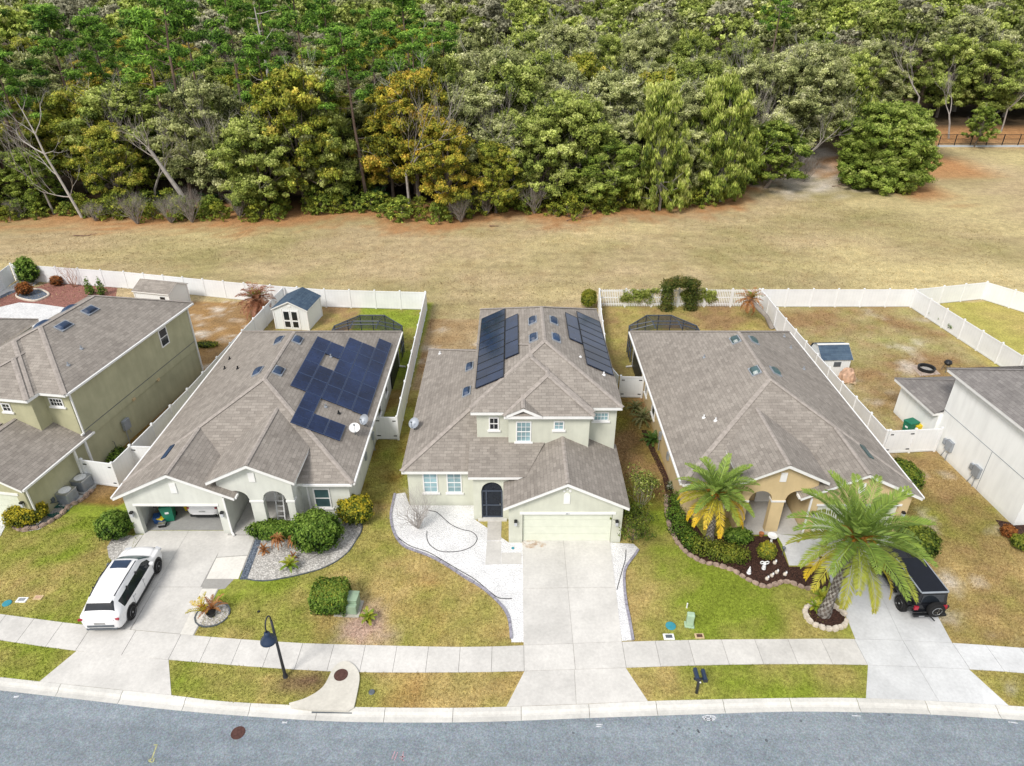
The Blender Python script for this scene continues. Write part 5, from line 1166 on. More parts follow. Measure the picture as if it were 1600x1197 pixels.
m.box(-.6, .6, -.5, .5, .1, .14); part('pallet', m, 'plywood', wp)
bm2 = bmesh.new(); bmesh.ops.create_icosphere(bm2, subdivisions=3, radius=1)
for v in bm2.verts: n_ = 1+.22*mnoise.noise(v.co*2.4); v.co = Vector((v.co.x*.62*n_, v.co.y*.5*n_, max(-.1, v.co.z)*1.0*n_+.2))
m = MB(); m.add_bm(bm2); part('load', m, 'pink_wrap', wp)
# retaining wall with black railing far right
rw = MB(); A, B = (80.56, 133.9), (111.46, 133.9); rw.box(A[0], A[0]+60, A[1], A[1]+.6, -.2, 1.0); rw.c = [(.46, .50, .53)]*len(rw.c); struct('retaining_wall', rw, 'concrete')
fr = root('railing', 'black metal railing along the far pale wall at the forest edge', 'railing', (A[0], A[1]+.3, 1.0), off=(A[0], A[1]+.3, 1.0))
for k in range(12): q = MB(); x = A[0]+k*3.0; q.box(x-.06, x+.06, A[1]+.24, A[1]+.36, 1.0, 3.0); part('fence_post', q, 'black', fr)
q = MB(); 
for z in (1.25, 2.1, 2.9): q.box(A[0], A[0]+33, A[1]+.27, A[1]+.33, z, z+.07)
for k in range(150): x = A[0]+.22*k; q.box(x-.012, x+.012, A[1]+.285, A[1]+.315, 1.25, 2.95)
part('rails', q, 'black', fr)

# ------------------------------------------------------------------ vehicles
def catmull(P, m):
    """P: list of arrays at increasing stations -> resampled smoothly, m steps per span"""
    out = []
    for i in range(len(P)-1):
        p0, p1, p2, p3 = P[max(i-1, 0)], P[i], P[i+1], P[min(i+2, len(P)-1)]
        for k in range(m):
            t = k/m; c = .5*((2*p1)+(p2-p0)*t+(2*p0-5*p1+4*p2-p3)*t*t+(3*p1-p0-3*p2+p3)*t**3); out.append((i+t, .65*c+.35*(p1+(p2-p1)*t)))
    out.append((len(P)-1.0, P[-1])); return out
def car_loft(stations):
    """stations: (y, half profile list of (x,z) from the sill up to the centre line of the roof)"""
    arr = [np.array([[x, y, z] for x, z in pr], float) for y, pr in stations]
    rows = catmull(arr, 4); fine = []
    for s, a in rows:
        cols = catmull(list(a), 3); fine.append((s, [(c, p) for c, p in cols]))
    return fine
def car_parts(o, st, classify, mats):
    fine = car_loft(st); B = {}
    for i in range(len(fine)-1):
        s = (fine[i][0]+fine[i+1][0])/2
        for j in range(len(fine[i][1])-1):
            c = (fine[i][1][j][0]+fine[i][1][j+1][0])/2; k = classify(s, c)
            m = B.setdefault(k, MB()); q = [fine[i][1][j][1], fine[i+1][1][j][1], fine[i+1][1][j+1][1], fine[i][1][j+1][1]]
            m.face([tuple(p) for p in q]); m.face([(-p[0], p[1], p[2]) for p in q[::-1]])
    for e in (0, -1):
        m = B['body']; pr = [p for c, p in fine[e][1]]
        m.face([tuple(p) for p in pr]+[(-p[0], p[1], p[2]) for p in pr[::-1]])
    for k, m in B.items():
        # weld for smooth shading
        bm = bmesh.new(); vs = [bm.verts.new(v) for v in m.v]
        for f in m.f:
            try: bm.faces.new([vs[i] for i in f])
            except ValueError: pass
        bmesh.ops.remove_doubles(bm, verts=bm.verts[:], dist=.0008); bmesh.ops.recalc_face_normals(bm, faces=bm.faces[:])
        q = MB(); q.add_bm(bm); ob = part(k, q, mats[k], o, smooth=True)
    return fine
def wheel(o, x, y, r, w, side, rim='alloy', spokes=10, z=None):
    z = r if z is None else z; t = MB(); t.lathe([(r*.66, -w/2), (r*.9, -w/2), (r, -w*.32), (r, w*.32), (r*.9, w/2), (r*.66, w/2)], (x, y, z), 28, 'x')
    wo = part('wheel', t, 'rubber', o, smooth=False)
    m = MB(); xx = x+side*w*.40; m.lathe([(r*.68, -.01*side), (r*.64, .03*side), (r*.60, .0)], (xx, y, z), 28, 'x'); m.lathe([(r*.16, 0), (r*.12, .03*side), (.001, .03*side)], (xx, y, z), 12, 'x')
    for k in range(spokes):
        a = 2*math.pi*k/spokes; d = Vector((0, math.cos(a), math.sin(a))); p = Vector((0, -math.sin(a), math.cos(a))); m.obox(Vector((xx, y, z))+d*r*.38, d, p, (side, 0, 0), r*.26, r*.042, .022)
    part('rim', m, rim, wo)
    b = MB(); b.lathe([(r*.62, 0), (.001, 0)], (xx-side*.05, y, z), 20, 'x'); part('brake_disc', b, 'steel_dark', wo)
    return wo
def arch(o, x, y, r, side, z):
    m = MB(); n = 16
    for i in range(n):
        a, b = 1.2*math.pi*i/n-.1*math.pi, 1.2*math.pi*(i+1)/n-.1*math.pi
        m.face([(x, y+r*1.20*math.cos(a), z+r*1.20*math.sin(a)), (x, y+r*1.20*math.cos(b), z+r*1.20*math.sin(b)), (x, y, z)])
    part('wheel_arch', m, 'black', o)
def prof(zb, wb, zw, ww, zr, wr, crown=.03):
    return [(wb*.93, zb), (wb, zb+.14), (ww*1.0, zb+(zw-zb)*.62), (ww*.985, zw), (wr+.02, zr-.06), (wr*.90, zr-.006), (wr*.5, zr+crown*.7), (0, zr+crown)]
def make_suv(label, loc, rz):
    o = root('parked_car', label, 'car', loc, rz)
    st = [(-2.50, prof(.46, .55, .80, .60, .90, .48, .02)), (-2.44, prof(.36, .78, .93, .82, 1.06, .66, .02)), (-2.30, prof(.30, .90, 1.04, .93, 1.19, .72, .02)), (-1.90, prof(.27, .955, 1.08, .965, 1.62, .60, .05)), (-1.45, prof(.27, .965, 1.08, .98, 1.71, .645, .05)), (-.6, prof(.27, .97, 1.06, .985, 1.755, .665, .05)),
          (.35, prof(.27, .97, 1.04, .985, 1.74, .655, .05)), (.75, prof(.27, .97, 1.03, .98, 1.67, .62, .05)), (1.48, prof(.27, .97, 1.02, .975, 1.14, .76, .07)), (1.72, prof(.27, .965, 1.0, .965, 1.085, .74, .07)), (2.12, prof(.28, .95, .95, .945, 1.04, .68, .06)), (2.36, prof(.33, .86, .86, .86, .95, .58, .05)), (2.49, prof(.44, .60, .72, .60, .79, .4, .02))]
    def cl(s, c):
        if 3 < c < 3.75 and 3.2 < s < 7.4 : return 'side_window'
        if 7.05 < s < 8 and c > 4.1: return 'windshield'
        if 2.15 < s < 2.95 and c > 4.15: return 'rear_window'
        return 'body'
    car_parts(o, st, cl, {'body': 'car_white', 'side_window': 'glass_dark', 'windshield': 'glass_teal', 'rear_window': 'glass_dark'})
    for y in (-1.52, 1.52):
        for s in (-1, 1): arch(o, s*.982, y, .39, s, .40); wheel(o, s*.90, y, .385, .25, s, 'alloy', 12)
    for s in (-1, 1):
        m = MB(); m.tube([(s*.575, -1.7, 1.70), (s*.625, -.6, 1.79), (s*.60, .55, 1.735)], .022, 6); part('roof_rail', m, 'black', o)
        m = MB(); m.rbox(s*1.06-.11, s*1.06+.11, .88, 1.05, 1.04, 1.2, .04); part('side_mirror', m, 'steel_dark' if s < 0 else 'car_white', o)
        m = MB(); m.obox((s*.74, -2.40, .90), (.92, -.30*s, .12*s), (.25*s, .9, 0), (0, 0, 1), .22, .045, .09); part('tail_light', m, 'tail_red', o)
        m = MB(); m.obox((s*.78, 2.35, .82), (.9, .4*s*-1, 0), (.4*s, .9, 0), (0, 0, 1), .16, .05, .10); part('headlight', m, 'lamp_clear', o)
        m = MB(); m.box(min(s*.955, s*.995), max(s*.955, s*.995), -1.02, 1.02, .25, .40); part('side_skirt', m, 'black', o)
        for y in (-.95, .05):
            m = MB(); m.box(min(s*.985, s*1.015), max(s*.985, s*1.015), y-.1, y+.1, .90, .93); part('door_handle', m, 'chrome', o)
        for y in (-1.0, -.05): m = MB(); m.box(s*.80-.02 if s > 0 else s*.80-.02, s*.80+.02, y-.03, y+.03, 1.1, 1.6); part('window_pillar', m, 'black', o)
    for s in (-1, 1):
        for y in (-1.05, .02, 1.08): m = MB(); m.box(s*.992-.004, s*.992+.004, y-.006, y+.006, .42, 1.02); part('panel_gap', m, 'steel_dark', o)
    m = MB(); m.box(-.70, .70, -2.475, -2.44, .855, .90); part('tail_strip', m, 'steel_dark', o)
    m = MB(); m.rbox(-.62, .62, -2.52, -2.40, .50, .64, .02); m.rbox(-.72, .72, -2.50, -2.35, .30, .40, .02); part('bumper_insert', m, 'steel_dark', o)
    m = MB(); m.rbox(-.26, .26, -2.505, -2.46, .655, .80, .01); part('license_plate', m, 'alloy', o)
    m = MB(); m.rbox(-.42, .42, .02, .56, 1.775, 1.803, .012); part('sunroof', m, 'glass_blue', o)
    m = MB(); m.rbox(-.56, .56, -2.06, -1.86, 1.615, 1.655, .015); part('spoiler', m, 'car_white', o)
    m = MB(); m.rbox(-.6, .6, 2.40, 2.51, .55, .80, .02); part('grille', m, 'black', o)
    for s in (-.35, .35): 
        m = MB(); m.tube([(s, 1.50, 1.145), (s-.28, 1.22, 1.36)], .012, 4); part('wiper', m, 'black', o)
    return o
make_suv('white sport utility car with black roof rails parked on the left driveway', (-19.47, 24.62, .026), R(2.0))
def make_sedan(label, loc, rz):
    o = root('parked_car', label, 'car', loc, rz)
    st = [(-2.32, prof(.40, .62, .70, .70, .80, .6, .01)), (-2.22, prof(.30, .80, .86, .86, 1.00, .74, .02)), (-1.9, prof(.24, .88, .95, .91, 1.10, .74, .03)), (-1.45, prof(.22, .91, .95, .92, 1.26, .60, .03)), (-.6, prof(.22, .92, .94, .925, 1.42, .58, .03)), (.1, prof(.22, .92, .92, .925, 1.43, .58, .03)), (.5, prof(.22, .92, .9, .92, 1.36, .58, .03)), (1.3, prof(.22, .92, .88, .92, .98, .74, .03)), (2.0, prof(.24, .88, .78, .88, .86, .66, .03)), (2.3, prof(.36, .66, .6, .66, .68, .5, .01))]
    def cl(s, c):
        if 3 < c < 3.8 and 2.9 < s < 6.8: return 'side_window'
        if 2.0 < s < 4.6 and c > 4.3: return 'rear_window'
        if 5.9 < s < 7 and c > 4.2: return 'windshield'
        return 'body'
    car_parts(o, st, cl, {'body': 'car_white', 'side_window': 'glass_dark', 'windshield': 'glass_dark', 'rear_window': 'glass_dark'})
    for y in (-1.42, 1.42):
        for s in (-1, 1): arch(o, s*.926, y, .33, s, .34); wheel(o, s*.84, y, .33, .22, s, 'alloy', 5)
    for s in (-1, 1): m = MB(); m.obox((s*.68, -2.20, .82), (.9, -.42*s, 0), (.4*s, .9, 0), (0,0,1), .2, .045, .08); part('tail_light', m, 'tail_red', o)
    m = MB(); m.rbox(-.75, .75, -2.34, -2.1, .26, .42, .03); part('rear_diffuser', m, 'black', o); m = MB(); m.rbox(-.18, .18, -2.345, -2.28, .62, .70, .005); part('license_plate', m, 'alloy', o)
make_sedan('white saloon car seen from behind inside the open garage', (-17.75, 32.5, .024), 0)
def make_jeep(label, loc, rz):
    o = root('parked_car', label, 'car', loc, rz); B = 'car_black'
    m = MB(); m.rbox(-.76, .76, -2.0, 1.0, .55, 1.12, .05); m.rbox(-.70, .70, .95, 1.95, .58, 1.08, .05); part('body', m, B, o)
    m = MB(); m.rbox(-.66, .66, .98, 1.92, 1.06, 1.15, .05); m.rbox(-.72, .72, 1.9, 2.0, .62, 1.12, .03); part('hood', m, B, o)
    t = MB()
    lo = [(-.75, -1.98), (.75, -1.98), (.75, .62), (-.75, .62)]; hi = [(-.66, -1.90), (.66, -1.90), (.66, .34), (-.66, .34)]
    for i in range(4): j = (i+1) % 4; t.face([(*lo[i], 1.12), (*lo[j], 1.12), (*hi[j], 1.78), (*hi[i], 1.78)])
    part('cabin', t, B, o)
    t = MB(); t.rbox(-.70, .70, -1.95, .36, 1.77, 1.86, .04); part('roof', t, 'black_gloss', o)
    t = MB()
    for s in (-1, 1): t.rbox(s*.665-.03, s*.665+.03, -1.93, .34, 1.80, 1.875, .02)
    t.rbox(-.66, .66, -1.965, -1.89, 1.80, 1.872, .02); part('roof_edge', t, 'grey_metal', o)
    for s in (-1, 1):
        for y0, y1 in ((-1.75, -.98), (-.9, -.2), (-.12, .42)):
            w_ = MB(); xo = lambda z: s*(.757-(z-1.12)*.136); z0, z1 = 1.17, 1.70
            w_.face([(xo(z0), y0, z0), (xo(z0), y1, z0), (xo(z1), min(y1, .28), z1), (xo(z1), y0+.05, z1)]); part('side_window', w_, 'glass_dark', o)
        for y in (-1.25, 1.25):
            f = MB(); f.rbox(min(s*.74, s*.98), max(s*.74, s*.98), y-.55, y+.55, .86, .95, .04); f.obox((s*.86, y-.6, .62), (1,0,0), (0,.8,.6), (0,-.3,.9), .12, .05, .3); part('fender', f, 'black', o)
            wheel(o, s*.84, y, .41, .27, s, 'alloy', 5)
        f = MB(); f.rbox(s*.70-.10, s*.70+.10, -2.07, -1.96, .82, 1.04, .02); part('tail_light', f, 'tail_red', o)
        f = MB(); f.rbox(s*.84-.08, s*.84+.08, .52, .62, 1.1, 1.28, .03); part('side_mirror', f, 'black', o)
        f = MB(); f.rbox(min(s*.72, s*.86), max(s*.72, s*.86), -.62, .62, .42, .52, .03); part('side_step', f, 'black', o)
        f = MB(); f.lathe([(.10, 0), (.10, .05), (.001, .06)], (s*.5, 1.99, .9), 16, 'y'); part('headlight', f, 'lamp_clear', o)
    w_ = MB(); w_.face([(-.68, .63, 1.14), (.68, .63, 1.14), (.61, .36, 1.75), (-.61, .36, 1.75)]); part('windshield', w_, 'glass_dark', o)
    w_ = MB(); w_.face([(-.56, -1.985, 1.25), (.56, -1.985, 1.25), (.52, -1.925, 1.68), (-.52, -1.925, 1.68)]); part('rear_window', w_, 'glass_dark', o)
    b = MB(); b.rbox(-.80, .80, -2.22, -2.02, .48, .62, .04); part('bumper', b, 'black', o); b = MB(); b.rbox(-.58, -.30, -2.235, -2.2, .52, .60, .02); part('license_plate', b, 'alloy', o); b = MB(); b.rbox(-.80, .80, 2.02, 2.2, .5, .64, .04); part('front_bumper', b, 'black', o)
    s = MB(); s.lathe([(.24, -.13), (.38, -.13), (.40, -.08), (.40, .08), (.38, .13), (.24, .13)], (.12, -2.22, 1.0), 26, 'y'); so = part('spare_wheel', s, 'rubber', o)
    r_ = MB(); r_.lathe([(.25, -.12), (.22, -.14), (.20, -.10)], (.12, -2.22, 1.0), 24, 'y'); r_.lathe([(.19, -.09), (.001, -.09)], (.12, -2.22, 1.0), 16, 'y')
    for k in range(5): a = 2*math.pi*k/5; d = Vector((math.cos(a), 0, math.sin(a))); p = Vector((-math.sin(a), 0, math.cos(a))); r_.obox(Vector((.12, -2.32, 1.0))+d*.13, d, p, (0,-1,0), .09, .03, .03)
    part('rim', r_, 'alloy', so)
    h = MB(); h.tube([(.0, -2.1, .5), (.12, -2.42, .44)], .03, 6); part('tow_hitch', h, 'black', o)
make_jeep('black boxy off road car with a rear spare wheel under the palm fronds', (19.95, 24.95, .026), R(2.5))

# ------------------------------------------------------------------ vegetation kit (numpy)
def leaf_mesh(name, C, Nn, size, cols, mat='leaf', rng=None, aspect=.55, droop=0.0):
    """C centres, Nn normals, size (n,), cols (n,3): one diamond per leaf"""
    n = len(C); rng = rng or np.random.default_rng(1)
    r = rng.normal(size=(n, 3)); t = np.cross(Nn, r); t /= np.linalg.norm(t, axis=1)[:, None]+1e-9; b = np.cross(Nn, t)
    if droop: t[:, 2] -= droop; t /= np.linalg.norm(t, axis=1)[:, None]
    s = size[:, None]; V = np.empty((n, 4, 3)); V[:, 0] = C-t*s*.5; V[:, 2] = C+t*s*.5; V[:, 1] = C+b*s*aspect*.5-t*s*.06; V[:, 3] = C-b*s*aspect*.5-t*s*.06
    me = bpy.data.meshes.new(name); me.vertices.add(n*4); me.vertices.foreach_set('co', V.ravel())
    me.loops.add(n*4); me.loops.foreach_set('vertex_index', np.arange(n*4, dtype=np.int32))
    me.polygons.add(n); me.polygons.foreach_set('loop_start', np.arange(0, n*4, 4, dtype=np.int32)); 
    ca = me.color_attributes.new('Col', 'FLOAT_COLOR', 'POINT'); cc = np.ones((n, 4, 4), np.float32); cc[:, :, :3] = cols[:, None, :]
    ca.data.foreach_set('color', cc.ravel()); me.materials.append(MATS[mat]); me.update(calc_edges=True); return me
def clumps(blobs, dens, leaf, pal, seed, top=.35, shell=(.55, 1.05), up=.35, cvar=.28, low=.0, fuzz=.10):
    """blobs: (x,y,z,rx,rz). pal: list of colours dark..light. returns arrays"""
    rng = np.random.default_rng(seed); Cs = []; Ns = []; Ss = []; Ks = []; pal = np.array(pal)
    zs = np.array([b[2]+b[4] for b in blobs]); z0, z1 = zs.min(), zs.max()+1e-6
    for b in blobs:
        n = max(6, int(dens*b[3]*b[3]*rng.uniform(.75, 1.25)))
        d = rng.normal(size=(n, 3)); d /= np.linalg.norm(d, axis=1)[:, None]
        keep = (d[:, 2] > -.35) | (rng.random(n) < .45); d = d[keep]; n = len(d)
        rr = rng.uniform(shell[0], shell[1], n)**.6
        lump = 1+.22*np.sin(d[:, 0]*5+b[0]*3)*np.sin(d[:, 1]*5+b[1]*2)*np.sin(d[:, 2]*4+b[2])
        an = rng.uniform(.75, 1.3, 3); p = np.stack([d[:, 0]*b[3], d[:, 1]*b[3], d[:, 2]*b[4]], 1)*an*(rr*lump)[:, None]+rng.normal(size=(n, 3))*b[3]*fuzz+np.array(b[:3])
        nn = d+np.array([0, 0, up])+rng.normal(size=(n, 3))*.55; nn /= np.linalg.norm(nn, axis=1)[:, None]
        h = np.clip((d[:, 2]*.5+.5)*.55+(rr-.6)*.6, 0, 1)+rng.normal(size=n)*.16+rng.normal()*cvar*.45  # light painted in: blob tops and outer leaves get the paler colours
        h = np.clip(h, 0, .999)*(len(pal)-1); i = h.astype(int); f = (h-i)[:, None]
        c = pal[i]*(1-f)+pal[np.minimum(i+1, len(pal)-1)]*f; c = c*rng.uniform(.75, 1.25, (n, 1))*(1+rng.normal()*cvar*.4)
        Cs.append(p); Ns.append(nn); Ss.append(leaf*rng.uniform(.6, 1.4, n)); Ks.append(np.clip(c, .004, .9))
    return np.concatenate(Cs), np.concatenate(Ns), np.concatenate(Ss), np.concatenate(Ks)
def sprays(blobs, dens, leaf, pal, seed, sub=8, up=.35, gap=.15, bright=1.0, tall=1.0):
    """foliage as sprays: every bough carries several small leaf sprays, tops painted pale and undersides dark, as if lit from above"""
    rng = np.random.default_rng(seed); Cs = []; Ns = []; Ss = []; Ks = []; pal = np.array(pal)*bright
    for b in blobs:
        kb_ = rng.normal()*.10; an = rng.uniform(.8, 1.25, 3)
        for k in range(max(3, int(sub*rng.uniform(.7, 1.3)))):
            d = rng.normal(size=3); d /= np.linalg.norm(d); d[2] = abs(d[2])*.9-.25 if rng.random() > .2 else d[2]
            c = np.array(b[:3])+d*an*np.array([b[3], b[3], b[4]])*rng.uniform(.55, 1.05); r = b[3]*rng.choice([.15, .22, .28, .42])*rng.uniform(.8, 1.2)
            n = max(5, int(1.15*dens*r*r*rng.uniform(.7, 1.3)))
            q = rng.normal(size=(n, 3)); q /= np.linalg.norm(q, axis=1)[:, None]; q *= (rng.random(n)**.45)[:, None]; q[:, 2] *= .62*tall
            p = c+q*r+np.outer(rng.random(n)**3, d)*r*.9+rng.normal(size=(n, 3))*.10
            nn = q*.7+d*.5+np.array([0, 0, up])+rng.normal(size=(n, 3))*.45; nn /= np.linalg.norm(nn, axis=1)[:, None]
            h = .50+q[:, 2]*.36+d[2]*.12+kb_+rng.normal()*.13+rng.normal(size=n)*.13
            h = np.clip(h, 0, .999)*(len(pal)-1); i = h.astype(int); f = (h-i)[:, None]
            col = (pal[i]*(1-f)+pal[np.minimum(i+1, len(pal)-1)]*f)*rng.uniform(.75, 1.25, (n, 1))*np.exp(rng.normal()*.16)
            Cs.append(p); Ns.append(nn); Ss.append(leaf*rng.uniform(.6, 1.4, n)); Ks.append(np.clip(col, .004, .95))
    return np.concatenate(Cs), np.concatenate(Ns), np.concatenate(Ss), np.concatenate(Ks)
def branch(mb, p, d, l, r, depth, rg, spread=.7, col=(.2, .17, .14), n=5, ends=None, kids=(2, 3), upb=.15, taper=.62):
    p, d = Vector(p), Vector(d).normalized(); pts = [p]; q = p.copy(); dd = d.copy(); k = 3
    for i in range(k):
        dd = (dd+Vector((rg.gauss(0, .13), rg.gauss(0, .13), rg.gauss(0, .1)+upb*.3))).normalized(); q = q+dd*l/k; pts.append(q.copy())
    mb.tube(pts, [r*(1-(1-taper)*i/k) for i in range(k+1)], n, False, col)
    if ends is not None: ends.append((pts[-1], depth))
    if depth <= 0: return
    for j in range(rg.randint(*kids)):
        a = Vector((rg.gauss(0, 1), rg.gauss(0, 1), rg.gauss(0, .6)+upb)).normalized(); nd = (dd+a*spread).normalized(); at = pts[-1] if j < 2 else pts[-2]
        branch(mb, at, nd, l*rg.uniform(.6, .85), r*taper*rg.uniform(.6, .9), depth-1, rg, spread, col, max(3, n-1), ends, kids, upb, taper)
P_OAK = [(.030, .048, .010), (.095, .132, .024), (.19, .235, .045), (.30, .345, .085), (.42, .45, .16)]
P_GREY = [(.04, .055, .020), (.125, .145, .050), (.235, .26, .095), (.36, .375, .165), (.50, .505, .29)]
P_YEL = [(.030, .044, .010), (.10, .132, .018), (.20, .235, .030), (.32, .315, .045), (.44, .365, .075)]
P_ORA = [(.034, .046, .010), (.11, .13, .018), (.235, .235, .028), (.37, .29, .035), (.50, .33, .065)]
P_GRN = [(.022, .042, .008), (.072, .115, .016), (.145, .20, .030), (.235, .29, .050), (.34, .385, .11)]
P_PINE = [(.025, .065, .014), (.08, .18, .024), (.165, .32, .040), (.27, .46, .060), (.38, .56, .10)]
P_WIL = [(.030, .052, .010), (.10, .145, .022), (.20, .255, .040), (.33, .375, .08), (.47, .495, .17)]
BARK = (.20, .17, .145); PALE = (.36, .34, .31); PINEB = (.20, .145, .115); DEADW = (.46, .43, .40)
def make_tree(name, label, pal, seed, h, cr, nb, leaf, dens, trunk=.28, bark=BARK, shape='oak', twigs=0, group=None, cat='tree', low=.25):
    rg = random.Random(seed); o = root(name, label, cat, (0, 0, 0), 0, group)
    blobs = []; tm = MB(); tm.col = bark
    if shape == 'pine':
        lean = (rg.uniform(-.03, .03)*h, rg.uniform(-.03, .03)*h); pts = [(lean[0]*t*t, lean[1]*t*t, h*t) for t in np.linspace(0, 1, 7)]
        tm.tube([Vector(p)+Vector((rg.gauss(0, .08), rg.gauss(0, .08), 0)) for p in pts], [trunk*(1-.75*i/6) for i in range(7)], 8, True, bark)
        for i in range(nb):
            t = 1-.42*(i/nb)**1.1; z = h*t; a = i*2.4+rg.uniform(-.4, .4); r = cr*(.30+.9*(1-t)/.42)*rg.uniform(.55, 1.05); x, y = lean[0]*t*t+r*math.cos(a), lean[1]*t*t+r*math.sin(a); zz = z+rg.uniform(.1, .7)
            branch(tm, (lean[0]*t*t, lean[1]*t*t, z-.3), (r*math.cos(a), r*math.sin(a), zz-z+.3), r, .055, 0, rg, .3, bark, 4)
            for k in range(3): blobs.append((x+rg.gauss(0, .6), y+rg.gauss(0, .6), zz+rg.gauss(0, .25), rg.uniform(.55, .95), rg.uniform(.35, .5)))
        for k in range(5):
            a = rg.uniform(0, 6.28); z = h*rg.uniform(.3, .62); branch(tm, (0, 0, z), (math.cos(a), math.sin(a), rg.uniform(-.3, .2)), rg.uniform(.8, 2.0), .035, 0, rg, .3, (.3, .26, .23), 4)
    else:
        ends = []
        branch(tm, (0, 0, -.2), (rg.gauss(0, .08), rg.gauss(0, .08), 1), h*(.30 if shape != 'up' else .22), trunk, 3, rg, .75 if shape != 'up' else .38, bark, 7, ends, (3, 4), .3)
        for i in range(nb):
            t = (i+.5)/nb; ph = i*2.39996+rg.uniform(-.3, .3)
            if shape == 'up': z = h*(low+(1-low)*t); prof_ = math.sin(math.pi*min(1, .30+.60*t))**.6
            elif shape == 'bush': z = h*(.10+.86*t); prof_ = math.sqrt(max(0.02, 1-t**2.2)) if h < 6 else math.sin(math.pi*min(1, .26+.66*t))**.55
            else: z = h*(low+(1-low)*t); prof_ = math.sin(math.pi*min(1, .24+.70*t))**.65
            rr = cr*prof_*rg.uniform(.55, 1.0)*(1 if i % 3 else .55); br = cr*rg.uniform(.17, .32)*(1 if shape != 'up' else .8)
            blobs.append((rr*math.cos(ph), rr*math.sin(ph), z-br*.4, br, br*(rg.uniform(.6, .85) if shape != 'up' else rg.uniform(1.2, 1.9))))
        for b in blobs[::2]:
            if shape != 'bush': tm.tube([(0, 0, h*.25), (b[0]*.45, b[1]*.45, b[2]*.72), (b[0], b[1], b[2])], [trunk*.35, trunk*.22, .02], 4, False, bark)
        for k in range(twigs):
            b = rg.choice(blobs); v = Vector((b[0], b[1], b[2]+b[4]*.4)); branch(tm, v, (b[0]*.4+rg.gauss(0, .5), b[1]*.4+rg.gauss(0, .5), 1), rg.uniform(.7, 1.3), .03, 2, rg, .7, PALE, 3, None, (2, 3), .2)
    me = tm.mesh('trunk', 'bark'); t_ = bpy.data.objects.new('trunk', me); COL.objects.link(t_); t_.parent = o; OFF[t_.name] = (0, 0, 0)
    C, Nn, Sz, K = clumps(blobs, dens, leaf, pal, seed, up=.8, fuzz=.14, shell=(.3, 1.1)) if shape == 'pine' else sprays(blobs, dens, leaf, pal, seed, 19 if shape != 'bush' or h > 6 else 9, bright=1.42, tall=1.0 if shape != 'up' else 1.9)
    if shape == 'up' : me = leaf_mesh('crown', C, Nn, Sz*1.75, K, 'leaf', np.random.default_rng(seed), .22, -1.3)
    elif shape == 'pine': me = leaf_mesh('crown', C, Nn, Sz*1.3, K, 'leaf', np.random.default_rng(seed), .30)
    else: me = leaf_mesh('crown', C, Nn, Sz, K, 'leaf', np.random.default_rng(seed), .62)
    c_ = bpy.data.objects.new('crown', me); COL.objects.link(c_); c_.parent = o; OFF[c_.name] = (0, 0, 0)
    return o
def dead_tree(name, label, seed, h, r, lean, depth=4, col=DEADW, spread=.6, kids=(2, 3), group=None):
    rg = random.Random(seed); o = root(name, label, 'tree', (0, 0, 0), 0, group); tm = MB()
    branch(tm, (0, 0, -.2), (*lean, 1), h*.42, r, depth, rg, spread, col, 6, None, kids, .35, .72)
    part('trunk', tm, 'bark', o); return o
def twig_bush(name, label, seed, h, n, col, loc, spread=.65, depth=3, cat='shrub', group=None, r=.022, leaf=None):
    rg = random.Random(seed); o = root(name, label, cat, (*loc, 0) if len(loc) == 2 else loc, 0, group); tm = MB(); ends = []
    for k in range(n):
        a = 2*math.pi*k/n+rg.uniform(-.3, .3); branch(tm, (0, 0, 0), (math.cos(a)*rg.uniform(.2, .9), math.sin(a)*rg.uniform(.2, .9), 1), h*.42, r, depth, rg, spread, col, 4, ends, (2, 3), .25)
    part('branches', tm, 'bark', o)
    if leaf:
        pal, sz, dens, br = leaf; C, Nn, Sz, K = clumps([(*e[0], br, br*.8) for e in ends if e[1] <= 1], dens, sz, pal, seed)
        me = leaf_mesh('foliage', C, Nn, Sz, K, 'leaf', np.random.default_rng(seed)); c_ = bpy.data.objects.new('foliage', me); COL.objects.link(c_); c_.parent = o; OFF[c_.name] = (0,0,0)
    return o
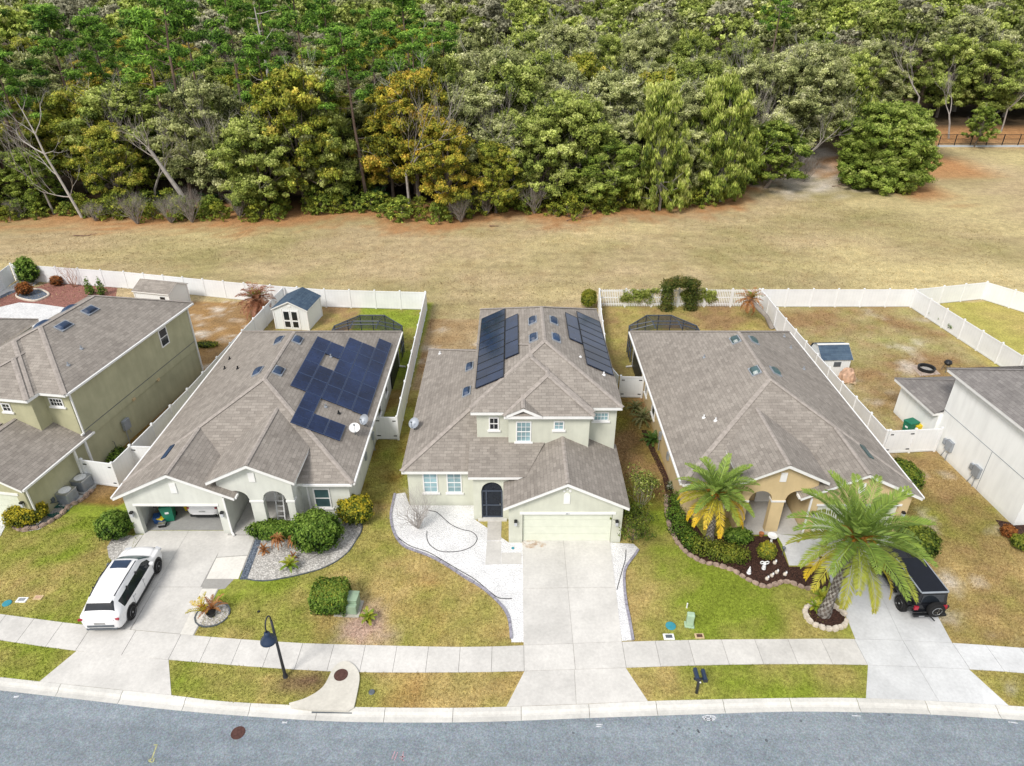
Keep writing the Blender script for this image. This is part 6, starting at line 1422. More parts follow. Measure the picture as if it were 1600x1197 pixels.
def bush(name, label, loc, rx, ry, h, pal, leaf, n, seed, cat='shrub', group=None, boxy=0.0, rz=0, core=(.02, .03, .008), rough=.17):
    """clipped shrub: leaves over a superellipsoid, dark core beneath"""
    o = root(name, label, cat, (*loc, 0), rz, group); rng = np.random.default_rng(seed)
    d = rng.normal(size=(n, 3)); d /= np.linalg.norm(d, axis=1)[:, None]; d[:, 2] = np.where(d[:, 2] < -.55, -d[:, 2], d[:, 2])
    if boxy: 
        e = 1-boxy*.75; q = d/(np.max(np.abs(d), axis=1)**boxy)[:, None]
    else: q = d
    lum = 1+rough*(np.sin(d[:, 0]*7+seed)*np.sin(d[:, 1]*6+1)*np.cos(d[:, 2]*5))+rng.normal(size=n)*rough*.45-rng.random(n)**3*.25
    p = q*lum[:, None]*np.array([rx, ry, h/2])+np.array([0, 0, h/2]); p[:, 2] = np.maximum(p[:, 2], .02)
    nn = d+rng.normal(size=(n, 3))*.5+np.array([0, 0, .25]); nn /= np.linalg.norm(nn, axis=1)[:, None]
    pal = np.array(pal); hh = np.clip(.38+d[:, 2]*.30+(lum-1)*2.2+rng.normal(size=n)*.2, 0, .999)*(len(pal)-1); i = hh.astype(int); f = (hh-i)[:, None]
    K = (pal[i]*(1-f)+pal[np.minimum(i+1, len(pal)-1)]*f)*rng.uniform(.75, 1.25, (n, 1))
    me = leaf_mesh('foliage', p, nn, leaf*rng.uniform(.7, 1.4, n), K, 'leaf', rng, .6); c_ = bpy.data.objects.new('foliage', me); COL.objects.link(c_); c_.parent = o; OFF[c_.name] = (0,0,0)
    bm = bmesh.new(); bmesh.ops.create_icosphere(bm, subdivisions=3, radius=1); m = MB(); m.col = core
    for v in bm.verts:
        u = np.array(v.co)
        if boxy: u = u/max(1e-6, np.max(np.abs(u))**boxy)
        v.co = Vector((u[0]*rx*.84, u[1]*ry*.84, max(.02, u[2]*h*.42+h/2*.95)))
    m.add_bm(bm); part('stems', m, 'painted', o)  # added solid core, coloured dark for the shaded inside; no separate stems
    return o
def frond(V, F, C, base, az, el, l, wid, rg, cols, bend=1.0, nl=34, droop=.25):
    """one feather frond: rachis curve with paired leaflets"""
    P = []; e = el; p = Vector(base); h = Vector((math.cos(az), math.sin(az), 0)); n = 14
    for i in range(n+1):
        P.append(p.copy()); d = h*math.cos(e)+Vector((0, 0, 1))*math.sin(e); p = p+d*l/n; e -= bend/n*(.5+1.1*i/n)
    side = Vector((-math.sin(az), math.cos(az), 0)); tw = rg.uniform(-.35, .35)
    def at(t): 
        i = min(n-1, int(t*n)); f = t*n-i; return P[i]+(P[i+1]-P[i])*f, (P[i+1]-P[i]).normalized()
    def quad(a, b, w, nrm, c):
        i = len(V); s = nrm.normalized()*w; V.extend([tuple(a), tuple((a+b)/2+s), tuple(b), tuple((a+b)/2-s)]); F.append((i, i+1, i+2, i+3)); C.extend([c]*4)
    for i in range(n):
        i0 = len(V); w = .035*(1-i/n)+.008; s = side*w; V.extend([tuple(P[i]-s), tuple(P[i]+s), tuple(P[i+1]+s*.9), tuple(P[i+1]-s*.9)]); F.append((i0, i0+1, i0+2, i0+3)); C.extend([tuple(x*1.2 for x in cols(i/n, rg))]*4)
    for k in range(nl):
        t = .10+.89*(k+rg.uniform(-.3, .3))/nl; t = min(.99, max(.05, t)); a, d = at(t); ll = wid*(math.sin(math.pi*min(1, .16+.80*t))**.7)*rg.uniform(.85, 1.1); up = d.cross(side).normalized(); up = up if up.z > 0 else -up
        for s in (-1, 1):
            sd = side*s*math.cos(tw*s)+up*(.42+.3*math.sin(tw)*s); dr = (sd*.80+d*(.50+.45*t)+Vector((0, 0, -droop*rg.uniform(.2, 1.2)))).normalized(); b = a+dr*ll
            c = cols(t, rg); q = rg.uniform(.75, 1.25); quad(a, b, .015+.018*wid, dr.cross(up) if rg.random() < .75 else up, tuple(x*q for x in c))
def palm_mesh(fr, name='crown', mat='palm_leaf'):
    V, F, C = fr; me = bpy.data.meshes.new(name); me.from_pydata(V, [], F); ca = me.color_attributes.new('Col', 'FLOAT_COLOR', 'POINT'); ca.data.foreach_set('color', np.concatenate([np.array(C), np.ones((len(C), 1))], 1).astype(np.float32).ravel()); me.materials.append(MATS[mat]); return me
def date_palm(label, loc, top, l, nf, seed, r0, yellow=.35, nl=36):
    rg = random.Random(seed); o = root('date_palm', label, 'palm tree', (*loc, 0)); t = Vector(top)-Vector((*loc, 0))
    tm = MB(); n = 26; m_ = 14; i0 = len(tm.v)
    for k in range(n+1):
        f = k/n; c = Vector((t.x*f, t.y*f, t.z*f)); r = r0*(1.25-.45*min(1, f*5)+.12*f+(.15*max(0, f-.85)/.15))
        for j in range(m_):
            a = 2*math.pi*(j+.5*(k % 2))/m_; rr = r*(1+.07*((j+k) % 2)); tm.v.append((c.x+rr*math.cos(a), c.y+rr*math.sin(a), c.z))
    for k in range(n):
        for j in range(m_):
            a, b, c_, d = i0+k*m_+j, i0+k*m_+(j+1) % m_, i0+(k+1)*m_+(j+1) % m_, i0+(k+1)*m_+j; g = (.30, .28, .255) if (j+k) % 2 else (.13, .11, .095); gk = rg.uniform(.75, 1.25); g = tuple(x*gk for x in g)
            tm.f.append((a, b, c_, d)); tm.c.append(g)
    part('trunk', tm, 'bark', o)
    fr = ([], [], []); G1, G2, YL, TP = (.075, .165, .035), (.29, .39, .07), (.68, .50, .025), (.72, .38, .02)
    for i in range(nf):
        u = (i+.5)/nf; el = R(82-112*u**.92)+rg.uniform(-.08, .08); az = i*2.39996+rg.uniform(-.15, .15); low = max(0, (u-.55)/.45); ye = low*yellow*rg.uniform(.4, 1.6)
        def cols(tt, r_, ye=ye, u=u):
            c = mix3(G1, G2, .25+.55*r_.random()*(1-.4*u)+.3*tt); return mix3(c, mix3(YL, TP, r_.random()*.6), min(1, ye*(.35+tt*1.5)))
        frond(*fr, (t.x+.10*math.cos(az), t.y+.10*math.sin(az), t.z+.15-.35*u), az, el, l*rg.uniform(.86, 1.06)*(1-.12*abs(u-.5)), l*.18, rg, cols, rg.uniform(.8, 1.25), nl, .08+.25*low)
    c = bpy.data.objects.new('crown', palm_mesh(fr)); COL.objects.link(c); c.parent = o; OFF[c.name] = (0,0,0)
    fs = ([], [], [])
    for i in range(26):
        az = rg.uniform(0, 6.28); frond(*fs, (t.x+.15*math.cos(az), t.y+.15*math.sin(az), t.z+.05), az, R(rg.uniform(10, 65)), l*rg.uniform(.15, .26), .14, rg, lambda tt, r_: mix3((.30, .12, .02), (.50, .22, .03), r_.random()), 1.2, 14, .4)
    c = bpy.data.objects.new('flower_stalks', palm_mesh(fs, 'flower_stalks')); COL.objects.link(c); c.parent = o; OFF[c.name] = (0,0,0)
    return o
def small_palm(name, label, loc, l, nf, seed, pal, z=.1, el=(80, 0), nl=18, wid=.24, trunk=None, cat='plant', droop=.3, bend=1.3):
    rg = random.Random(seed); o = root(name, label, cat, (*loc, 0) if len(loc) == 2 else loc)
    fr = ([], [], []); tp = Vector(trunk) if trunk else Vector((0, 0, z))
    if trunk:
        tm = MB(); tm.tube([(0, 0, 0), (tp.x*.3, tp.y*.3, tp.z*.5), tuple(tp)], [.22, .2, .22], 8, True, (.26, .235, .21)); part('trunk', tm, 'bark', o)
    for i in range(nf):
        u = (i+.5)/nf; az = i*2.39996; a = rg.choice(pal) if not callable(pal) else pal(u)
        frond(*fr, tp, az, R(el[0]+(el[1]-el[0])*u), l*rg.uniform(.8, 1.1), l*wid, rg, lambda tt, r_: mix3(a, pal[-1] if not callable(pal) else pal(1), tt*.5*r_.random()), bend, nl, droop)
    c = bpy.data.objects.new('fronds', palm_mesh(fr, 'fronds')); COL.objects.link(c); c.parent = o; OFF[c.name] = (0,0,0); return o

# ------------------------------------------------------------------ garden plants
B_G = [(.014, .034, .006), (.04, .088, .012), (.080, .155, .018), (.135, .225, .028), (.21, .31, .05)]
B_Y = [(.03, .045, .006), (.09, .11, .012), (.20, .20, .016), (.36, .32, .022), (.50, .40, .03)]
B_YG = [(.025, .045, .007), (.065, .10, .014), (.13, .175, .022), (.21, .245, .03), (.30, .30, .04)]
B_OR = [(.08, .03, .01), (.18, .065, .018), (.29, .10, .025), (.36, .15, .04)]
bush('shrub', 'round dark green shrub in front of the left garage pier', (-22.15, 28.88), .88, .80, 1.55, B_G, .13, 5200, 1)
bush('shrub', 'large rounded glossy green shrub in the middle of the shell gravel bed', (-10.7, 28.16), 1.35, 1.15, 2.05, B_G, .15, 9500, 2)
bush('shrub', 'low spreading green shrub right by the left porch', (-13.21, 28.88), 1.45, .62, .95, B_G, .13, 5600, 3)
bush('shrub', 'yellow flecked shrub at the right corner of the left house', (-9, 30.26), .95, .85, 1.5, B_Y[:2]+B_YG[1:4]+B_Y[3:], .14, 5600, 4)
bush('hedge', 'boxy clipped hedge beside the green transformer', (-8.94, 23.84), .88, .78, 1.35, B_YG[:1]+B_G[1:]+B_YG[3:], .11, 8200, 5, 'hedge', None, .80, 0, (.02, .03, .008), .05)
bush('shrub', 'yellow green clipped shrub at the corner of the olive house', (-27.85, 30.1), 1.0, .72, 1.15, B_YG[:2]+B_Y[2:], .12, 5800, 6, 'shrub', None, .3, R(15))
bush('shrub', 'round yellow green ball shrub among the garden statues', (13.69, 27.23), .48, .46, .95, B_YG[1:]+B_Y[3:4], .075, 3400, 7)
bush('shrub', 'round green shrub half hidden beside the right garage', (21.93, 27.67), 1.05, 1.0, 1.5, B_G[:2]+B_YG[1:4], .13, 6200, 8)
bush('shrub', 'green shrub under the right eave of the yellow house', (24.39, 33.82), .85, 1.25, 1.2, B_G[:3]+B_YG[2:4], .12, 4800, 9)
bush('shrub', 'small rust red shrub at the corner of the white house', (27.75, 28.88), .38, .36, .7, B_OR, .08, 1800, 10); bush('shrub', 'green shrub at the right edge by the white house', (27.92, 27.96), .5, .5, .75, B_YG, .09, 2600, 11)
bush('shrub', 'small green shrub beside the porch of the yellow house', (12.52, 28.47), .75, .5, .8, B_G, .11, 3000, 12)
hg = [(1058,792,.8,.9,1.0), (1055,820,.75,.85,.95), (1068,842,.8,.8,.9), (1085,858,.85,.7,.85), (1108,868,.85,.65,.85), (1130,876,.9,.62,.85), (1150,880,.75,.55,.8)]
o = root('hedge', 'curving low green and yellow hedge along the dark mulch bed', 'hedge', (*(10.03, 28.01), 0), off=(*(10.03, 28.01), 0)); Cs = []
for i, (px, py, rx, ry, h) in enumerate([((9.81, 31.5), 0, .62, .75, .8), ((9.48, 30.26), 0, .62, .7, .8), ((9.49, 29.08), 0, .62, .6, .8), ((9.83, 28.21), 0, .66, .55, .78), ((10.41, 27.67), 0, .66, .5, .75), ((11.04, 27.28), 0, .68, .5, .78), ((11.75, 27.09), 0, .68, .5, .8), ((12.27, 26.99), 0, .42, .42, .7)]):
    pal = B_G[:4]+B_YG[3:4] if i < 4 else B_YG
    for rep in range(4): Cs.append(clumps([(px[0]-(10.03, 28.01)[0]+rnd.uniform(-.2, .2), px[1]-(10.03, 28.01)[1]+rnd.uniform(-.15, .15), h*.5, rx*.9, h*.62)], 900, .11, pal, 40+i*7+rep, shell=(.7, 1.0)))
A_ = [np.concatenate([c[k] for c in Cs]) for k in range(4)]; A_[0][:, 2] = np.maximum(A_[0][:, 2], .02)
me = leaf_mesh('foliage', *A_, 'leaf'); c_ = bpy.data.objects.new('foliage', me); COL.objects.link(c_); c_.parent = o
twig_bush('bare_shrub', 'bare grey twiggy shrub in the white pebbles', 21, 2.2, 22, (.44, .41, .39), (-5.35, 29.5), .75, 4, r=.03)
twig_bush('shrub', 'straggly green shrub beside the right garage pier of the two storey house', 22, 1.9, 9, (.25, .21, .16), (6.69, 28.52), .7, 3, leaf=(B_YG[:4], .13, 190, .24))
twig_bush('shrub', 'straggly grey green shrub behind the garage corner of the two storey house', 23, 2.2, 10, (.34, .31, .26), (7.56, 31.22), .75, 3, leaf=(P_WIL, .12, 120, .24))
twig_bush('shrub', 'yellowing small shrub at the back of the narrow pebble bed', 24, .7, 6, (.25, .2, .15), (7.29, 28.88), .7, 2, leaf=(B_YG, .09, 160, .2))
DRY = [(.42, .20, .07), (.48, .25, .10), (.36, .15, .05)]; YEL = [(.52, .40, .03), (.40, .36, .04), (.58, .42, .05)]; SAGE = [(.20, .22, .09), (.28, .27, .13), (.13, .16, .05)]; GRN = [(.05, .12, .025), (.09, .17, .03)]; YLG = [(.30, .36, .04), (.42, .42, .05), (.2, .3, .03)]
small_palm('dead_fern', 'rust brown dried plant left of its pair in the shell gravel', (-12.64, 27.67), .8, 26, 31, DRY, .55, (88, 25), bend=2.7, wid=.16); small_palm('dead_fern', 'rust brown dried plant nearer the big shrub in the shell gravel', (-11.73, 27.67), .85, 28, 32, DRY, .55, (88, 25), bend=2.7, wid=.16)
small_palm('dead_fern', 'little orange dried plant alone in the shell gravel', (-13.48, 27.57), .5, 16, 33, DRY, .1, (85, 0)); small_palm('dead_fern', 'tiny orange dried plant by the grey pot', (-11.75, 27.09), .4, 10, 34, DRY, .1, (85, 0))
small_palm('potted_palm', 'small yellow palm growing in the grey pot', (-11.71, 26.34), .62, 14, 35, YLG, .3, (85, 10)); small_palm('potted_palm', 'tiny green yellow palm in the black pot in the sandy patch', (-6.95, 22.89), .62, 12, 36, YLG, .25, (85, 15))
for o_ in list(COL.objects):
    if o_.name.startswith('dead_fern'): o_.scale = (.7, .7, 1.25)
o = small_palm('potted_palm', 'yellow palm leaning left out of the black pot', (-14.71, 23.28), 1.15, 7, 37, YEL, .3, (88, 62), wid=.22); o.rotation_euler = (0, R(-28), R(12))
small_palm('dead_fern', 'dried orange stems drooping over the pebble ring', ((-14.64, 23.36)[0], (-14.64, 23.36)[1], .1), .9, 9, 38, DRY, .3, (70, 30), wid=.16)
small_palm('yucca', 'pale spiky plant by the white gate beside the yellow house', (9.2, 40.5), 1.0, 34, 39, SAGE, .35, (88, -15), wid=.16, bend=1.0); small_palm('fern', 'dark green fern along the yellow side wall', (9.51, 38.13), .85, 22, 40, GRN, .1, (80, 10)); small_palm('yucca', 'second pale spiky plant just in front of the white gate', (8.96, 42.11), .8, 24, 41, SAGE, .2, (88, -10), wid=.16)
twig_bush('flower', 'small white flowered plant in the mulch by the yellow wall', 42, .5, 6, (.1, .12, .05), (9.69, 33), .6, 2, 'plant', leaf=([(.06, .11, .03), (.1, .16, .04), (.65, .65, .6)], .08, 120, .14))
# date palms
date_palm('smaller date palm with yellow lower fronds by the porch of the yellow house', (10.94, 28.42), (10.82, 28.35, 3.55), 2.3, 40, 5, .23, 1.2, 54)
date_palm('big date palm leaning over the right driveway from its stone ring', (15.3, 23.36), (15.5, 23.05, 5.3), 3.3, 42, 9, .26, .40, 64)
small_palm('fern', 'yellow green sprouts at the foot of the big date palm', (15.05, 23.75), .55, 16, 44, YLG, .05, (80, 20)); small_palm('fern', 'small green fern between the mulch bed and the palm ring', (15.59, 24.41), .6, 16, 45, YLG, .05, (80, 20))
# back yards
small_palm('dead_palm', 'rust brown dying palm standing by the white corner of the fence', (-23.63, 58.33), 2.1, 60, 46, [(.36, .16, .09), (.42, .22, .13), (.30, .13, .07)], 1.4, (85, -60), 26, .24, (.1, 0, 1.7), 'palm tree', .5, 1.5)
small_palm('palm_sprout', 'green new fronds on top of the rust brown palm', ((-23.63, 58.33)[0]+.1, (-23.63, 58.33)[1], 1.7), 1.3, 10, 47, GRN+YLG, .1, (88, 55))
lp_ = small_palm('leaning_palm', 'leaning grey trunked palm with dry rust fronds by the picket fence', (23.52, 55.84), 1.5, 34, 48, DRY, 1.2, (80, -50), 20, .22, (-1.7, 2.2, 1.9), 'palm tree', .5, 1.4)
small_palm('palm_sprout', 'few green fronds on the leaning rust coloured palm', ((23.52, 55.84)[0]-1.5, (23.52, 55.84)[1]+2.2, 1.95), 1.0, 7, 49, YLG, .1, (85, 40))
bush('shrub', 'bright yellow green bush at the corner of the picket fence', (7.35, 60.7), .72, .65, 1.75, B_YG[1:]+B_Y[2:3], .16, 3000, 50)
bush('shrub', 'leafy dark green bush standing against the far left fence corner', (-49.98, 66.64), .95, .85, 2.7, B_G, .26, 2200, 51, rough=.25)
bush('shrub', 'round rust topped shrub on the blue grey island', (-48.72, 63.72), .75, .7, 1.3, B_OR, .14, 1800, 52); bush('shrub', 'small rust shrub near the far left fence', (-47.05, 66.28), .6, .55, 1.0, B_OR, .14, 1300, 53)
twig_bush('bare_shrub', 'bare pinkish twiggy bush in the red mulch', 54, 2.6, 9, (.42, .24, .17), (-45.03, 65.76), .7, 4, r=.035)
for i, (p, lb) in enumerate((((-42.23, 63.72), 'left one of two small green conifers behind the olive house'), ((-41.08, 63.72), 'right one of two small green conifers behind the olive house'))):
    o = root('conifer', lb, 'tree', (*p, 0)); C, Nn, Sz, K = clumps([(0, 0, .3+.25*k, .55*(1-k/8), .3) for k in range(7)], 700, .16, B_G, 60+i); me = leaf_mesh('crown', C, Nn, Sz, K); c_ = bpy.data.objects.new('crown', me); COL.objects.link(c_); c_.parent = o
    tm = MB(); tm.tube([(0, 0, 0), (0, 0, 1.6)], [.06, .02], 6); tm.c = [BARK]*len(tm.c); OFF[o.name] = (0,0,0); part('trunk', tm, 'bark', o)
# topiary arch and vines on the picket fence
ax = (15.86, 60.4); o = root('topiary_arch', 'clipped green topiary arch over the gap in the picket fence', 'topiary', (*ax, 0)); bl = []
for s in (-1, 1):
    for k in range(7): bl.append((s*1.15, -.35, .25+.36*k, .62, .36))
for k in range(7): t = math.pi*k/6; bl.append((-1.25*math.cos(t), -.35, 2.55+.35*math.sin(t), .62, .5))
bl += [(-.4, -.35, 2.75, .6, .42), (.4, -.35, 2.75, .6, .42), (0, -.35, 2.6, .6, .4)]
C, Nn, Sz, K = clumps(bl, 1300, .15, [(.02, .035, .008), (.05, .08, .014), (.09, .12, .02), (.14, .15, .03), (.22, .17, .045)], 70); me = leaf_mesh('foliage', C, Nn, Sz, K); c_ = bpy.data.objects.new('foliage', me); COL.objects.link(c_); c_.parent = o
m = MB(); m.box(-1.2, -1.1, -.4, -.3, 0, 2.4); m.box(1.1, 1.2, -.4, -.3, 0, 2.4); m.box(-1.2, 1.2, -.4, -.3, 2.4, 2.5); OFF[o.name] = (0,0,0); part('frame', m, 'steel_dark', o)
for (x0, x1, lb, sd) in ((10.6, 14.0, 'green vine spread over the pickets left of the topiary arch', 71), (16.3, 19.2, 'green vine spread over the pickets right of the topiary arch', 72)):
    rg = random.Random(sd); bl = [(rg.uniform(x0, x1), 60.6, rg.uniform(.7, 1.75), rg.uniform(.25, .5), rg.uniform(.2, .4)) for _ in range(40)]
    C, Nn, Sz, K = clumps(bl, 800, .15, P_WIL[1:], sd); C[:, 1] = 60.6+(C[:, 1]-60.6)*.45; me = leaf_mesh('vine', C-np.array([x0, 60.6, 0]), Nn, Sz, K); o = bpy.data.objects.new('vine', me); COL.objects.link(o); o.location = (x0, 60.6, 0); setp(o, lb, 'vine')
for i, px in enumerate([(39.07, 59.5), (39.08, 58.05), (39.22, 56.65), (39.16, 55.17)]): twig_bush('seedling', 'thin green seedling in the row along the white fence of the brown yard', 80+i, .8, 4, (.1, .15, .06), px, .5, 2, 'plant', 'seedlings along the fence', leaf=(B_G[1:], .12, 60, .15))
bush('shrub', 'low green weed clump in the brown yard behind the olive house', (-26.29, 52.4), 1.0, .5, .35, B_YG[:4], .14, 700, 85, rough=.35)
bush('shrub', 'dark weedy clump at the foot of the white fence beside the olive wall', (-25.87, 36.3), .5, .8, .45, B_G, .12, 700, 86, rough=.35)
bush('shrub', 'small dark shrub between the garage pier and the left lawn', (-22.14, 30.1), .3, .3, .7, B_G, .1, 900, 87)

SUN_ROT = 214.0
# ------------------------------------------------------------------ the wood behind the field
FG = 'trees of the wood behind the field'
PR = {}
def proto(k, **kw): PR[k] = kw
LBL = {'oak': 'grey green broad crowned tree in the mass of the wood', 'grey': 'pale lichen grey tree in the mass of the wood', 'yel': 'olive yellow leafy tree in the mass of the wood', 'ora': 'orange tipped leafy tree in the mass of the wood', 'grn': 'fresh green leafy tree in the mass of the wood', 'wil': 'upright feathery green tree in the mass of the wood', 'pine': 'tall bright green pine in the wood', 'rnd': 'x', 'bare': 'bare grey twiggy tree in the wood'}
TREES = {}
D = dict(leaf=.42, dens=150)
def mk(key, n, *a, **kw):
    TREES[key] = [make_tree(a[0], LBL[key], a[1], 100+hash_(key)+i, *a[2:], **kw) for i in range(n)]
def hash_(s): return sum(ord(c)*(i+3) for i, c in enumerate(s))
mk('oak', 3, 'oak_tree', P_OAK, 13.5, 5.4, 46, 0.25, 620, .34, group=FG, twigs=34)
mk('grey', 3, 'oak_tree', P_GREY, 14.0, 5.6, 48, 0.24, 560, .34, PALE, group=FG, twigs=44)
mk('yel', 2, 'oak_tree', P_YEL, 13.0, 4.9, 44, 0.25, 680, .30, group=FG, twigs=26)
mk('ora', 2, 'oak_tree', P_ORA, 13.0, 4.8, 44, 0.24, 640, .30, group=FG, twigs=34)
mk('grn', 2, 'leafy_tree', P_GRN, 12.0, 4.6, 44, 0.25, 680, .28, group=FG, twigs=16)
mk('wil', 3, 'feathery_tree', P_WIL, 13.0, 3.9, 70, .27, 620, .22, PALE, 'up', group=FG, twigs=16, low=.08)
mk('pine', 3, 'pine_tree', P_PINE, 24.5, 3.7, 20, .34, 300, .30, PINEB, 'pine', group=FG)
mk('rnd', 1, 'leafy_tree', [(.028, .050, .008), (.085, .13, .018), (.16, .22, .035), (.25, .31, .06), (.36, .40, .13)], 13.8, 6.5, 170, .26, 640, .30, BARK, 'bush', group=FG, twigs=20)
TREES['bare'] = []
for i in range(2):
    rg = random.Random(300+i); o = root('bare_tree', LBL['bare'], 'tree', (0,0,0), 0, FG); tm = MB()
    branch(tm, (0, 0, -.2), (.05, .05, 1), 4.5, .2, 5, rg, .62, (.33, .30, .275), 5, None, (2, 4), .4, .66); part('trunk', tm, 'bark', o); TREES['bare'].append(o)
used = {}
def place(key, x, y, s=1.0, rz=None, label=None, i=None, sc=None):
    L_ = TREES[key]; i = rnd.randrange(len(L_)) if i is None else i % len(L_); o = L_[i]
    rz = rnd.uniform(0, 6.28) if rz is None else rz; z = rise(y)-.05
    if (key, i) not in used: used[(key, i)] = 1
    else: o = copy_tree(o)
    o.location = (x, y, z); o.rotation_euler = (0, 0, rz); o.scale = sc or (s*rnd.uniform(.84, 1.18), s*rnd.uniform(.84, 1.18), s*rnd.uniform(.86, 1.12)); o.rotation_euler = (rnd.gauss(0, .05), rnd.gauss(0, .05), rz)
    if label: o['label'] = label; [o.__delitem__('group') for q_ in (1,) if 'group' in o]
    else: o['label'] = LBL[key]; o['group'] = 'trees in the wood, '+LBL[key].split(' in the')[0]
    return o
rnd.seed(21)
# the ones that can be told apart along the edge: (kind, px of the foot, y of the foot in metres, scale, label)
def fx(px, y):   # metres east for a column of the photograph at depth y on the flat
    return (px-800)/1067*(y*.866+13.3)
named = [
 ('yel', 478, 95, 1.28, 'big olive yellow oak above the left part of the field, left of the tall pine'),
 ('ora', 655, 97, 1.42, 'tallest orange tipped oak, just right of the tall bare trunked pine'),
 ('ora', 705, 91, .86, 'lower orange and green oak leaning over the field in the middle'),
 ('yel', 775, 93, .80, 'olive tree with bare white limbs at the field edge in the middle'),
 ('grn', 945, 94.5, .92, 'rounded fresh green tree at the field edge right of the middle'),
 ('wil', 1030, 94, 1.10, 'upright feathery pale green tree at the field edge'),
 ('wil', 1125, 98.5, 1.12, 'broad feathery green tree where the field edge turns back'),
 ('oak', 880, 101, 1.16, 'large dull green oak behind the fresh green tree'),
 ('grey', 960, 108, 1.22, 'oak with a pale bare branched top right of the middle'),
 ('grn', 1195, 106, .95, 'green tree left of the sandy opening in the wood'),
 ('oak', 795, 104, 1.30, 'tall grey green oak in the middle of the wood'),
 ('grey', 345, 99, 1.05, 'moss grey oak with leaning dark trunks left of the olive yellow oak'),
 ('yel', 200, 95, .84, 'olive tree behind the leaning pale trunk on the left'),
 ('grn', 60, 93, .80, 'green tree low at the left edge of the wood'),
 ('grn', 1520, 134, .62, 'small fresh green tree behind the far railing'),
]
for k, px, y, s, lb in named: place(k, fx(px, y), y, s, label=lb)
rt_ = place('rnd', fx(1370, 106.5), 106.5, 1.0, label='big rounded green tree standing alone on the field at the right', i=0, sc=(.95, .95, .90)); 
pines = [(575, 96, 1.02, 'tall straight pine with a bare trunk left of the orange oak'), (300, 99, 1.08, 'tall pine with a bare trunk above the moss grey oak'), (270, 103, 1.06, 'tall pine partly behind another pine on the left'), (60, 102, 1.0, None), (150, 110, 1.05, None), (400, 112, 1.0, None), (210, 118, 1.05, None), (500, 114, 1.05, None), (660, 112, 1.06, None), (-60, 112, 1.1, None), (330, 126, 1.0, None), (540, 128, 1.0, None), (590, 120, .95, None), (690, 124, .95, None), (1190, 165, 1.0, None), (20, 97, .98, None)]
for px, y, s, lb in pines: place('pine', fx(px, y), y, s, label=lb)
# dead and leaning ones
d1 = dead_tree('dead_tree', 'tall white dead pine trunk with short stubs above the olive yellow oak', 5, 9, .24, (0, 0)); bpy.data.objects.remove(d1.children[0])
tm = MB(); rg = random.Random(4); tm.tube([(0, 0, 0), (-.1, 0, 9), (.15, 0, 17), (-.2, 0, 24.5)], [.36, .30, .2, .06], 8, True, DEADW)
for k in range(22): z = 9+k*.7; a = k*2.4; branch(tm, (0, 0, z), (math.cos(a), math.sin(a), rg.uniform(-.1, .4)), rg.uniform(.5, 2.0), .06, 1, rg, .5, DEADW, 4, None, (1, 2))
part('trunk', tm, 'bark', d1); d1.location = (fx(447, 104), 104, 0)
d2 = root('dead_tree', 'bare white dead tree leaning at the left edge of the field', 'tree', (fx(128, 90.5), 90.5, 0)); tm = MB(); rg = random.Random(8)
tr_ = [(0, 0, 0), (-.9, 0, 3.2), (-1.9, .1, 6.4), (-2.9, .1, 9.6), (-3.4, .2, 12.4), (-4.3, .3, 15.6), (-4.9, .2, 17.6)]; tm.tube(tr_, [.25, .22, .19, .16, .12, .07, .03], 7, True, DEADW)
for p, d, l, r in (((-1.9, .1, 6.4), (-.9, -.2, .5), 3.4, .12), ((-2.9, .1, 9.6), (-.9, .1, .55), 4.0, .13), ((-3.4, .2, 12.4), (.55, 0, 1), 2.6, .08), ((-2.9, .1, 9.6), (.9, -.3, .25), 1.8, .07), ((-3.4, .2, 12.4), (-.8, -.2, .9), 2.6, .08), ((-.9, 0, 3.2), (-1, -.2, .05), 3.0, .10), ((-.9, 0, 3.2), (.7, -.2, .9), 2.0, .08), ((-4.3, .3, 15.6), (.5, 0, 1), 1.4, .05)): branch(tm, p, d, l, r, 3, rg, .55, DEADW, 4, None, (2, 3), .2, .6)
part('trunk', tm, 'bark', d2); d2.scale = (.78, .8, .86)
d3 = root('dead_tree', 'pale leaning trunk with a dry crown left of the moss grey oak', 'tree', (fx(303, 92.5), 92.5, 0)); tm = MB(); rg = random.Random(9)
tm.tube([(0, 0, 0), (-1.2, 0, 2.8), (-2.6, .1, 5.6), (-4.0, .2, 8.6)], [.34, .32, .27, .2], 8, True, (.36, .335, .31))
for k in range(7): branch(tm, (-3.2-.13*k, .1, 6.9+.27*k), (-.5+rg.gauss(0, .7), rg.gauss(0, .5), .8), 2.2, .09, 3, rg, .6, (.33, .30, .26), 4, None, (2, 3), .15)
part('trunk', tm, 'bark', d3)
for px_, y_ in ((85, 92), (175, 96), (240, 94.5), (392, 97), (640, 92.5), (735, 95), (905, 103), (985, 104), (1245, 113), (1480, 140), (1560, 145), (1150, 112)): place('bare', fx(px_, y_), y_, rnd.uniform(.9, 1.25))
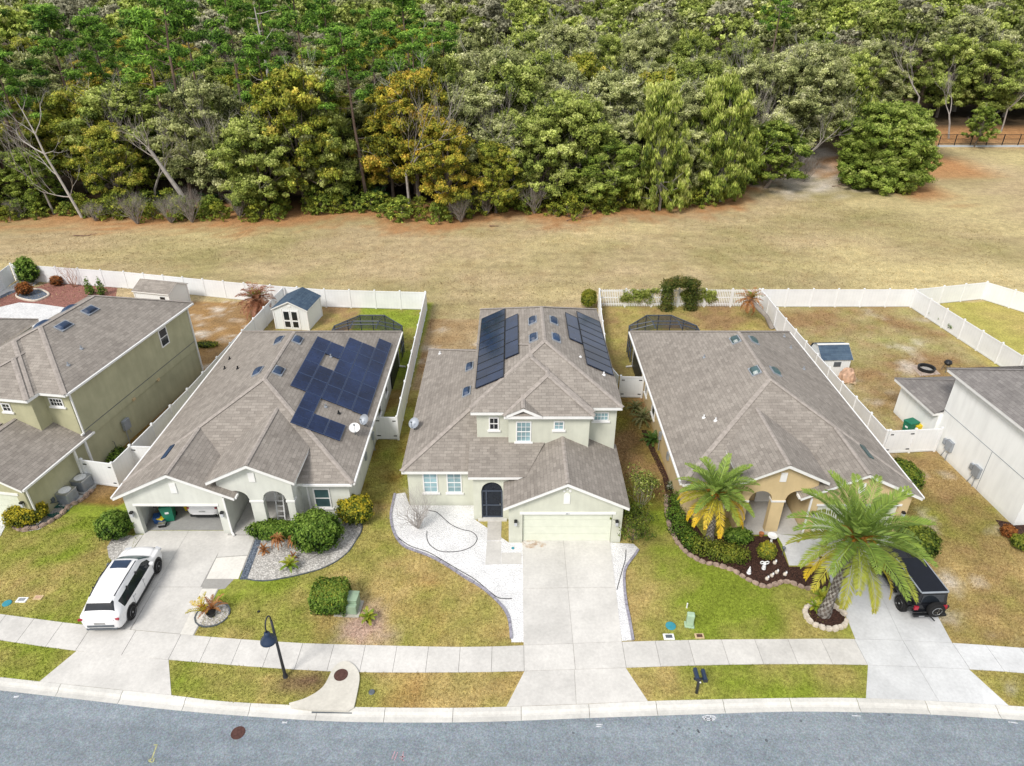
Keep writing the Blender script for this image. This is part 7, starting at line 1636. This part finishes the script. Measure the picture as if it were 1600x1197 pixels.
# the bulk of the wood
pts = []
def free(x, y, d): return all((x-a)**2+(y-b)**2 > d*d for a, b in pts)
for o in list(COL.objects):
    if o.get('category') == 'tree' and o.location.y > 85: pts.append((o.location.x, o.location.y))
def dens_kind(x, y):
    u = x/(y*.866+13.3)*1067+800; r = rnd.random()
    if u < 420: return 'yel' if r < .26 else 'ora' if r < .32 else 'grn' if r < .44 else 'oak' if r < .62 else 'grey' if r < .82 else 'bare' if r < .92 else 'pine'
    if u < 760: return 'ora' if r < .22 else 'yel' if r < .38 else 'oak' if r < .62 else 'grey' if r < .84 else 'bare' if r < .90 else 'pine' if r < .95 else 'grn'
    if u < 1050: return 'oak' if r < .42 else 'grey' if r < .80 else 'yel' if r < .88 else 'wil' if r < .95 else 'bare'
    return 'oak' if r < .22 else 'grey' if r < .70 else 'wil' if r < .76 else 'bare' if r < .98 else 'grn'
cnt = 0; y = 0
for att in range(9000):
    if cnt >= 205: break
    y = 90+75*rnd.random()**1.15; x = rnd.uniform(-.80, .80)*(y*.866+22)
    if y < edge(x)+3.2: continue
    u = x/(y*.866+13.3)*1067+800
    if 1255 < u < 1332 and y < 142: continue
    if 1332 <= u < 1475 and y < 143: continue
    if y < 150 and u > 1440 and y < 140: continue
    d = 4.4 if y < 105 else 6.0 if y < 130 else 7.6
    if not free(x, y, d): continue
    pts.append((x, y)); k = dens_kind(x, y); s = rnd.uniform(.92, 1.28) if k != 'pine' else rnd.uniform(.9, 1.08)
    if y < 100: s *= .82
    place(k, x, y, s); cnt += 1
for k_, L_ in TREES.items():
    for i_, o_ in enumerate(L_):
        if (k_, i_) not in used:
            for c_ in list(o_.children): bpy.data.objects.remove(c_)
            bpy.data.objects.remove(o_)
# farther back the wood is one canopy
rngd = np.random.default_rng(77); AC = []
pals = [P_OAK, P_GREY, P_GREY, [(.05, .052, .03), (.13, .13, .08), (.22, .215, .14), (.31, .30, .20), (.40, .39, .28)], P_WIL, P_OAK]
lib = []
for i, p in enumerate(pals):
    bl = []; rg = random.Random(500+i)
    for k in range(14): t = .35+.65*(k+.5)/14; a = k*2.4; r = 5.0*math.sin(math.pi*min(1, .3+.66*t))**.6*rg.uniform(.5, 1); bl.append((r*math.cos(a), r*math.sin(a), 6+8*t, rg.uniform(1.4, 2.1), rg.uniform(1.1, 1.5)))
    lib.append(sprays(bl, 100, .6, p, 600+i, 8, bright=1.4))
for yy in np.arange(97, 268, 9.5):
    w_ = .80*(yy*.866+22)+(75 if yy < 166 else 30)
    for xx in np.arange(-w_, w_, 9.0):
        if yy < 166 and (abs(xx) < .80*(yy*.866+22)+4 or yy < edge(xx)+6): continue
        C, Nn, Sz, K = lib[rngd.integers(len(lib))]; s = rngd.uniform(.95, 1.35); a = rngd.uniform(0, 6.28); ca, sa = math.cos(a), math.sin(a)
        x = xx+rngd.uniform(-3, 3); y_ = yy+rngd.uniform(-3, 3); R2 = np.array([[ca, sa, 0], [-sa, ca, 0], [0, 0, 1]])
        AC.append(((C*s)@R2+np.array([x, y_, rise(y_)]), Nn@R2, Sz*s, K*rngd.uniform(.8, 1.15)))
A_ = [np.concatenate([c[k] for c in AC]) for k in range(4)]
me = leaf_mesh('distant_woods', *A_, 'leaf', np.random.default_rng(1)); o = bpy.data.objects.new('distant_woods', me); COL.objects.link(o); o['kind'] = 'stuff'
# understorey along the edge
UB = [make_tree('understorey_shrub', 'dark leafy shrub at the edge of the wood', P_GRN[:4]+P_YEL[3:4], 700, 3.4, 2.3, 22, .26, 420, .08, BARK, 'bush', group='shrubs along the edge of the wood', cat='shrub'),
      make_tree('understorey_shrub', 'olive yellow shrub at the edge of the wood', P_YEL[:4], 701, 3.0, 2.0, 20, .24, 420, .08, BARK, 'bush', group='olive shrubs along the edge of the wood', cat='shrub')]
TW = [twig_bush('bare_shrub', 'pale grey bare twig clump at the edge of the wood', 710+i, 2.9, 26, (.30, .275, .25), (0, 0), .6, 4, 'shrub', 'bare twig clumps along the edge of the wood', .05) for i in range(2)]
PL = small_palm('saw_palmetto', 'green fan of palmetto in the shade of the wood', (0, 0), 1.6, 22, 720, [(.03, .10, .03), (.05, .14, .04)], .4, (80, 0), 12, .3); PL['group'] = 'palmettos in the shade of the wood'
def put(o, x, y, s, first):
    if not first: o = copy_tree(o)
    o.location = (x, y, rise(y)-.05); o.rotation_euler = (0, 0, rnd.uniform(0, 6.28)); o.scale = (s, s, s*rnd.uniform(.8, 1.2)); return o
f0 = [True, True, True, True, True]
rnd.seed(33)
for x in np.arange(-72, 62, 2.3):
    u = x/(edge(x)*.866+13.3)*1067+800
    if 1255 < u < 1330 or u > 1440: continue
    for rep in range(2):
        xx = x+rnd.uniform(-1.2, 1.2); y = edge(xx)+.8+rnd.uniform(-.6, .8)+rep*3.0
        k = 0 if rnd.random() < .55 else 1; s = rnd.uniform(.55, 1.05)
        put(UB[k], xx, y, s, f0[k]); f0[k] = False
for i, (px, y) in enumerate(((215, 87.5), (268, 88), (300, 88.2), (375, 90), (150, 89), (720, 88.5), (835, 92.5), (30, 90), (760, 92), (1255, 110))):
    k = i % 2; put(TW[k], fx(px, y), y, rnd.uniform(.8, 1.2), f0[2+k]); f0[2+k] = False
for i, (px, y) in enumerate(((565, 94), (545, 96), (590, 97), (170, 92), (250, 96), (330, 97), (400, 98), (100, 96))):
    put(PL, fx(px, y), y, rnd.uniform(.9, 1.5), f0[4]); f0[4] = False
# fallen leaves and litter on the dark floor of the wood, loose sticks on the field edge
lf = MB(); rnd.seed(44)
for px, y, l in ((885, 88.9, 1.6), (115, 82.5, 1.3), (905, 90.5, .8), (765, 86.6, .7), (1300, 107, .9)):
    x = fx(px, y); a = rnd.uniform(-.4, .4); lf = MB(); branch(lf, (x, y, .08), (math.cos(a), math.sin(a), .05), l, .07, 2, random.Random(int(px)), .5, (.2, .13, .10), 5); thing('fallen_branch', lf, 'bark', 'fallen dead branch lying where the field meets the wood', 'branch', (x, y, 0), 'fallen branches on the field')
# ------------------------------------------------------------------ light and camera
w = bpy.data.worlds.new('World'); scene.world = w; w.use_nodes = True; t = w.node_tree; bg = t.nodes['Background']
sky = t.nodes.new('ShaderNodeTexSky'); sky.sky_type = 'NISHITA'; sky.sun_disc = False; sky.sun_elevation = R(47); sky.sun_rotation = R(SUN_ROT); sky.air_density = 1.0; sky.dust_density = 3.0; sky.ozone_density = 1.0
cn = noise_(t, texco(t, 'Generated', (1.0, 1.0, 2.5)), 1.6, 6)
cl_ = mixc(t, ramp(t, cn, [(.30, .45), (.65, .85)]), sky.outputs[0], (6.5, 6.55, 6.65)); t.links.new(cl_, bg.inputs[0]); bg.inputs[1].default_value = .15   # thin bright overcast over the blue
sl_ = bpy.data.lights.new('sun', 'SUN'); sl_.energy = 3.0; sl_.angle = R(16); sl_.color = (1.0, .955, .89)
so = bpy.data.objects.new('sun', sl_); COL.objects.link(so)
az = R(SUN_ROT); sundir = Vector((math.sin(az)*math.cos(R(47)), math.cos(az)*math.cos(R(47)), math.sin(R(47))))
so.rotation_euler = sundir.to_track_quat('Z', 'Y').to_euler(); so.location = sundir*60
cd = bpy.data.cameras.new('camera'); cd.sensor_width = 36; cd.lens = 24.0; cd.clip_end = 3000
co = bpy.data.objects.new('camera', cd); COL.objects.link(co); co.location = (0, 0, 26.6); co.rotation_euler = (R(60), 0, 0); scene.camera = co
vs = scene.view_settings; scene.display_settings.display_device = 'sRGB'; vs.view_transform = 'Standard'; vs.look = 'None'; vs.exposure = 0; vs.gamma = 1
scene.render.engine = 'CYCLES'; scene.cycles.max_bounces = 6; scene.cycles.transparent_max_bounces = 12; scene.cycles.use_denoising = True
bpy.context.view_layer.update()
